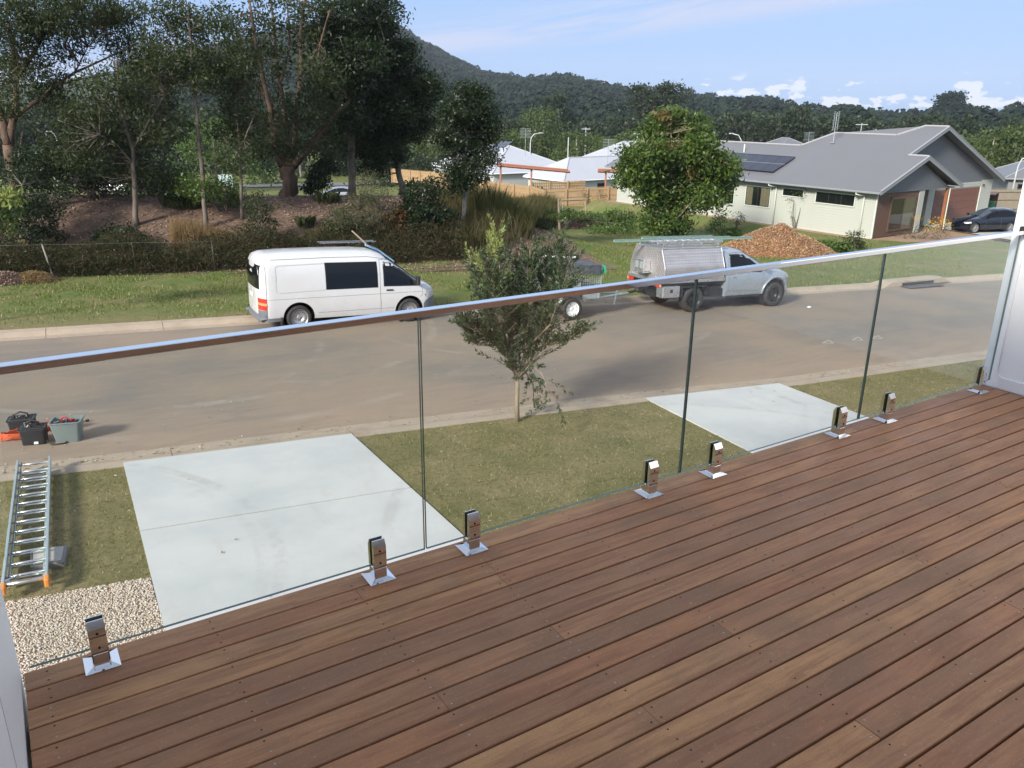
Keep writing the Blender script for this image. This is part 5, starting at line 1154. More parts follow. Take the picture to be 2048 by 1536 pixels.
# ================================================================ foliage builders
def leaf_mat(name, cols, trans=0.28, rough=0.55, tcol=(0.16, 0.24, 0.03)):
    mt, nt, b = base_mat(name); ge = nt.nodes.new('ShaderNodeNewGeometry'); k = len(cols)
    c = ramp(nt, ge.outputs['Random Per Island'], [(i/(k-1), q) for i, q in enumerate(cols)])
    n = noisef(nt, mapped(nt, 'Object'), 0.9, 3); c = mixc(nt, smooth(nt, n, 0.35, 0.65, 0.0, 0.45), c, [q*0.5 for q in cols[0]])
    nt.links.new(c, b.inputs['Base Color']); b.inputs['Roughness'].default_value = rough; b.inputs['Specular IOR Level'].default_value = 0.3
    out = nt.nodes['Material Output']; tr = nt.nodes.new('ShaderNodeBsdfTranslucent'); mx = nt.nodes.new('ShaderNodeMixShader')
    nt.links.new(mixc(nt, 0.45, c, tcol), tr.inputs['Color']); mx.inputs[0].default_value = trans
    nt.links.new(b.outputs[0], mx.inputs[1]); nt.links.new(tr.outputs[0], mx.inputs[2]); nt.links.new(mx.outputs[0], out.inputs[0]); return mt
LF_GUM = leaf_mat('blue green gum leaves', [(0.019, 0.028, 0.012), (0.032, 0.045, 0.017), (0.049, 0.065, 0.024), (0.080, 0.092, 0.034)])
LF_DARK = leaf_mat('dark glossy leaves', [(0.007, 0.014, 0.006), (0.012, 0.023, 0.009), (0.020, 0.037, 0.014), (0.034, 0.055, 0.022)], 0.18, 0.4)
LF_OLIVE = leaf_mat('olive scrub leaves', [(0.045, 0.055, 0.025), (0.070, 0.080, 0.038), (0.10, 0.105, 0.05), (0.13, 0.12, 0.065)])
LF_BRIGHT = leaf_mat('fresh green leaves', [(0.030, 0.065, 0.014), (0.060, 0.115, 0.022), (0.10, 0.155, 0.030), (0.16, 0.20, 0.045)], 0.3, 0.4)
LF_TIP = leaf_mat('reddish new leaves', [(0.16, 0.10, 0.035), (0.22, 0.13, 0.05), (0.15, 0.15, 0.045), (0.26, 0.17, 0.06)])
LF_YEL = leaf_mat('yellow green new tips', [(0.20, 0.26, 0.06), (0.28, 0.32, 0.09), (0.36, 0.36, 0.13), (0.22, 0.30, 0.08)])
LF_STREET = leaf_mat('grey green narrow leaves', [(0.026, 0.046, 0.020), (0.048, 0.078, 0.036), (0.075, 0.108, 0.054), (0.11, 0.145, 0.08)], 0.25, 0.38)
LF_FARG = leaf_mat('sunlit far green leaves', [(0.04, 0.065, 0.016), (0.065, 0.10, 0.024), (0.09, 0.125, 0.032), (0.13, 0.15, 0.05)], 0.3)
LF_FARD = leaf_mat('far forest leaves', [(0.014, 0.024, 0.011), (0.022, 0.036, 0.016), (0.034, 0.050, 0.022), (0.048, 0.06, 0.028)], 0.2)
LF_FLOW = leaf_mat('yellow flowers', [(0.75, 0.50, 0.03), (0.80, 0.60, 0.06)], 0.2)
def bark_mat(name, a, b_, sc_=3.0):
    mt, nt, b = base_mat(name); v = mapped(nt, 'Object', (1, 1, 0.35)); n = noisef(nt, v, sc_, 6, 0.7, 0.8)
    c = mixc(nt, smooth(nt, n, 0.35, 0.65), a, b_); nt.links.new(c, b.inputs['Base Color']); b.inputs['Roughness'].default_value = 0.9; bump(nt, b, n, 0.8, 0.04); return mt
BK_RED = bark_mat('reddish brown bark', (0.16, 0.10, 0.07), (0.055, 0.035, 0.025)); BK_GREY = bark_mat('grey brown bark', (0.17, 0.14, 0.11), (0.06, 0.05, 0.04))
BK_PALE = bark_mat('pale grey bark', (0.42, 0.39, 0.34), (0.16, 0.145, 0.125), 5); BK_TAN = bark_mat('tan smooth bark', (0.30, 0.24, 0.17), (0.16, 0.125, 0.09), 6)
def leaf_mesh(name, c, L, W, mat, parent, droop=0.0, spread=1.0, direc=None, up=0.0):
    """c (n,3) leaf centres; diamonds with random directions; droop<0 hang down"""
    n = len(c); d = rng.normal(size=(n, 3)) if direc is None else direc + rng.normal(size=(n, 3))*spread
    d[:, 2] += droop; d /= np.linalg.norm(d, axis=1)[:, None]+1e-9
    s = np.cross(d, rng.normal(size=(n, 3))*0.6+np.array([0, 0, up])); s /= np.linalg.norm(s, axis=1)[:, None]+1e-9
    l = (L*rng.uniform(0.7, 1.3, n))[:, None]/2; w_ = (W*rng.uniform(0.7, 1.3, n))[:, None]/2
    v = np.stack([c-d*l, c+s*w_-d*l*0.1, c+d*l, c-s*w_-d*l*0.1], 1).reshape(-1, 3); f = np.arange(4*n).reshape(n, 4)
    return mesh_np(name, v, f, mat, parent)
def clump_points(cen, rad, ncl, k, cr, shell=0.6, flat=1.0):
    """centres of leaf clumps in an ellipsoid, and leaves in each clump"""
    d = rng.normal(size=(ncl, 3)); d /= np.linalg.norm(d, axis=1)[:, None]; r_ = rng.uniform(0, 1, ncl)**(1/3); r_ = shell*(0.55+0.45*r_)+(1-shell)*r_
    r_ *= rng.uniform(0.85, 1.12, ncl); cc = cen + d*r_[:, None]*np.asarray(rad)
    lv = (cc[:, None]+rng.normal(size=(ncl, k, 3))*cr*np.array([1, 1, 0.65*flat])).reshape(-1, 3); return cc, lv
def tree(name, label, cat, base, D, limbs, blobs, leafm, bark, leaf=(0.16, 0.07), per=55, cl=26, cr=0.26, group=None, twigs=1.0, flat=1.0, droop=-0.3, depth=1.0, extra=None):
    """limbs: list of [(px,py,radius,depth offset)...]; blobs: (px,py,rx px,ry px,density)"""
    base = Vector(base); root = empty(name, base, label=label, cat=cat, group=group); b0 = np.array(base)
    mb = MB(); lp = []
    for k, lm in enumerate(limbs):
        off = 0.0 if k == 0 else random.uniform(-1, 1)*depth*0.8
        pts = []
        for i, q in enumerate(lm):
            dd = q[3] if len(q) > 3 else off*(i/max(1, len(lm)-1))
            pts.append(Pd(q[0], q[1], D+dd))
        fine = []; rr = []
        for i in range(len(pts)-1):
            for j in range(3):
                t = j/3; p = pts[i].lerp(pts[i+1], t); jit = 0.25*lm[i][2]*(1 if (i or j) else 0)
                fine.append(p+Vector((random.uniform(-1, 1), random.uniform(-1, 1), random.uniform(-.5, .5)))*jit); rr.append(lm[i][2]*(1-t)+lm[i+1][2]*t)
        fine.append(pts[-1]); rr.append(lm[-1][2])
        if k == 0:
            fine[0] = Vector(base)-Vector((0, 0, .15)); 
            rr[0] *= 1.25
        mb.tube([p-base for p in fine], rr, 9); lp += [np.array(p-base) for p in fine]
    lpa = np.array(lp); LV = []; ntw = 0
    for bl in blobs:
        px, py, rx, ry, dens = bl[:5]; off = bl[5] if len(bl) > 5 else random.uniform(-1, 1)*depth
        c = Pd(px, py, D+off); zc = (np.array(c)-EYE)@FW; R_ = np.array([rx, rx, ry])*zc/FPX; R_[2] = ry*zc/FPX
        ncl = max(3, int(per*dens)); cc, lv = clump_points(np.array(c-base), R_, ncl, cl, cr, 0.6, flat); LV.append(lv)
        for q in cc[:int(ncl*0.45*twigs)]:
            d2 = np.linalg.norm(lpa-q, axis=1); j = int(np.argmin(d2)); a = lpa[j]; mid = (a*0.45+q*0.55)+rng.normal(size=3)*0.12*d2[j]; 
            if d2[j] > 0.1: mb.tube([a, mid, q], [0.03*min(1, .4+d2[j]*.2), 0.016, 0.006], 4, False); ntw += 1
    mb.build('trunk', bark, root, sm=True)
    leaf_mesh('crown', np.concatenate(LV), leaf[0], leaf[1], leafm, root, droop)
    if extra:
        for (nm, m_, bs) in extra:
            L2 = []
            for px, py, rx, ry, n_ in bs:
                c = Pd(px, py, D-0.6); zc = (np.array(c)-EYE)@FW; _, lv = clump_points(np.array(c-base), np.array([rx, rx, ry])*zc/FPX, n_, cl, cr*.8); L2.append(lv)
            leaf_mesh(nm, np.concatenate(L2), leaf[0], leaf[1], m_, root, droop)['kind'] = 'stuff'
    return root
def hd_(p): return math.hypot(p.x, p.y)
# ---------------------------------------------------------------- trees along the bank (left)
GRP = 'trees along the planted bank'
b = P(33, 430); D = hd_(b)
tree('gum_tree', 'large reddish forked gum at the left edge with feathery blue green foliage', 'tree', b, D,
     [[(33, 430, .26), (30, 380, .24), (17, 290, .22)], [(17, 290, .17), (0, 230, .15), (-30, 150, .12), (-50, 40, .08)], [(19, 295, .16), (28, 235, .13), (33, 170, .10), (25, 90, .07), (10, 10, .04)],
      [(28, 235, .09), (70, 205, .08), (112, 172, .07), (150, 145, .05), (205, 120, .035), (285, 82, .02)], [(30, 165, .06), (60, 120, .05), (90, 70, .04), (115, 20, .02)], [(112, 172, .04), (150, 160, .03), (215, 150, .02), (290, 135, .01)], [(33, 400, .05), (35, 340, .04), (45, 265, .02)], [(150, 145, .03), (175, 95, .02), (225, 40, .012)]],
     [(20, 40, 80, 45, 1.5), (95, 30, 70, 45, 1.3), (165, 15, 60, 35, .8), (70, 150, 62, 38, 1.0), (20, 110, 50, 40, .6), (215, 60, 50, 38, .9), (275, 105, 50, 30, .8), (240, 20, 55, 28, .6), (120, 200, 40, 22, .35), (0, 200, 45, 40, .5), (285, 150, 35, 25, .4), (130, 90, 40, 30, .45)],
     LF_GUM, BK_RED, (0.21, 0.05), 66, 32, 0.27, GRP, depth=1.6, droop=-.5)
b = P(272, 452); D = hd_(b)
tree('gum_tree', 'slim dark gum rising behind a round shrub in the middle of the left bank', 'tree', b, D,
     [[(272, 452, .11), (270, 380, .10), (266, 300, .08), (240, 210, .06), (232, 120, .04)], [(266, 300, .05), (300, 240, .04), (330, 190, .02)], [(245, 225, .04), (205, 170, .03), (180, 120, .015)], [(268, 330, .04), (235, 290, .03), (200, 270, .015)]],
     [(225, 175, 60, 40, .9), (300, 200, 55, 38, .9), (180, 240, 55, 35, .8), (250, 270, 60, 35, .9), (330, 260, 45, 35, .6), (210, 320, 55, 32, .8), (290, 345, 55, 35, .8), (150, 300, 50, 40, .7), (320, 130, 45, 35, .5)],
     LF_GUM, BK_GREY, (0.20, 0.06), 58, 28, 0.28, GRP, depth=1.5)
b = P(412, 458); D = hd_(b)
tree('gum_tree', 'tall thin brown trunk with small high crown left of the big multi stem tree', 'tree', b, D,
     [[(412, 458, .10), (408, 380, .09), (400, 300, .08), (390, 200, .065), (382, 90, .045), (375, 10, .03)], [(390, 190, .04), (430, 140, .03), (440, 60, .015)], [(386, 130, .03), (350, 90, .02), (330, 30, .012)], [(394, 235, .03), (365, 180, .02), (340, 150, .01)]],
     [(375, 60, 42, 34, .9), (345, 30, 40, 30, .7), (385, 115, 42, 30, .8), (430, 40, 40, 34, .6), (400, 160, 30, 22, .5), (345, 140, 32, 24, .5), (440, 130, 26, 26, .35), (320, 80, 30, 24, .4)],
     LF_GUM, BK_GREY, (0.17, 0.06), 50, 27, 0.25, GRP, depth=1.2)
b = P(484, 440); D = hd_(b)
tree('young_tree', 'young thin tree with drooping grey green foliage beside the big multi stem trunk', 'tree', b, D,
     [[(484, 440, .07), (482, 360, .06), (478, 270, .045), (470, 190, .03)], [(480, 300, .03), (505, 240, .02)], [(480, 330, .03), (455, 285, .015)]],
     [(470, 185, 42, 38, .9), (500, 250, 36, 34, .7), (455, 250, 36, 34, .6), (470, 320, 36, 26, .4), (440, 150, 32, 28, .5), (480, 120, 38, 30, .6)],
     LF_GUM, BK_GREY, (0.15, 0.06), 55, 28, 0.24, GRP, depth=1.0)
b = P(577, 398); D = hd_(P(577, 430))+3.5; b = Vector((b.x, b.y, 0)); _q = Pd(577, 398, D); b = Vector((_q.x, _q.y, zgf(_q.x, _q.y)))
tree('multi_stem_tree', 'big multi stem tree with thick reddish trunk and bare rising limbs', 'tree', b, D,
     [[(577, 398, .40), (580, 370, .35), (575, 340, .36), (577, 322, .36)], [(568, 335, .22), (550, 275, .15), (534, 190, .11), (512, 90, .075), (497, -10, .045)], [(573, 330, .16), (574, 250, .12), (560, 170, .09), (550, 80, .06), (540, -20, .04)], [(584, 330, .17), (592, 235, .12), (602, 140, .09), (601, 60, .07), (612, -20, .04)],
      [(585, 335, .18), (625, 285, .14), (655, 245, .10), (700, 200, .05)], [(545, 260, .08), (500, 210, .06), (460, 150, .03)], [(600, 150, .07), (640, 90, .05), (660, 20, .03)], [(560, 170, .06), (580, 90, .05), (575, 10, .03)], [(530, 190, .06), (490, 130, .04), (470, 60, .02)]],
     [(520, 130, 60, 45, .8), (590, 90, 50, 45, .6), (480, 60, 55, 45, .7), (560, 20, 60, 35, .7), (640, 40, 50, 45, .8), (640, 150, 45, 38, .7), (520, 220, 55, 35, .8), (610, 225, 50, 32, .8), (575, 285, 36, 28, .5), (655, 290, 42, 30, .6), (520, 290, 42, 30, .6), (450, 110, 40, 35, .5)],
     LF_OLIVE if False else LF_GUM, BK_RED, (0.17, 0.08), 56, 28, 0.28, GRP, depth=2.0)
_q = Pd(703, 400, D+2.0); b = Vector((_q.x, _q.y, zgf(_q.x, _q.y)))
tree('evergreen_tree', 'tall dense evergreen with straight grey trunk reaching above the photo top', 'tree', b, D+2,
     [[(703, 395, .20), (704, 330, .18), (706, 260, .16), (702, 170, .13), (700, 60, .08), (705, -20, .05)], [(704, 220, .07), (740, 170, .05), (765, 110, .03)], [(702, 150, .06), (665, 100, .04), (650, 40, .02)]],
     [(700, 30, 60, 42, 1.5), (745, 60, 45, 38, 1.3), (665, 80, 48, 40, 1.1), (720, 120, 58, 40, 1.5), (765, 20, 35, 30, .8), (680, 170, 55, 38, 1.3), (745, 180, 52, 38, 1.4), (700, 230, 50, 32, 1.2), (650, 190, 35, 30, .7), (770, 100, 28, 26, .6)],
     LF_DARK, BK_GREY, (0.17, 0.08), 85, 30, 0.27, GRP, depth=1.8)
_q = Pd(803, 385, D+4.0); b = Vector((_q.x, _q.y, zgf(_q.x, _q.y)))
tree('evergreen_tree', 'very dark bushy evergreen on the right of the bank row in front of the mountain', 'tree', b, D+4,
     [[(806, 385, .17), (797, 345, .15), (790, 300, .14), (788, 220, .10), (795, 130, .05)], [(790, 280, .06), (830, 230, .05), (855, 190, .03)], [(789, 260, .06), (750, 230, .04), (725, 240, .02)]],
     [(800, 150, 48, 38, 1.5), (830, 190, 48, 34, 1.5), (855, 175, 26, 24, .6), (790, 210, 52, 34, 1.5), (760, 250, 42, 34, 1.2), (820, 250, 46, 32, 1.3), (735, 285, 38, 30, 1.0), (780, 300, 34, 26, .8), (745, 330, 24, 18, .4), (800, 110, 32, 28, .8), (700, 290, 30, 25, .5)],
     LF_DARK, BK_GREY, (0.17, 0.08), 85, 30, 0.27, GRP, depth=1.6)
_q = P(926, 452); D8 = hd_(_q)
tree('white_trunk_tree', 'medium dark tree with slender white trunk in front of the white roofs', 'tree', _q, D8,
     [[(926, 452, .10), (929, 400, .09), (934, 355, .08), (932, 300, .06), (936, 220, .04), (940, 180, .02)], [(933, 335, .05), (965, 290, .03), (985, 250, .015)], [(932, 320, .05), (900, 290, .03), (885, 270, .012)], [(934, 350, .03), (955, 335, .02)]],
     [(940, 190, 34, 26, 1.1), (962, 225, 36, 28, 1.2), (915, 225, 34, 28, 1.1), (935, 265, 50, 28, 1.4), (975, 270, 26, 26, .8), (900, 275, 26, 22, .7), (925, 310, 36, 20, .8), (965, 315, 28, 20, .7), (915, 345, 30, 22, .9), (945, 350, 28, 18, .7), (915, 370, 22, 14, .5)],
     LF_DARK, BK_PALE, (0.13, 0.06), 75, 28, 0.20, GRP, depth=0.9)
# ---------------------------------------------------------------- shrubs
def shrub(label, px, py, blobs, lm, leaf=(0.10, 0.05), per=50, cl=22, cr=0.14, name='shrub', cat='shrub', group=None, D=None, depth=.4, droop=0.1, stems=5, flat=1.0, extra=None):
    b = P(px, py)
    if D:
        q_ = Pd(px, py, D); b = Vector((q_.x, q_.y, zgf(q_.x, q_.y)))
    D_ = hd_(b); lim = []
    for k in range(stems):
        t = random.choice(blobs); lim.append([(px+random.uniform(-4, 4), py, .03), ((px+t[0])/2+random.uniform(-6, 6), (py+t[1])/2, .02), (t[0], t[1], .008)])
    r_ = tree(name, label, cat, b, D_, lim, blobs, lm, BK_GREY, leaf, per, cl, cr, group, 0.5, flat, droop, depth, extra); return r_
SG = 'shrubs on the planted bank'
shrub('grey green columnar shrub on the bank left of the van roof', 520, 500, [(518, 415, 26, 28, .9), (522, 455, 32, 28, 1.1), (515, 485, 34, 20, .9)], LF_GUM, group=SG)
shrub('round dark shrub standing on the bare mulch bank', 238, 500, [(238, 470, 44, 24, 1.6), (215, 485, 28, 16, .8), (262, 483, 30, 16, .8)], LF_DARK, group=SG, per=60)
shrub('wide dark thicket below the forked gum at the left edge', 60, 500, [(20, 420, 50, 40, 1.6), (75, 430, 45, 45, 1.6), (30, 480, 60, 34, 1.6), (95, 480, 40, 26, 1.0), (100, 400, 34, 36, 1.0), (45, 370, 45, 35, 1.2)], LF_DARK, group=SG, per=60, depth=1.2)
shrub('tall fine leaved olive shrub right behind the van roof', 742, 500, [(740, 380, 34, 36, 1.2), (720, 420, 38, 34, 1.3), (765, 420, 36, 34, 1.3), (740, 460, 46, 30, 1.5), (690, 440, 30, 30, .7)], LF_OLIVE, leaf=(0.11, 0.025), group=SG, per=62, cr=.16, droop=.5)
shrub('low grey shrub between the grass clump and the olive shrub', 672, 490, [(672, 445, 28, 30, 1.0), (665, 475, 30, 18, .8)], LF_GUM, group=SG)
shrub('dark broad leaved shrub with bare lower stems by the dry grass', 845, 490, [(845, 385, 38, 30, 1.4), (825, 425, 34, 28, 1.2), (870, 430, 34, 26, 1.2), (845, 455, 36, 18, .7)], LF_DARK, leaf=(0.13, 0.07), group=SG, per=60, stems=12)
shrub('small rust coloured bush between two dark shrubs', 792, 490, [(792, 440, 20, 28, .9)], leaf_mat('rusty dry leaves', [(0.12, 0.05, 0.02), (0.17, 0.075, 0.03), (0.10, 0.06, 0.03)]), group=SG)
shrub('leafy green shrub by the foot of the thin brown trunk', 450, 425, [(400, 375, 42, 26, 1.1), (455, 385, 34, 28, 1.0), (370, 385, 34, 22, .8), (350, 360, 28, 18, .6)], LF_BRIGHT, leaf=(0.13, 0.06), group=SG, per=55, depth=1)
shrub('bushy sapling with round leaves beside the big trunk on its right', 640, 398, [(640, 350, 20, 28, .8), (655, 330, 16, 20, .5), (628, 375, 18, 16, .5)], LF_DARK, leaf=(0.15, 0.09), group=SG)
shrub('wide dark understorey mass below the slim gum', 200, 400, [(150, 360, 60, 34, 1.6), (230, 365, 55, 30, 1.5), (300, 350, 45, 30, 1.2), (330, 385, 40, 20, .8), (120, 320, 45, 35, 1.1), (60, 330, 40, 30, .9)], LF_DARK, group=SG, per=62, depth=2.2, leaf=(.14, .07), cr=.22)
# grass clumps
def tuft(label, px, py, h, rad, n, mat, name='grass_clump', cat='grass clump', lean=(.05, .55), group=None, wid=(.006, .012)):
    b = P(px, py); root = empty(name, b, label=label, cat=cat, group=group); a = rng.uniform(0, 6.28, n); r_ = rad*np.sqrt(rng.uniform(0, 1, n))
    xy = np.column_stack([np.cos(a)*r_, np.sin(a)*r_]); a2 = a+rng.normal(0, 1.5, n); hh = rng.uniform(h*.5, h, n); le = rng.uniform(*lean, n)*hh; w_ = rng.uniform(*wid, n)
    base = np.column_stack([xy, np.full(n, -.05)]); s_ = np.column_stack([-np.sin(a2)*w_, np.cos(a2)*w_, np.zeros(n)]); mid = base+np.column_stack([np.cos(a2)*le*.35, np.sin(a2)*le*.35, hh*.75]); tip = base+np.column_stack([np.cos(a2)*le, np.sin(a2)*le, hh*.92])
    v = np.stack([base-s_, base+s_, mid+s_*.8, tip, mid-s_*.8], 1).reshape(-1, 3); mesh_np('blades', v, np.arange(5*n).reshape(n, 5), mat, root)['kind'] = 'stuff'; return root
M_GR = island_mat('lush strap leaves', [(0, (0.02, 0.05, 0.010)), (0.5, (0.04, 0.09, 0.016)), (1, (0.08, 0.15, 0.03))], 0.6, 0.3)
M_GR2 = island_mat('grey green strap leaves', [(0, (0.05, 0.07, 0.03)), (0.5, (0.08, 0.10, 0.045)), (1, (0.15, 0.16, 0.08))], 0.7, 0.3)
tuft('bright green strappy grass clump on the mulch left of the low grey shrub', 612, 452, .55, .34, 260, M_GR2); tuft('pair of green strappy clumps at the bank top by the trunk', 655, 405, .6, .5, 260, M_GR2)
for px, py, t in ((575, 500, 'low green grass clump just above the van roof'), (370, 410, 'small dark tufts at the bank top under the thin trunks'), (1075, 455, 'green reed tufts by the thin garden stakes')): tuft(t, px, py, .5, .9, 700, M_GR2)
# tall dry grass and reeds (stuff)
def grass_field(name, pxs, n, h, mat, label, wid=(.006, .014), lean=(.1, .5), seg=2):
    poly = [tuple(P(*q)[:2]) for q in pxs]; xy = scatter(poly, n); nz = np.array([0.65+0.7*mn.noise(Vector((x*.35, y*.35, 3))) for x, y in xy[:2000]])
    k = np.resize(nz, n); z = zg(xy[:, 0], xy[:, 1])-.05; hmul = np.array([0.75+0.5*math.sin(x*.9)*math.sin(y*.7+1) for x, y in xy]); a = rng.uniform(0, 6.28, n); hh = rng.uniform(h[0], h[1], n)*hmul
    w_ = rng.uniform(*wid, n); le = rng.uniform(*lean, n)*hh; b2 = rng.uniform(0, 6.28, n); base = np.column_stack([xy, z]); s_ = np.column_stack([np.cos(a)*w_, np.sin(a)*w_, np.zeros(n)])
    tip = base+np.column_stack([np.cos(b2)*le, np.sin(b2)*le, hh]); mid = base+np.column_stack([np.cos(b2)*le*.3, np.sin(b2)*le*.3, hh*.6])
    v = np.stack([base-s_, base+s_, mid+s_*.7, tip, mid-s_*.7], 1).reshape(-1, 3); return tag(mesh_np(name, v, np.arange(5*n).reshape(n, 5), mat), label, kind='stuff')
M_DRY = island_mat('dry tall grass', [(0, (0.045, 0.045, 0.020)), (0.4, (0.085, 0.070, 0.035)), (0.75, (0.14, 0.10, 0.055)), (1, (0.07, 0.085, 0.030))], 0.8, 0.35)
M_DRYR = island_mat('tan reed stalks', [(0, (0.16, 0.095, 0.045)), (0.5, (0.24, 0.15, 0.075)), (1, (0.34, 0.24, 0.13))], 0.8, 0.2)
M_HEDGE = island_mat('dark dry hedge stems', [(0, (0.022, 0.018, 0.010)), (0.35, (0.04, 0.034, 0.016)), (0.65, (0.075, 0.045, 0.030)), (0.85, (0.04, 0.06, 0.018)), (1, (0.14, 0.095, 0.06))], 0.9, 0.15)
grass_field('tall_dry_grass', [(770, 508), (880, 515), (1000, 508), (1065, 480), (1110, 440), (1110, 412), (1060, 400), (960, 392), (880, 402), (800, 430)], 60000, (0.7, 1.5), M_DRY, 'tall brown and olive grass below the timber fence')
grass_field('tan_reeds', [(345, 512), (475, 508), (470, 478), (350, 480)], 5200, (.6, 1.15), M_DRYR, 'thin tan reed stalks standing on the mulch bank', (.003, .008), (.02, .15))
grass_field('rough_scrub', [(560, 520), (790, 515), (800, 480), (700, 470), (560, 490)], 14000, (.3, .8), M_DRY, 'rough mixed grass between the shrubs behind the van')
# clipped looking dark hedge of dry ground cover along the verge
hp = [Vector((*q_, 0)) for q_ in HEDGE]; hp.insert(0, hp[0]+(hp[0]-hp[1]).normalized()*3); hl_ = MB(); N = 46000; pts = []; 
seglen = [(b_-a).length for a, b_ in zip(hp, hp[1:])]; tot = sum(seglen)
sidx = rng.choice(len(seglen), N, p=np.array(seglen)/tot); u = rng.uniform(0, 1, N); dep = rng.uniform(0, 1, N)**1.3*1.9
A_ = np.array([list(p)[:2] for p in hp]); XY = A_[sidx]*(1-u[:, None])+A_[sidx+1]*u[:, None]+np.array([0.297, 0.955])*dep[:, None]
top = np.array([1.0+0.5*mn.noise(Vector((x*.45, y*.45, 0)))+.35*mn.noise(Vector((x*1.6, y*1.6, 5))) for x, y in XY])*np.clip(.45+dep*1.1, .45, 1)
zz_ = zg(XY[:, 0], XY[:, 1])+rng.uniform(0, 1, N)**.6*top
leaf_mesh('dry_hedge', np.column_stack([XY, zz_]), .22, .018, M_HEDGE, None, 0.2, 1.0)
o = bpy.data.objects['dry_hedge']; tag(o, 'dark band of dry matted ground cover along the back of the verge', kind='stuff')
k = rng.choice(N, 26000); c_ = np.column_stack([XY, zz_])[k]; o = leaf_mesh('creeper_leaves', c_, .07, .04, LF_DARK, None, 0, 1.0); tag(o, 'small green creeper leaves mixed in the dry hedge', kind='stuff')
# mulch and leaf litter on the bank
M_LIT = island_mat('bark and leaf litter', [(0, (0.06, 0.035, 0.028)), (0.3, (0.15, 0.09, 0.07)), (0.6, (0.24, 0.155, 0.12)), (0.85, (0.34, 0.25, 0.20)), (1, (0.48, 0.39, 0.32))], 0.9)
M_BANK = plain('mulched bank soil', (0.135, 0.088, 0.06), 0.95, 0, 0.4, 2.0, 0.8, 12)
hl_n = np.array([0.297, 0.955]); hl_t = np.array([0.955, -0.297]); org_ = np.array([-0.26, 31.0])
def bank_xy(t, s): return org_+t*hl_t+s*hl_n
tt, ss = np.meshgrid(np.linspace(-6, 22, 60), np.linspace(0.6, 12.5, 30)); XB = org_[0]+tt*hl_t[0]+ss*hl_n[0]; YB_ = org_[1]+tt*hl_t[1]+ss*hl_n[1]
v = np.stack([XB.ravel(), YB_.ravel(), (zg(XB, YB_)+0.03+0.05*np.sin(XB*2.3)*np.sin(YB_*1.9)*0.5).ravel()], 1); i = (np.arange(29)[:, None]*60+np.arange(59)[None]).ravel(); o = mesh_np('mulched_bank', v, np.stack([i, i+1, i+61, i+60], 1), M_BANK, None, True); o['kind'] = 'structure'
t_ = rng.uniform(-6, 21.5, 42000); s_ = rng.uniform(.8, 12, 42000); xy = org_+t_[:, None]*hl_t+s_[:, None]*hl_n; nn_ = rng.normal(size=(42000, 3))*np.array([1, 1, .22])
o = leaf_mesh('leaf_litter', np.column_stack([xy, zg(xy[:, 0], xy[:, 1])+.06+rng.uniform(0, .03, 42000)]), .11, .045, M_LIT, None, 0, .01, nn_, 3.0); tag(o, 'bark chips and fallen leaves covering the bank', kind='stuff')
# ---------------------------------------------------------------- leafy bright tree in front of the weatherboard house
_q = P(1332, 478); DR = hd_(_q)
tree('leafy_tree', 'bright green dense tree with reddish new growth beside the grey roof', 'tree', _q, DR,
     [[(1332, 478, .13), (1332, 460, .12), (1330, 440, .11), (1335, 380, .09), (1345, 300, .05), (1340, 250, .02)], [(1330, 455, .07), (1318, 410, .05), (1305, 350, .03), (1290, 290, .015)], [(1336, 455, .06), (1365, 425, .05), (1395, 390, .03), (1425, 340, .015)], [(1330, 445, .05), (1310, 400, .04), (1280, 340, .02)]],
     [(1335, 245, 38, 26, 1.2), (1320, 275, 40, 26, 1.1), (1370, 275, 36, 26, 1.1), (1300, 310, 38, 26, 1.1), (1345, 320, 44, 30, 1.3), (1400, 300, 38, 28, 1.1), (1430, 330, 34, 26, .9), (1285, 345, 36, 28, 1.0), (1400, 350, 42, 28, 1.2), (1340, 370, 44, 28, 1.2), (1445, 365, 28, 24, .7), (1300, 385, 32, 24, .9), (1365, 400, 40, 24, 1.0), (1415, 395, 32, 24, .7), (1325, 425, 30, 26, .9), (1350, 450, 28, 20, .7), (1315, 450, 22, 20, .6), (1255, 340, 16, 14, .3), (1258, 300, 10, 10, .15), (1395, 245, 9, 14, .2), (1268, 320, 14, 12, .3), (1460, 335, 12, 12, .25), (1395, 262, 14, 12, .3), (1350, 228, 14, 8, .25), (1248, 362, 10, 8, .2)],
     LF_BRIGHT, BK_TAN, (0.24, 0.10), 66, 26, 0.29, None, depth=1.4, droop=-.35, extra=[('new_growth', LF_TIP, [(1315, 300, 26, 14, 9), (1395, 340, 16, 12, 7), (1280, 315, 14, 10, 4), (1425, 320, 14, 10, 4), (1340, 235, 20, 8, 3), (1312, 228, 8, 8, 2)])])
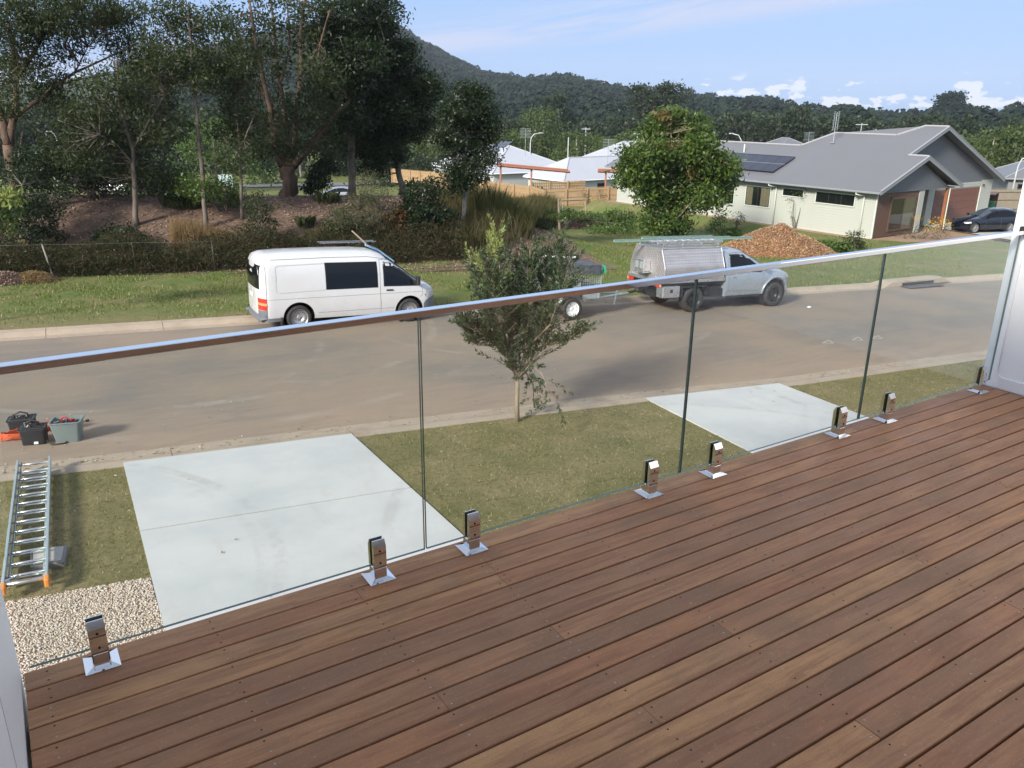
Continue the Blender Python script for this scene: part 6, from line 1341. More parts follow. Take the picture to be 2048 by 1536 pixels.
# ---------------------------------------------------------------- street tree by the drive
_q = P(1035, 845); DS = hd_(_q); base = Vector(_q); root = empty('street_tree', base, label='young street tree with narrow grey green leaves and pale tips on the near lawn', cat='tree')
mb = MB(); tw = []; 
def S(px, py, dd=0): return np.array(Pd(px, py, DS+dd)-base)
def branch(pts, rad): mb.tube([Vector(p) for p in pts], rad, 7)
trunk = [np.array([0, 0, -.05]), S(1034, 800), S(1035, 775), S(1034, 757)]; branch(trunk, [.045, .040, .038, .036])
mains = [[(1034, 757), (1018, 725), (995, 690), (960, 665, -.3), (925, 650, -.5)], [(1034, 757), (1010, 712), (985, 660, .2), (965, 600, .35), (950, 530, .4)], [(1035, 757), (1030, 700), (1020, 620), (1000, 540, .1), (992, 470, .15)], [(1036, 757), (1050, 700), (1060, 620, -.2), (1055, 540, -.3), (1060, 500, -.35)],
         [(1036, 757), (1065, 715), (1085, 640, .3), (1100, 560, .45), (1120, 490, .55)], [(1036, 757), (1070, 720), (1090, 700, -.2), (1120, 685, -.3), (1172, 662, -.4)], [(1036, 757), (1060, 730, -.2), (1082, 745, -.4), (1098, 780, -.55), (1116, 800, -.6)], [(1036, 757), (1052, 745, .2), (1066, 770, .35), (1068, 815, .4)],
         [(1018, 725), (1000, 640, -.4), (980, 570, -.55), (972, 510, -.6)], [(1050, 700), (1080, 620, .1), (1090, 560, .1), (1085, 515, .1)], [(1030, 700), (1040, 600, .5), (1030, 520, .65)], [(1050, 700), (1100, 650, -.5), (1130, 560, -.6), (1140, 520, -.6)], [(995, 690), (955, 690, -.2), (935, 640, -.2)]]
ends = []
for mseg in mains:
    p3 = [S(*q_) for q_ in mseg]; branch(p3, list(np.linspace(.019, .006, len(p3)))); 
    for i in range(1, len(p3)):
        seg = p3[i]-p3[i-1]; L_ = np.linalg.norm(seg); low = mseg[i][1] > 690
        for k in range(int(L_/(.017 if not low else .05))):
            t = random.random(); o_ = p3[i-1]+seg*t; sgn = rng.normal(size=3); sgn[2] = abs(sgn[2])*.7+.25 if not (mseg[-1][1] > 770) else sgn[2]*.5-.1; sgn /= np.linalg.norm(sgn)
            ln = random.uniform(.12, .42)*(1.15 if i < len(p3)-1 else .8); e_ = o_+sgn*ln+seg/L_*ln*.55; tw.append((o_, e_)); ends.append(e_)
mb.build('trunk', BK_TAN, root, sm=True)
tv = MB(); LC = []; LDm = []; TC = []; TD = []
for (a, b_) in tw:
    tv.tube([Vector(a), Vector(b_)], [.0035, .0018], 3, False); d = (b_-a); ln = np.linalg.norm(d); d = d/ln; n_ = int(9+ln*42)
    t = rng.uniform(.25, 1.03, n_); p_ = a+np.outer(t, b_-a); r_ = rng.normal(size=(n_, 3)); r_ -= np.outer(r_@d, d); r_ /= np.linalg.norm(r_, axis=1)[:, None]; dr = r_*.75+d*.75+np.array([0, 0, .12])
    dr /= np.linalg.norm(dr, axis=1)[:, None]; c_ = p_+dr*.036
    top = (b_[2] > S(980, 492)[2] and b_[0]*RT[0]+b_[1]*RT[1] < S(1005, 500)@RT and b_@RT > S(975,500)@RT) or (b_@RT < S(962, 560)@RT and b_[2] > S(962, 520)[2])
    (TC if top else LC).append(c_); (TD if top else LDm).append(dr)
tv.build('twigs', BK_TAN, root, kind='stuff')
leaf_mesh('crown', np.concatenate(LC), .080, .019, LF_STREET, root, 0, .12, np.concatenate(LDm))
if TC: leaf_mesh('new_growth', np.concatenate(TC), .075, .018, LF_YEL, root, .1, .12, np.concatenate(TD))['kind'] = 'stuff'
# near foliage at the far left edge
_q = Pd(0, 420, 24.0); bb = Vector((Pd(-60, 420, 24.0).x, Pd(-60, 420, 24.0).y, 0)); bb.z = zgf(bb.x, bb.y)
tree('young_street_tree', 'yellow green broad leaved branch tips entering at the left edge', 'tree', bb, 24.0, [[(-60, 640, .05), (-58, 520, .04), (-40, 430, .02)], [(-58, 500, .02), (-20, 440, .012), (25, 405, .006)]],
     [(8, 400, 26, 16, .28), (5, 425, 22, 18, .25), (0, 455, 14, 14, .15), (-45, 430, 45, 50, 1.0)], LF_BRIGHT, BK_TAN, (.17, .06), 46, 14, .13, None, depth=.25, droop=-.4, extra=[('new_growth', LF_YEL, [(12, 390, 28, 8, 7), (20, 402, 18, 8, 5)])])
# garden plants by the weatherboard house
wp = [tuple(P(*q_)[:2]) for q_ in ((1120, 440), (1180, 470), (1300, 472), (1330, 440), (1290, 428), (1200, 424))]; wq = scatter(wp, 9000); wk = np.array([mn.noise(Vector((x*.5, y*.5, 7))) for x, y in wq]) > -.12; wq = wq[wk]
o = leaf_mesh('garden_weeds', np.column_stack([wq, zg(wq[:, 0], wq[:, 1])+rng.uniform(0, .35, len(wq))]), .17, .09, LF_BRIGHT, None, 0, 1); tag(o, 'low leafy weeds covering the slope beside the garden path', kind='stuff')
GP = 'garden plants around the weatherboard house'
shrub('leafy sapling with upright thin stems against the long wall', 1590, 462, [(1588, 400, 12, 22, .3), (1605, 385, 10, 20, .3), (1583, 440, 10, 20, .25)], LF_BRIGHT, per=22, cl=10, cr=.1, group=GP, leaf=(.08, .05))
shrub('small dark leaved shrub near the house corner downpipe', 1708, 500, [(1708, 478, 18, 14, .5), (1712, 492, 16, 10, .4)], LF_GUM, per=34, group=GP, leaf=(.14, .06))
shrub('yellow flowering bush in front of the brown porch post', 1835, 480, [(1815, 466, 34, 14, .7), (1850, 466, 34, 16, .8), (1885, 460, 24, 14, .6)], LF_OLIVE, per=30, cl=14, cr=.14, group=GP, leaf=(.10, .03), extra=[('flowers', LF_FLOW, [(1828, 437, 14, 7, 4), (1880, 444, 24, 10, 9), (1860, 458, 24, 8, 4)])])
shrub('green shrub behind the mulch pile left', 1440, 465, [(1440, 440, 16, 14, .8), (1425, 455, 16, 10, .5)], LF_BRIGHT, per=34, group=GP)
shrub('thin small shrub against the pale wall right of the leafy tree', 1474, 458, [(1474, 436, 16, 12, .4)], LF_OLIVE, per=30, group=GP)
shrub('dense low green ground cover right of the mulch pile', 1660, 503, [(1655, 490, 26, 9, .9), (1685, 494, 18, 8, .5)], LF_BRIGHT, per=40, group=GP, leaf=(.16, .09), flat=.5)
shrub('bright green low leaves left of the mulch pile', 1462, 478, [(1462, 466, 22, 9, .7)], LF_BRIGHT, per=40, group=GP, leaf=(.16, .09), flat=.5)
shrub('low weedy ground cover beside the garden path', 1200, 455, [(1130, 428, 40, 8, .8), (1190, 442, 46, 12, 1.2), (1240, 430, 30, 10, .8), (1230, 455, 40, 10, .8)], LF_BRIGHT, per=60, group=GP, leaf=(.14, .08), flat=.5, depth=3, cr=.2)
shrub('yellow leaved bush against the timber fence', 1100, 412, [(1100, 398, 16, 12, .8)], LF_YEL, per=40, group=GP, cr=.22)
shrub('blue green broad leaved bush in front of the timber fence corner', 1072, 408, [(1072, 388, 12, 14, .7)], LF_GUM, per=40, group=GP, cr=.22, leaf=(.25, .15))
shrub('slender shrub standing by the timber fence', 1175, 420, [(1175, 395, 10, 22, .5)], LF_GUM, per=36, group=GP, cr=.2)
shrub('dark leafy bush at the right end of the timber fence', 1210, 415, [(1207, 400, 14, 18, .7)], LF_DARK, per=36, group=GP, cr=.22)
# ================================================================ far houses, fences, street furniture
WALLG = plain('light grey render', (0.42, 0.43, 0.42), 0.7); WALLD = plain('dark grey render', (0.16, 0.165, 0.175), 0.7)
def corner_house(name, label, N, Lc, l2, ze, rise, roofm, wallm, group=None, solar=None, l1=None, zb=None):
    """N near eave corner px, Lc left eave corner px; l2 length away to the right"""
    a = Pz(*N, ze); b_ = Pz(*Lc, ze); u = (b_-a); l1 = l1 or u.length; u.normalize(); v = Vector((-u.y, u.x, 0)); v = v if v@RT > 0 else -v
    if v.dot(Vector((RT[0], RT[1], 0))) < 0: v = -v
    c = a+u*l1/2+v*l2/2; zb = zb if zb is not None else ze-2.6
    if l2 >= l1: ang = math.atan2(v.y, v.x); L, W = l2, l1
    else: ang = math.atan2(u.y, u.x); L, W = l1, l2
    return hip_house(name, None, label, roofm, wallm, ze-zb, ze-zb+rise, L, W, (c.x, c.y, zb), ang, group=group, solar=solar)
def _at(V): return V
import types
Vector_RT = Vector((RT[0], RT[1], 0))
def corner_house(name, label, N, Lc, l2, ze, rise, roofm, wallm, group=None, solar=None, l1=None):
    a = Pz(*N, ze); b_ = Pz(*Lc, ze); u = b_-a; l1 = l1 or u.length; u.normalize(); v = Vector((-u.y, u.x, 0))
    if v.dot(Vector_RT) < 0: v = -v
    c = a+u*l1/2+v*l2/2; zb = ze-2.6
    if l2 >= l1: ang = math.atan2(v.y, v.x); L, W = l2, l1
    else: ang = math.atan2(u.y, u.x); L, W = l1, l2
    return hip_house(name, None, label, roofm, wallm, 2.6, 2.6+rise, L, W, (c.x, c.y, zb), ang, group=group, solar=solar)
GH = 'pale roofed houses beyond the timber fence'
hA, MA = corner_house('distant_house', 'white hip roofed house with solar panels behind the white trunk tree', (985, 347), (856, 329), 15.0, -3.3, 3.3, M_ROOFW, WALLG, GH)
hB, MB_ = corner_house('distant_house', 'white hip roofed house nearest the timber fence between two pergolas', (1128, 362), (1030, 350), 19.0, -3.6, 2.6, M_ROOFW, WALLG, GH, l1=9.0)
hC, MC = corner_house('distant_house', 'white roofed house standing behind and partly hidden by the bright green tree', (1200, 330), (1140, 318), 26.0, -3.2, 3.4, M_ROOFW, WALLG, GH, l1=13)
hD, MD = corner_house('distant_house', 'small grey hip roof peeking over the long grey roof ridge', (1560, 297), (1462, 287), 9.0, -3.0, 2.2, M_ROOFG, WALLD, None, l1=12)
hE, ME = corner_house('distant_house', 'small white roof just right of the grey hip roof', (1640, 292), (1585, 286), 9.0, -3.4, 1.5, M_ROOFW, WALLG, None, l1=9)
hF, MF = corner_house('distant_house', 'grey roofed house behind the paling fence at the right edge', (2010, 356), (1962, 338), 22.0, -1.2, 2.6, M_ROOFG, WALLD, None, l1=11)
# solar panels on the left slope of house A
def slope_panels(M, h, poly_px, n, m_, base_pt, nrm):
    a, b_, c, d = [h.matrix_world.inverted() @ Pn(*q_, base_pt, nrm) if False else M.inverted() @ Pn(*q_, base_pt, nrm) for q_ in poly_px]
    for i in range(n):
        for j in range(m_):
            def q_(s, t): return a.lerp(b_, s).lerp(d.lerp(c, s), t)
            vs = [q_((i+.04)/n, (j+.04)/m_), q_((i+.96)/n, (j+.04)/m_), q_((i+.96)/n, (j+.96)/m_), q_((i+.04)/n, (j+.96)/m_)]
            plate([p+Vector((0, 0, .14)) for p in vs], M_SOLAR, 'solar_panel', h, .05)
for o in hA.children:
    if o.name.startswith('roof_slope'):
        nn = Vector(o.data.polygons[0].normal); wn_ = MA.to_3x3() @ nn; cc_ = MA @ Vector(o.data.vertices[0].co)
        toc = Vector((-cc_.x, -cc_.y, 0)).normalized()
        if nn.z < 0: wn_ = -wn_
        if Vector((wn_.x, wn_.y, 0)).normalized().dot(Vector((-RT[0], -RT[1], 0))) > 0.75:
            slope_panels(MA, hA, [(996, 291), (1000, 302), (975, 316), (960, 300)], 3, 3, cc_, tuple(wn_))
            slope_panels(MA, hA, [(1004, 284), (1026, 285), (1008, 296), (986, 296)], 3, 2, cc_, tuple(wn_))
# timber paling fence
M_PAL = plain('new treated pine', (0.36, 0.24, 0.125), 0.8, 0, 0.22, 1.5, kind='Object'); M_PALG = plain('weathered palings', (0.34, 0.28, 0.20), 0.85, 0, 0.25, 4)
def fence(pts, h, label, mat=M_PAL, sp=2.4, pal=0.10, post=True, name='timber_fence', group=None):
    root = empty(name, (0, 0, 0), label=label, cat='fence', group=group)
    for a, b_ in zip(pts, pts[1:]):
        a, b_ = Vector(a), Vector(b_); L = (b_-a).length; n = max(1, round(L/sp)); d = (b_-a)/n; ang = math.atan2(d.y, d.x); nrm = Vector((-math.sin(ang), math.cos(ang), 0))
        if nrm.dot(Vector((a.x, a.y, 0))) > 0: nrm = -nrm            # towards the viewer
        for i in range(n):
            p = a+d*i; q_ = a+d*(i+1); mb = MB(); m_ = int(d.length/pal)
            for k in range(m_):
                c = p.lerp(q_, (k+.5)/m_); mb.box((c.x, c.y, c.z+h/2-.05), (pal*.86, .018, h+random.uniform(-.015, .015)), ang)
            mb.build('palings', mat, root, kind='stuff')
            mid = (p+q_)/2
            for zz in (.25, h*.55, h-.2): 
                o = MB().box((0, 0, 0), (d.length, .04, .075)).build('rail', mat, root); o.location = mid+nrm*.035+Vector((0, 0, zz)); o.rotation_euler = (0, -math.atan2(d.z, Vector((d.x, d.y)).length), ang)
            o = MB().box((0, 0, 0), (d.length, .07, .03)).build('capping', mat, root); o.location = mid+Vector((0, 0, h)); o.rotation_euler = (0, -math.atan2(d.z, Vector((d.x, d.y)).length), ang)
            if post: MB().box((p.x+nrm.x*.09, p.y+nrm.y*.09, p.z+h/2-.05), (.12, .12, h+.12), ang).build('post', mat, root)
    return root
def ftop(px, py, z): q_ = Pz(px, py, z); return q_
def fpt(px, py, D, h): q_ = Pd(px, py, D); return Vector((q_.x, q_.y, q_.z-h))
HF = 1.75
fence([fpt(784, 337, 112, HF), fpt(882, 345, 101, HF), fpt(945, 358, 92, HF), fpt(1060, 373, 84, HF)], HF, 'new pine paling fence running from the dark evergreen to the fence corner')
fence([fpt(1060, 373, 84, HF-.1), fpt(1090, 380, 81, HF), fpt(1258, 371, 84, HF), fpt(1330, 372, 86, HF)], HF, 'new pine paling fence between the corner and the bright green tree')
sc_ = fence([fpt(1062, 363, 86, 1.0), fpt(1171, 361, 89, 1.0)], 1.0, 'square lattice screen panels behind the corner of the pine fence', pal=.2, name='screen_fence')
fence([fpt(1975, 378, 74, 1.8), fpt(2075, 378, 80, 1.8)], 1.8, 'weathered paling fence behind the navy car', M_PALG, pal=.14, post=False)
# pergolas
M_PERG = plain('oiled red brown pergola timber', (0.30, 0.12, 0.065), 0.55, 0, 0.2); M_PERG2 = plain('pale pergola rafters', (0.45, 0.27, 0.17), 0.6)
def pergola(label, pa, pb, D, depth, h, posts):
    a, b_ = Pd(*pa, D), Pd(*pb, D+1.5); root = empty('pergola', (0, 0, 0), label=label, cat='pergola'); d = (b_-a); dn = d.normalized(); back = Vector((EYE[0], EYE[1], 0))-Vector((a.x, a.y, 0)); back = -back.normalized()
    MB().tube([a, b_], .13, 4).build('beam', M_PERG, root); MB().tube([a+back*depth, b_+back*depth], .13, 4).build('beam', M_PERG, root)
    n = int(d.length/.9)
    for i in range(n+1): p = a+d*i/n; MB().tube([p-back*.2+Vector((0, 0, -.1)), p+back*(depth+.2)+Vector((0, 0, -.1))], .05, 4).build('rafter', M_PERG2, root)
    for t in posts:
        p = a+d*t; MB().tube([p+back*.3, p+back*.3-Vector((0, 0, h))], .12, 4).build('post', M_PERG, root)
pergola('oiled timber pergola in front of the white roof by the white trunk tree', (994, 331), (1140, 344), 88, 2.4, 3.2, (.05, .47))
pergola('timber pergola beside the bright green tree with a single visible post', (1196, 343), (1290, 345), 87, 2.4, 3.4, (.17,))
# garden path
M_PATH = plain('brown gravel path', (0.33, 0.24, 0.18), 0.9, 0, 0.1)
q4 = [tuple(P(*q_)[:2]) for q_ in ((1215, 425), (1290, 426), (1300, 410), (1225, 409))]
o = poly_sheet('garden_path', q4, M_PATH, .04); o['kind'] = 'structure'
# drive and forecourt of the weatherboard house
q4 = [tuple(Vector(HM @ Vector(c)))[:2] for c in ((x1w+2.2, -6, 0), (ge_+6, -6, 0), (ge_+1, YG_, 0), (gl_-.8, YG_, 0))]
mbp = MB(); mbp.add([(q_[0], q_[1], HZ+.02) for q_ in q4], [(0, 1, 2, 3)]); mbp.build('forecourt', M_CONC, kind='structure')
lvl = [HM @ Vector(c) for c in ((-.6, -1.5, 0), (ge_+7, -7, 0), (ge_+7, YEND, 0), (-.6, YEND, 0))]
M_SOILG = plain('bare earth around the house', (0.30, 0.20, 0.13), 0.95, 0, 0.25, 2)
MB().prism([(c.x, c.y) for c in lvl], 'z', HZ-2.2, HZ-.04).build('house_pad', M_SOILG, kind='structure')
gbv = []; NB = 24
for i in range(NB):
    yy = -2.0+(YEND+1+2.0)*i/(NB-1)
    for k, (xo, dz) in enumerate(((-.5, -.05), (-.9, -.06), (-2.0, None), (-3.2, None))):
        q_ = HM @ Vector((xo, yy, 0)); g0 = zgf(q_.x, q_.y); z_ = HZ+dz if dz is not None else (g0*.55+(HZ-.1)*.45 if xo == -2.0 else g0-.03); gbv.append((q_.x, q_.y, z_))
MB().add(gbv, [(i*4+k, i*4+k+1, (i+1)*4+k+1, (i+1)*4+k) for i in range(NB-1) for k in range(3)]).build('garden_bank', M_GROUND, kind='structure', sm=True)
# car, bin, mulch heap
cw = Pz(1946, 466, HZ+.02); hdv = Vector((-.93, .36, 0)).normalized(); MC_ = Matrix.Rotation(math.atan2(hdv.y, hdv.x), 4, 'Z'); lf = MC_.to_3x3() @ Vector((0, 1, 0)); MC_.translation = cw - hdv*2.55 - lf*.77 if (cw-lf).length > cw.length else cw - hdv*2.55 - lf*.77
MC_.translation = Vector((cw.x, cw.y, HZ+.02)) - hdv*2.55 + Vector((-lf.x, -lf.y, 0))*(.77 if Vector((lf.x, lf.y, 0)).dot(Vector((cw.x, cw.y, 0))) < 0 else -.77)
build_car('navy_car', MC_, M_NAVY, 'dark navy hatchback parked on the forecourt beside the garage door', rimm=M_RIM)
q_ = Pz(1975, 432, HZ-.2); bn = empty('wheelie_bin', (q_.x, q_.y, q_.z), ang if False else 0.4, label='dark green wheelie bin in a dark enclosure behind the navy car', cat='bin')
MB().prism([(-.28, 0), (.28, 0), (.33, 1.0), (-.33, 1.0)], 'x', -.3, .3).build('tub', plain('dark green bin plastic', (0.01, 0.09, 0.045), .5), bn, bev=.03)
MB().bbox((0, 0, 1.05), (.66, .72, .08), .03).build('lid', plain('green bin lid', (0.02, 0.20, 0.09), .4), bn)
be = empty('bin_enclosure', (q_.x+.6, q_.y+.5, q_.z), 0.35, label='low dark brown bin enclosure by the garage pier', cat='enclosure')
MB().box((0, .5, .8), (2.0, .08, 1.6)).build('back_panel', M_BROWN, be); MB().box((1.0, 0, .8), (.08, 1.0, 1.6)).build('side_panel', M_BROWN, be); MB().box((0, .0, 1.62), (2.1, 1.1, .06)).build('top', M_BROWN, be)
# mulch heap
M_CHIP = island_mat('fresh orange wood chips', [(0, (0.17, 0.09, 0.045)), (0.3, (0.32, 0.19, 0.10)), (0.6, (0.43, 0.275, 0.16)), (0.85, (0.55, 0.40, 0.26)), (1, (0.25, 0.15, 0.08))], 0.85)
mc = P(1552, 506); rx = 2.6; ch_ = empty('mulch_heap', mc, label='heap of fresh orange wood chip mulch behind the ute', cat='mulch heap')
def heap(x, y, rx, ry, h): r_ = math.hypot(x/rx, y/ry); return h*max(0, 1-r_)**.85*(1+.12*mn.noise(Vector((x*1.5, y*1.5, 0)))) if r_ < 1 else 0
vr = Vector((RT[0], RT[1], 0)).normalized(); vb = Vector((-vr.y, vr.x, 0)); hh = 1.45; rx, ry = 3.0, 2.0
vs = []; n = 40
for i in range(n):
    for j in range(n):
        a = (i/(n-1)*2-1)*rx; b_ = (j/(n-1)*2-1)*ry; p = vr*a+vb*b_; vs.append((p.x, p.y, heap(a, b_, rx, ry, hh)-.05+zgf(mc.x+p.x, mc.y+p.y)-mc.z))
MB().add(vs, [(i*n+j, i*n+j+1, (i+1)*n+j+1, (i+1)*n+j) for i in range(n-1) for j in range(n-1)]).build('core', plain('mulch core', (0.27, 0.13, 0.06), .9, 0, .3, 8, .8, 30), ch_, sm=True)
N = 34000; a = rng.uniform(-1.06, 1.06, N)*rx; b_ = rng.uniform(-1.06, 1.06, N)*ry; kz = np.array([heap(x, y, rx, ry, hh) for x, y in zip(a, b_)]); m_ = (kz > .0) | (rng.uniform(0, 1, N) < .12)*(np.hypot(a/rx, b_/ry) < 1.05); a, b_, kz = a[m_], b_[m_], kz[m_]
X = a*vr.x+b_*vb.x; Y = a*vr.y+b_*vb.y; c_ = np.column_stack([X, Y, kz+zg(mc.x+X, mc.y+Y)-mc.z+rng.uniform(-.02, .05, len(a))]); leaf_mesh('chips', c_, .085, .032, M_CHIP, ch_, 0, 1, rng.normal(size=(len(a), 3))*np.array([1, 1, .4]), 2.0)['kind'] = 'stuff'
# dug heap near the path and two cut grass mounds by the hedge
for px, py, w_, h_, lab, m_ in ((1150, 455, 1.9, .45, 'low mound of dead brown cuttings beside the garden stakes', M_LIT), (12, 566, .75, .35, 'brown soil mound at the left edge of the verge', M_LIT), (68, 563, .75, .32, 'small mound of pale dry grass clippings on the verge', M_DRYR)):
    q_ = P(px, py); r0 = empty('clippings_mound', q_, label=lab, cat='mound'); N = 5200; a = rng.uniform(-1, 1, N); b_ = rng.uniform(-1, 1, N); r_ = np.hypot(a, b_); k = r_ < 1; a, b_, r_ = a[k], b_[k], r_[k]
    X = a*w_; Y = b_*w_*.8; c_ = np.column_stack([X, Y, h_*(1-r_**2)+zg(q_.x+X, q_.y+Y)-q_.z]); leaf_mesh('cuttings', c_, .13, .03, m_, r0, 0, 1, rng.normal(size=(len(X), 3))*np.array([1, 1, .35]), 1)['kind'] = 'stuff'
    v0, f0 = ico(3); vv = v0*np.array([w_*.90, w_*.72, h_*.86]); mesh_np('core', vv, f0, M_BANK, r0, True)
# wire fence along the verge, with star pickets
wf = empty('wire_fence', (0, 0, 0), label='low wire fence with a leaning pale post in front of the dry hedge', cat='fence')
pp = []
for px, py, lean in ((108, 556, .22), (275, 550, .05), (-60, 560, 0), (430, 545, 0)):
    q_ = P(px, py); tp_ = q_+Vector((-lean*.8, 0, 1.15)); MB().tube([q_-Vector((0, 0, .1)), tp_], .025 if px == 108 else .014, 6).build('post', BK_PALE if px == 108 else BK_GREY, wf); pp.append((px, tp_))
pp.sort(key=lambda t: t[0])
for k in range(1):
    mb = MB(); 
    for (a, p), (b2, q_) in zip(pp, pp[1:]):
        m2 = (p+q_)/2-Vector((0, 0, .04+k*.3)); mb.tube([p-Vector((0, 0, .02+k*.3)), m2, q_-Vector((0, 0, .02+k*.3))], .0018, 3, False)
    mb.build('wire', M_GALV, wf)
# garden stakes with rail
gs = empty('stake_fence', (0, 0, 0), label='grey timber stake frame in the weeds below the pine fence', cat='fence')
def stake(px, py, top, r_, m_, D=None):
    q_ = P(px, py); t = Pd(top[0], top[1], hd_(q_)); return MB().tube([q_-Vector((0, 0, .1)), t], r_, 6).build('stake', m_, gs)
stake(1119, 460, (1117, 397), .07, M_PALG); stake(1173, 440, (1170, 400), .05, M_PALG); stake(1126, 448, (1125, 405), .02, M_TRIM)
q_ = P(1119, 460); a = Pd(1122, 401, hd_(q_)); b_ = Pd(1170, 399, hd_(q_)+1); MB().tube([a, b_], .06, 6).build('rail', M_PALG, gs)
# street lamps and poles
M_LAMP = plain('pale galvanised lamp pole', (0.55, 0.57, 0.58), .4, .3)
def lamp(label, base_px, top_px, head_px, D, r_=.09):
    t, hd2 = Pd(*top_px, D), Pd(*head_px, D); z0 = zgf(t.x, t.y); root = empty('street_lamp', (t.x, t.y, z0), label=label, cat='street lamp', group='curved arm street lamps'); o_ = Vector((t.x, t.y, z0)); d = hd2-t; d.z = 0
    pts = [Vector((0, 0, 0)), t-o_-Vector((0, 0, .8)), t-o_+d*.08, t-o_+d*.35+Vector((0, 0, (hd2.z-t.z)*.75)), hd2-o_]; MB().tube(pts, [r_*1.3, r_*.8, r_*.7, r_*.6, r_*.55], 8).build('pole', M_LAMP, root, sm=True)
    q_ = hd2-o_; MB().bbox((q_.x, q_.y, q_.z), (.7, .3, .14), .05).build('lamp_head', M_LAMP, root)
lamp('curved arm street lamp rising behind the left white roof', None, (1061, 275), (1082, 266), 125); lamp('curved arm street lamp between the bright green tree and the grey roof', None, (1484, 280), (1463, 267), 120)
lamp('curved arm street lamp seen through the trees at the far left', None, (115, 280), (98, 263), 130); lamp('curved arm street lamp cut by the white end wall at the right', None, (2036, 330), (2056, 314), 95)
def pole(label, px, ytop, D, r_=.13, cross=0.0, name='utility_pole'):
    t = Pd(px, ytop, D); z0 = zgf(t.x, t.y); root = empty(name, (t.x, t.y, z0), label=label, cat='pole'); h_ = t.z-z0
    MB().tube([(0, 0, 0), (0, 0, h_)], [r_, r_*.7], 7).build('shaft', M_LAMP, root)
    if cross: MB().tube([tuple(-Vector_RT*cross)[:2]+(h_-.3,), tuple(Vector_RT*cross)[:2]+(h_-.3,)], .08, 5).build('crossarm', M_LAMP, root)
pole('plain pale pole standing among bushes behind the white roofs', 1137, 275, 150); pole('small pole with crossarm in front of the dark wood', 1172, 255, 170, .1, .9); pole('crossarm pole above the right end of the white roof', 1275, 264, 150, .1, .9)
pole('dark crossarm pole behind the long grey roof ridge', 1724, 246, 180, .1, 1.2); pole('plain pale pole behind the long grey roof ridge', 1752, 258, 170, .1)
def dish(label, px, py, D, h_=2.2):
    t = Pd(px, py, D); root = empty('tv_antenna', (t.x, t.y, t.z-h_), label=label, cat='antenna', group='television antennas on the far roofs'); MB().tube([(0, 0, 0), (0, 0, h_+.6)], .035, 5).build('mast', M_GALV, root)
    for s_ in (-.4, .4):
        for k in range(7):
            a = Vector_RT*s_; MB().tube([a+Vector_RT*-.33+Vector((0, 0, h_-.6+k*.19)), a+Vector_RT*.33+Vector((0, 0, h_-.6+k*.19))], .022, 4).build('element', M_GALV, root)
dish('grid shaped television antenna above the left white roof', 1051, 266, 112, 3.0); dish('grid shaped television antenna on the white roof near the bright green tree', 1217, 288, 108, 2.4); dish('grid shaped television antenna left of the grey roof peak', 1618, 273, 125, 2.4)
# far road, cars and sign seen through the trees
rp = [tuple(Pz(*q_, -4.0)[:2]) for q_ in ((250, 338), (480, 347), (700, 341), (880, 327), (880, 322), (700, 334), (480, 339), (250, 331))]
mbr = MB(); mbr.add([(x, y, zgf(x, y)+.12) for x, y in rp], [(0, 1, 6, 7), (1, 2, 5, 6), (2, 3, 4, 5)]); mbr.build('far_road', plain('far asphalt', (.17, .17, .17), .9), kind='structure')
def gcar(name, px, py, D, hv, paint, label, cat='car', L=4.4):
    q_ = Pd(px, py, D); h2 = Vector((hv[0], hv[1], 0)).normalized(); M = Matrix.Rotation(math.atan2(h2.y, h2.x), 4, 'Z'); M.translation = Vector((q_.x, q_.y, zgf(q_.x, q_.y)+.02)); return build_car(name, M, paint, label, cat, L)
gcar('parked_car', 690, 357, 88, (-.9, .4), plain('silver grey car paint', (.33, .35, .38), .25, .4, .05), 'silver car partly hidden by a grey trunk on the far road')
gcar('parked_vehicle', 240, 312, 112, (-.8, .6), M_VWHITE, 'white vehicle glimpsed through the dark foliage at left', 'car', 5.2)
sg_ = Pd(447, 320, 118); sr_ = empty('roadside_sign', (sg_.x, sg_.y, zgf(sg_.x, sg_.y)), math.atan2(RT[1], RT[0]), label='small pale blue board beside the far road through the trees', cat='sign')
MB().box((0, 0, 1.4), (1.9, .06, 1.5)).build('board', plain('pale blue sign', (.42, .55, .58), .5), sr_)
for x in (-.8, .8): MB().box((x, .06, .7), (.08, .08, 1.5)).build('post', M_GALV, sr_)
# ================================================================ near yard things
# ladder
lA, lB, lC, lD = P(35, 925, .18), P(101, 917, .18), P(92, 1160, .18), P(8, 1166, .18)
lad = empty('extension_ladder', (0, 0, 0), label='folded aluminium extension ladder with orange feet lying on the lawn', cat='ladder')
o1 = (lA+lB)/2; o2 = (lC+lD)/2; ldy = (o1-o2).normalized(); ldx = (lB-lA+lC-lD); ldx = (ldx-ldy*ldx.dot(ldy)).normalized(); lw_ = .40; LL = (o1-o2).length
LM = Matrix((ldx, ldy, ldx.cross(ldy))).transposed().to_4x4(); LM.translation = o2; lad.matrix_world = LM
M_ALUG = plain('greenish dull aluminium rail', (0.50, 0.56, 0.55), .4, .6, .1)
for s_ in (-1, 1):
    MB().bbox((s_*lw_/2, LL/2, -.0), (.028, LL, .085), .004).build('stile', M_ALUG, lad); MB().bbox((s_*(lw_/2-.035), LL/2-.02, -.085), (.024, LL-.35, .07), .004).build('inner_stile', M_ALUG, lad)
    MB().bbox((s_*lw_/2, -.04, -.02), (.05, .13, .10), .012).build('foot', plain('orange plastic ladder foot', (.72, .25, .05), .5), lad)
nr = 13
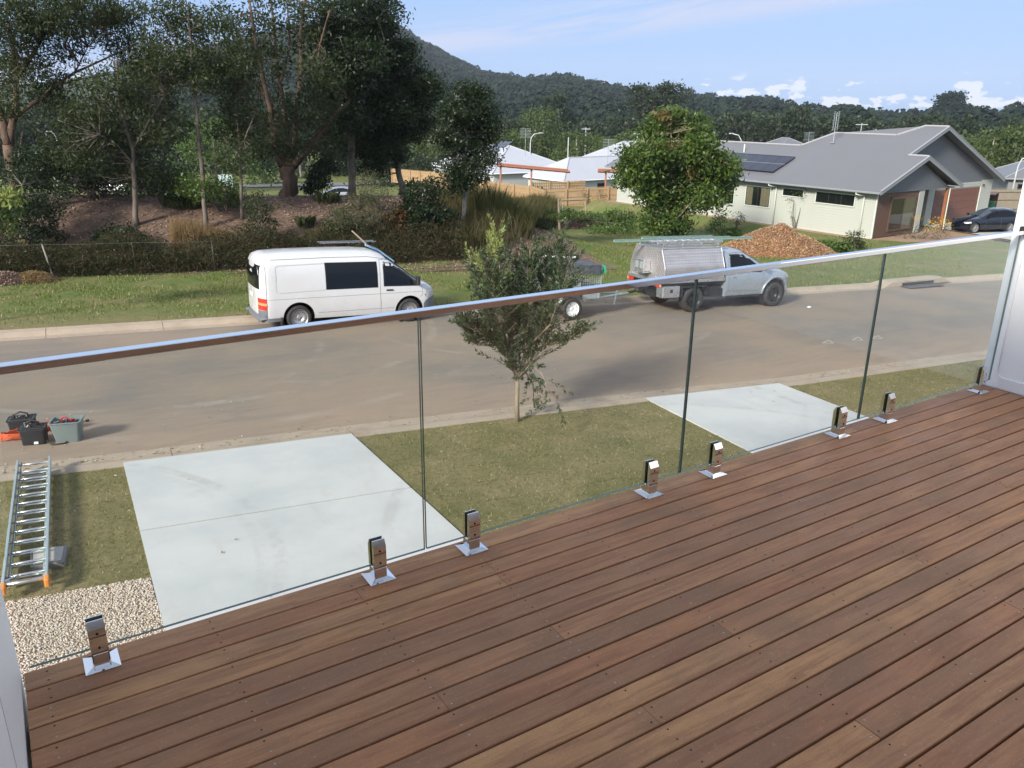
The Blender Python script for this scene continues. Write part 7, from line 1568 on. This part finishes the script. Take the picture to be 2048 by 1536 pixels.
for k in range(nr):
    y = .17+k*(LL-.3)/(nr-1); MB().tube([(-lw_/2, y, .0), (lw_/2, y, .0)], .0165, 8).build('rung', M_ALU, lad, sm=True)
    if k < nr-1: MB().tube([(-lw_/2+.04, y+.115, -.085), (lw_/2-.04, y+.115, -.085)], .0165, 8).build('rung', M_ALU, lad, sm=True)
MB().tube([(-lw_/2, .0, .0), (lw_/2, .0, .0)], .024, 8).build('stabiliser_bar', M_ALU, lad, sm=True)
for s_ in (-1, 1): MB().tube([(s_*lw_/2, .03, .03), (s_*.06, .14, .02)], .008, 5).build('brace', M_ALU, lad)
MB().tube([(-lw_/2+.05, .1, .03), (-lw_/2+.05, LL-.1, .03)], .006, 5).build('pull_rope', M_BLACK, lad)
MB().bbox((0, -.0, .022), (.12, .022, .012), .003).build('sticker', plain('brown rating label', (.25, .14, .07), .5), lad)
# pit cover beside the ladder
q4 = [P(60, 1098, .09), P(135, 1090, .09), P(128, 1124, .09), P(60, 1134, .09)]
pit = empty('service_pit', q4[3], label='rectangular concrete service pit lid beside the ladder foot', cat='pit cover')
def ptsheet(name, pts, z, mat, parent, o_, th=.07):
    vs = [p-o_+Vector((0, 0, z)) for p in pts]; lo = [p-Vector((0, 0, th)) for p in vs]; n = len(vs)
    return MB().add(vs+lo, [tuple(range(n)), tuple(range(2*n-1, n-1, -1))]+[(i, n+i, n+(i+1) % n, (i+1) % n) for i in range(n)]).build(name, mat, parent, bev=.006)
ptsheet('surround', q4, 0, plain('grey pit surround', (.20, .20, .19), .8), pit, q4[3], .15)
cc_ = sum(q4, Vector())/4; ptsheet('lid', [cc_+(p-cc_)*.82 for p in q4], .012, M_CONC, pit, q4[3], .05)
# tool basket
bq = P(140, 880); bb_ = empty('tool_bin', bq, .25-.57, label='grey rectangular plastic bin filled with tools on the road', cat='bin')
def tub(w0, d0, w1, d1, h_, t=.012):
    def ring(w_, d_, z, r_=.04, n=5):
        out = []
        for cx, cy, a0 in ((w_/2-r_, d_/2-r_, 0), (-w_/2+r_, d_/2-r_, 90), (-w_/2+r_, -d_/2+r_, 180), (w_/2-r_, -d_/2+r_, 270)):
            for k in range(n): a = R(a0+90*k/(n-1)); out.append((cx+r_*math.cos(a), cy+r_*math.sin(a), z))
        return out
    rs = [ring(w0, d0, 0), ring(w1, d1, h_), ring(w1+.03, d1+.03, h_), ring(w1+.03, d1+.03, h_+.015), ring(w1-.02, d1-.02, h_+.015), ring(w0-.02, d0-.02, .012)]; n = len(rs[0]); vs = sum(rs, [])
    fs = [(i*n+j, i*n+(j+1) % n, (i+1)*n+(j+1) % n, (i+1)*n+j) for i in range(len(rs)-1) for j in range(n)]+[tuple(range(n-1, -1, -1)), tuple(range(5*n, 6*n))]; return MB().add(vs, fs)
tub(.34, .25, .44, .33, .34).build('tub', plain('grey green bin plastic', (.17, .21, .21), .45, 0, .06), bb_, auto=40)
for k in range(26):
    m_ = random.choice([M_BLACK, M_BLACK, M_STEEL, plain('blue tool handle', (.03, .10, .5), .4), plain('red tool handle', (.55, .04, .02), .4), M_BLACK])
    c = Vector((random.uniform(-.15, .15), random.uniform(-.1, .1), random.uniform(.22, .33))); d = Vector((random.uniform(-1, 1), random.uniform(-1, 1), random.uniform(-.1, .5))).normalized()*random.uniform(.04, .09)
    MB().tube([c-d, c+d*.5, c+d], [.014, .02, .012], 6).build('tool', m_, bb_)
hk = []
for k in range(9): a = k/8*math.pi*1.2+.3; hk.append((-.02+.05*math.cos(a), .0, .35+.05*math.sin(a)))
MB().tube(hk, .012, 6).build('handle_loop', MATS['red tool handle'] if 'red tool handle' in MATS else M_RED, bb_)
# tool bags
def bag(label, px, py, w_, d_, h_, rz, strap=False):
    q_ = P(px, py); r0 = empty('tool_bag', q_, rz, label=label, cat='tool bag'); M_BAG = plain('black canvas bag', (.014, .016, .02), .7, 0, .3, 20, .3, 60)
    tub(w_*.92, d_*.95, w_, d_, h_).build('bag_body', M_BAG, r0, auto=40)
    MB().bbox((0, 0, h_*.98), (w_*1.02, d_*1.02, .03), .012).build('rim', plain('slate rim fabric', (.10, .13, .15), .7), r0); MB().box((0, 0, h_+.005), (w_*.82, d_*.72, .03)).build('dark_contents', M_DARK, r0)
    for k in range(7):
        c = Vector((random.uniform(-w_*.35, w_*.35), random.uniform(-d_*.3, d_*.3), h_)); MB().tube([c, c+Vector((random.uniform(-.05, .05), random.uniform(-.04, .04), random.uniform(.03, .1)))], .012, 6).build('tool', random.choice([M_BLACK, M_STEEL, M_BLACK]), r0)
    hp_ = [(-w_*.3, 0, h_*.9), (-w_*.25, 0, h_+.08), (0, 0, h_+.12), (w_*.25, 0, h_+.08), (w_*.3, 0, h_*.9)]; MB().tube(hp_, .014, 6).build('carry_handle', M_BLACK, r0, sm=True)
    MB().box((w_*.1, -d_*.5-.004, h_*.18), (.06, .006, .04)).build('label_patch', M_TRIM, r0)
    if strap: MB().tube([(w_*.45, -d_*.3, .06), (w_*.75, -d_*.8, .012), (w_*1.25, -d_*.7, .012), (w_*1.3, -d_*.2, .012), (w_*1.0, .0, .012)], .013, 6).build('shoulder_strap', M_BLACK, r0, sm=True)
bag('black open tool bag with slate rim and loose strap nearest the grey bin', 72, 886, .36, .24, .27, -.25, True); bag('flat black tool bag behind the slate rimmed one', 48, 862, .38, .26, .22, -.2)
# orange extension cord coil
cq = P(85, 870); cd = empty('cable_bundle', cq, label='bundle of orange extension cord behind the tool bags', cat='cord'); pts = []
for k in range(240):
    a = k*.35; rr_ = .24+.08*math.sin(k*.7); pts.append((rr_*1.9*math.cos(a)-.05, rr_*.6*math.sin(a), .02+.09*abs(math.sin(k*.9))+.0003*k))
M_CORD = plain('orange cable', (.62, .10, .03), .5); MB().tube(pts, .0065, 5).build('coil', M_CORD, cd, sm=True)
lp_ = [(-.35, .02, .02), (-.55, .02, .01), (-.62, -.08, .01), (-.55, -.14, .01), (-.4, -.12, .03), (-.2, -.10, .05)]; MB().tube(lp_, .007, 5).build('loop', M_CORD, cd, sm=True)
q_ = P(172, 845); sl_ = empty('dropped_plug', q_, label='small black plug on the road right of the grey bin', cat='plug'); MB().tube([(0, 0, .03), (.05, .02, .03)], .02, 6).build('plug', M_BLACK, sl_); MB().tube([(-.09, -.02, .012), (0, 0, .03)], .006, 5).build('lead', M_BLACK, sl_)
# litter and road paint marks
q_ = P(1618, 615); lt = empty('litter_scrap', q_, label='crumpled white scrap of litter on the road ahead of the ute', cat='litter'); v0, f0 = ico(2); mesh_np('scrap', v0*np.array([.09, .06, .045])*(1+rng.uniform(-.3, .3, (len(v0), 1))), f0, M_TRIM, lt)
M_PAINT = plain('worn cream road paint', (.42, .38, .28), .8)
for i, (px, py, s_) in enumerate(((1657, 684, 1), (1716, 678, 1), (1755, 675, .8))):
    a, b_, c = P(px-12, py+2, .014), P(px+9, py+2.5, .014), P(px+1, py-4, .014); o_ = empty('painted_arrow', a, label=('painted survey triangle on the road left of the pair', 'middle of three painted survey triangles', 'rightmost of three painted survey triangles')[i], cat='road marking', group='survey marks painted on the road')
    for u, v_ in ((a, b_), (b_, c), (c, a)):
        d = (v_-u).normalized(); n_ = Vector((-d.y, d.x, 0))*.02; MB().add([u-a-n_, u-a+n_, v_-a+n_, v_-a-n_], [(0, 1, 2, 3)]).build('stroke', M_PAINT, o_)
M_BITS = island_mat('dry leaf bits', [(0, (0.10, 0.06, 0.035)), (0.5, (0.28, 0.19, 0.10)), (0.8, (0.45, 0.36, 0.24)), (1, (0.62, 0.56, 0.44))], .9)
bp = []
for k in range(620):
    i = random.randrange(2, len(NK)-2); a, b_ = Vector(NK[i]), Vector(NK[i+1]); p = a.lerp(b_, random.random()); d = (b_-a).normalized(); n_ = Vector((-d.y, d.x)); o_ = random.gauss(.12, .12) if k < 420 else random.uniform(-1.2, 2.6); p = p+n_*o_; bp.append((p.x, p.y, zgf(p.x, p.y)+(.05 if o_ < -.3 else .022)))
for k in range(260):
    i = random.randrange(1, len(FK)-2); a, b_ = Vector(FK[i]), Vector(FK[i+1]); p = a.lerp(b_, random.random()); d = (b_-a).normalized(); n_ = Vector((-d.y, d.x)); p = p+n_*random.gauss(.35, .5); bp.append((p.x, p.y, zgf(p.x, p.y)+.16 if (p-a).dot(n_) > .1 else zgf(p.x, p.y)+.03))
lp2 = scatter([p for p in NKo[1:-1] if p[0] < 24] + [(23, 5.5), (-2, 5.5)], 260)
bp += [(x, y, zgf(x, y)+.06) for x, y in lp2]
bp = np.array(bp); bp = bp[~(in_poly(bp[:, 0], bp[:, 1], [d1p[0], d1p[1], d1p[3], d1p[4]]) | in_poly(bp[:, 0], bp[:, 1], d2p)) | (rng.uniform(0, 1, len(bp)) < .08)]; o = leaf_mesh('leaf_scraps', bp, .055, .022, M_BITS, None, 0, .01, rng.normal(size=(len(bp), 3))*np.array([1, 1, .08]), 4.0); tag(o, 'scattered dry leaf scraps along the gutters and on the turf', kind='stuff')
# kerb inlet on the far side
i0, i1, i2, i3 = P(1763, 577, .0), P(1790, 564.5, .12), P(1868, 562, .12), P(1900, 567, .0)
inl = empty('kerb_inlet', i0, label='concrete kerb drain inlet with dark grate opening on the far side', cat='drain'); fwd_ = (i3-i0).normalized(); nb_ = Vector((-fwd_.y, fwd_.x, 0)); Lg = (i3-i0).length
MG = Matrix((fwd_, nb_, Vector((0, 0, 1)))).transposed().to_4x4(); MG.translation = i0; inl.matrix_world = MG
MB().prism([(.02, .02), (.5, .17), (Lg-.6, .17), (Lg, .02), (Lg, -.1), (.02, -.1)], 'y', -.02, .5).build('lintel', M_KERB, inl) if False else MB().add([(.0, -.06, .02), (.5, -.06, .20), (Lg-.6, -.06, .20), (Lg, -.06, .02), (0, .5, .14), (.5, .5, .21), (Lg-.6, .5, .21), (Lg, .5, .14)], [(0,1,2,3),(0,4,5,1),(1,5,6,2),(2,6,7,3)]).build('lintel', M_KERB, inl)
MB().box((Lg/2-.05, -.072, .10), (Lg*.45, .02, .10)).build('opening', M_DARK, inl); MB().box((Lg/2-.05, -.3, .035), (Lg*.5, .42, .02)).build('grate', plain('dark iron grate', (.06, .06, .06), .6), inl)
# ================================================================ woods and hills
def az_pt(px, D): q_ = Pd(px, 214, D); return q_.x, q_.y
def wood(name, label, items, mat, leafs, per, cr, k=26, trunk=True):
    """items: (px, ytop, w_m, D)"""
    LV = []; mb = MB()
    for (px, yt, w_, D) in items:
        t = Pd(px, yt, D); z0 = zgf(t.x, t.y)-.5; H_ = max(3.0, t.z-z0); c = np.array([t.x, t.y, z0+H_*.62]); rad = np.array([w_/2, w_/2, H_*.38])
        for s_ in range(3):
            cc2 = c+rng.uniform(-.35, .35, 3)*rad; _, lv = clump_points(cc2, rad*.72, int(per/3), k, cr, .75); LV.append(lv)
        _, lv = clump_points(np.array([t.x, t.y, z0+H_*.25]), np.array([w_/2*.9, w_/2*.9, H_*.28]), int(per*.4), k, cr, .6); LV.append(lv)
        if trunk and random.random() < .6: mb.tube([(t.x, t.y, z0), (t.x+random.uniform(-.5, .5), t.y, z0+H_*.8)], [.25, .1], 5, False)
    o = leaf_mesh(name, np.concatenate(LV), leafs, leafs*.7, mat, None, 0, 1, None, 0); tag(o, label, kind='stuff')
    if mb.v: tag(mb.build(name.replace('wood', 'trunks') if 'wood' in name else name+'_trunks', BK_PALE), 'pale trunks showing in the '+label.split(' ', 1)[-1][:40], kind='stuff')
U = random.uniform
it = [(x+U(-14, 14), U(222, 246)-(8 if 1440 < x < 1700 else 0), U(9, 13), U(215, 260)) for x in range(860, 2130, 34)]
wood('dark_wood', 'dark mixed wood behind the white roofed houses', it, LF_FARD, .9, 60, 1.0)
it = [(x+U(-8, 8), U(258, 278), U(7, 10), U(185, 205)) for x in list(range(860, 1290, 30))+list(range(1960, 2140, 26))]
wood('bush_wood', 'sunlit green bushes along the back of the far houses', it, LF_FARG, .7, 46, .8, trunk=False)
it = [(x+U(-8, 8), U(226, 240), U(12, 15), U(270, 300)) for x in range(1430, 1720, 26)]
wood('olive_wood', 'olive green hillside wood behind the long grey roof', it, LF_FARG, 1.0, 50, 1.1, trunk=False)
it = [(x+U(-20, 20), U(165, 230), U(11, 14), U(150, 190)) for x in range(-90, 860, 40)]
wood('back_wood', 'shaded wood far behind the bank trees', it, LF_FARD, .75, 66, .9)
it = [(x+U(-10, 10), U(285, 305), U(6, 9), U(118, 140)) for x in (20, 70, 330, 520, 740, 790, 840)]
wood('road_bushes', 'bushes beside the far road seen below the crowns', it, LF_FARD, .45, 44, .6, trunk=False)
def far_tree(label, px, ytop, w_, D, mat, name='distant_tree', per=60, leafs=.8, cr=.9, trunk=BK_PALE, crown=.45, group=None, lay=1):
    t = Pd(px, ytop, D); z0 = zgf(t.x, t.y); H_ = t.z-z0; root = empty(name, (t.x, t.y, z0), label=label, cat='tree', group=group); mb = MB(); mb.tube([(0, 0, -.5), (U(-.4, .4), U(-.4, .4), H_*.5), (U(-.6, .6), 0, H_*.9)], [.35, .25, .08], 7); LV = []
    for s_ in range(5):
        c = np.array([U(-.3, .3)*w_, U(-.3, .3)*w_, H_*(1-crown)+H_*crown*U(.2, .75)]); _, lv = clump_points(c, np.array([w_*.33, w_*.33, H_*crown*.3]), per//5, 26, cr, .7); LV.append(lv); mb.tube([(0, 0, H_*(1-crown)*.9), tuple(c)], [.15, .04], 5, False)
    _, lv = clump_points(np.array([0, 0, H_*(1-crown*.15)]), np.array([w_*.25, w_*.25, H_*crown*.14]), per//5, 26, cr*.8, .7); LV.append(lv)
    mb.build('trunk', trunk, root, sm=True); leaf_mesh('crown', np.concatenate(LV), leafs, leafs*.6, mat, root, -.2)
far_tree('tall pale trunked gum on the left of the pair above the wood', 1290, 168, 8, 250, LF_FARD, crown=.5); far_tree('tall pale trunked gum on the right of the pair above the wood', 1332, 166, 9, 245, LF_FARD, crown=.55, per=80)
far_tree('pale green weeping tree left of the dark wood', 1070, 218, 12, 185, LF_FARG, crown=.8, per=90, leafs=.55); far_tree('round bright green tree behind the left white roof', 1155, 262, 9, 160, LF_FARG, crown=.85, per=80, leafs=.5); far_tree('dark conical tree rising from the wood above the white roofs', 1118, 188, 9, 235, LF_FARD, crown=.8, per=90)
far_tree('green rounded tree beside the far road through the thin trunks', 425, 238, 13, 120, LF_BRIGHT, crown=.92, per=130, leafs=.35, cr=.6, trunk=BK_GREY); far_tree('bushy green tree at the far grass right of the dark evergreen', 870, 250, 9, 140, LF_FARG, crown=.9, per=90, leafs=.45, cr=.7)
far_tree('small rounded tree on the open grass right of the evergreen', 905, 268, 5, 150, LF_FARD, crown=.9, per=50, leafs=.4, cr=.5)
for x, y in ((1990, 262), (2040, 250)): far_tree('leafy sunlit tree behind the far right roofs, %s one' % ('left' if x < 2000 else 'right'), x, y, 10, 150, LF_FARG, crown=.9, per=90, leafs=.5, cr=.8)
# hills
sky_l = [(-900, 190), (-300, 170), (100, 150), (300, 122), (420, 104), (520, 82), (640, 52), (740, 38), (790, 52), (820, 68), (850, 93), (900, 118), (960, 143), (1010, 153), (1060, 156), (1130, 154), (1180, 166), (1260, 178), (1320, 180), (1390, 178), (1450, 190), (1500, 190), (1540, 188), (1600, 200), (1680, 208), (1780, 214), (1850, 212), (1900, 203), (1960, 204), (2010, 206), (2060, 196), (2300, 180), (2900, 200)]
def ridge_D(px): return float(np.interp(px, [-900, 400, 950, 1050, 1450, 1600, 1900, 2900], [1500, 1500, 1350, 950, 850, 620, 560, 700]))
M_HILL = plain('forest floor on the hills', (0.028, 0.042, 0.02), .95, 0, .3, .03)
cols = np.arange(-900, 2950, 22); ds = np.array([240, 300, 380, 460, 540, 620, 700, 790, 880, 960, 1050, 1150, 1250, 1350, 1450, 1550, 1700])
def hill_z(px, D):
    Dr = ridge_D(px); ys = float(np.interp(px, *zip(*sky_l))); zr_ = Pd(px, ys, Dr).z - 9.0 - (6.0 if Dr < 900 else 2.0)
    base = -7.0; t = (D-240)/(Dr-240)
    if t <= 1:
        t = max(0, t); s_ = t*t*(3-2*t); s_ = .35*t+.65*s_; n_ = 9*mn.noise(Vector((px*.012, D*.008, 1)))*math.sin(math.pi*min(1, t))
        return base+(zr_-base)*s_+n_
    return zr_-(D-Dr)*.12
V = []; 
for px in cols:
    for D in ds: x, y = az_pt(px, D); V.append((x, y, hill_z(px, D)))
nd = len(ds); F = [(i*nd+j, i*nd+j+1, (i+1)*nd+j+1, (i+1)*nd+j) for i in range(len(cols)-1) for j in range(nd-1)]
o = mesh_np('hills', V, F, M_HILL, None, True); o['kind'] = 'structure'
N = 12000; PX = rng.uniform(250, 2250, N); TT = rng.uniform(0, 1, N)**.9; C = []; SZ = []
for px, t in zip(PX, TT):
    Dr = ridge_D(px); D = 270+(Dr*1.01-270)*t; x, y = az_pt(px, D); s_ = U(.6, 1.45)*(3.0+D*.0026); C.append((x, y, hill_z(px, D)+s_*.8)); SZ.append(s_)
# ridge line crowns
for px in np.arange(380, 2200, 4.5):
    px += U(-3, 3); Dr = ridge_D(px)*U(.985, 1.0); x, y = az_pt(px, Dr); s_ = U(.7, 1.5)*(2.6+Dr*.0022); C.append((x, y, hill_z(px, Dr)+s_*.9+4)); SZ.append(s_)
C = np.array(C); SZ = np.array(SZ); K = 36; d = rng.normal(size=(len(C), K, 3)); d /= np.linalg.norm(d, axis=2)[:, :, None]; d[:, :, 2] = np.abs(d[:, :, 2])*1.1-.25
pts = (C[:, None]+d*SZ[:, None, None]*rng.uniform(.7, 1.05, (len(C), K, 1))).reshape(-1, 3)
sz = np.repeat(SZ, K)*.52; n = len(pts); dr = rng.normal(size=(n, 3)); dr /= np.linalg.norm(dr, axis=1)[:, None]; nrm = d.reshape(-1, 3)+rng.normal(size=(n, 3))*.35; nrm /= np.linalg.norm(nrm, axis=1)[:, None]
a_ = np.cross(nrm, dr); a_ /= np.linalg.norm(a_, axis=1)[:, None]; b_ = np.cross(nrm, a_); v = np.stack([pts+a_*sz[:, None]*.5, pts+b_*sz[:, None]*.5, pts-a_*sz[:, None]*.5, pts-b_*sz[:, None]*.5], 1).reshape(-1, 3)
mtf, nt, bs = base_mat('hill forest canopy'); ge = nt.nodes.new('ShaderNodeNewGeometry'); n1 = noisef(nt, mapped(nt, 'Object'), .02, 5, .6)
c = ramp(nt, n1, [(.3, (.006, .013, .010)), (.5, (.012, .022, .015)), (.7, (.024, .034, .020))]); c = mixc(nt, math_(nt, 'MULTIPLY', ge.outputs['Random Per Island'], .5), c, (.022, .036, .024)); nt.links.new(c, bs.inputs['Base Color']); bs.inputs['Roughness'].default_value = .9; bs.inputs['Specular IOR Level'].default_value = .05
o = mesh_np('hill_forest', v, np.arange(4*n).reshape(n, 4), mtf); tag(o, 'dense forest canopy covering the far hills and mountain', kind='stuff')
# lone trees on the right hill crest
for i, (px, yt, w_) in enumerate(((1895, 187, 11), (1916, 181, 16))): far_tree('dark tree on the right hill crest, %s of two' % ('left' if i == 0 else 'right and taller'), px, yt, w_, 540, mtf, per=70, leafs=1.6, cr=1.6, crown=.7)
# far grass field behind the evergreen
# ================================================================ air
hz = MB().box((900, 800, 60), (3900, 2700, 142)).build('haze', plain('haze placeholder', (1, 1, 1))); hz['kind'] = 'stuff'
mh = bpy.data.materials.new('thin air haze'); mh.use_nodes = True; nt = mh.node_tree; nt.nodes.clear(); out = nt.nodes.new('ShaderNodeOutputMaterial'); pv = nt.nodes.new('ShaderNodeVolumePrincipled')
pv.inputs['Color'].default_value = (.78, .87, 1.0, 1); pv.inputs['Density'].default_value = 0.00014; nt.links.new(pv.outputs[0], out.inputs['Volume']); hz.data.materials.clear(); hz.data.materials.append(mh)
hz['label'] = 'thin bluish haze in the air over the valley'
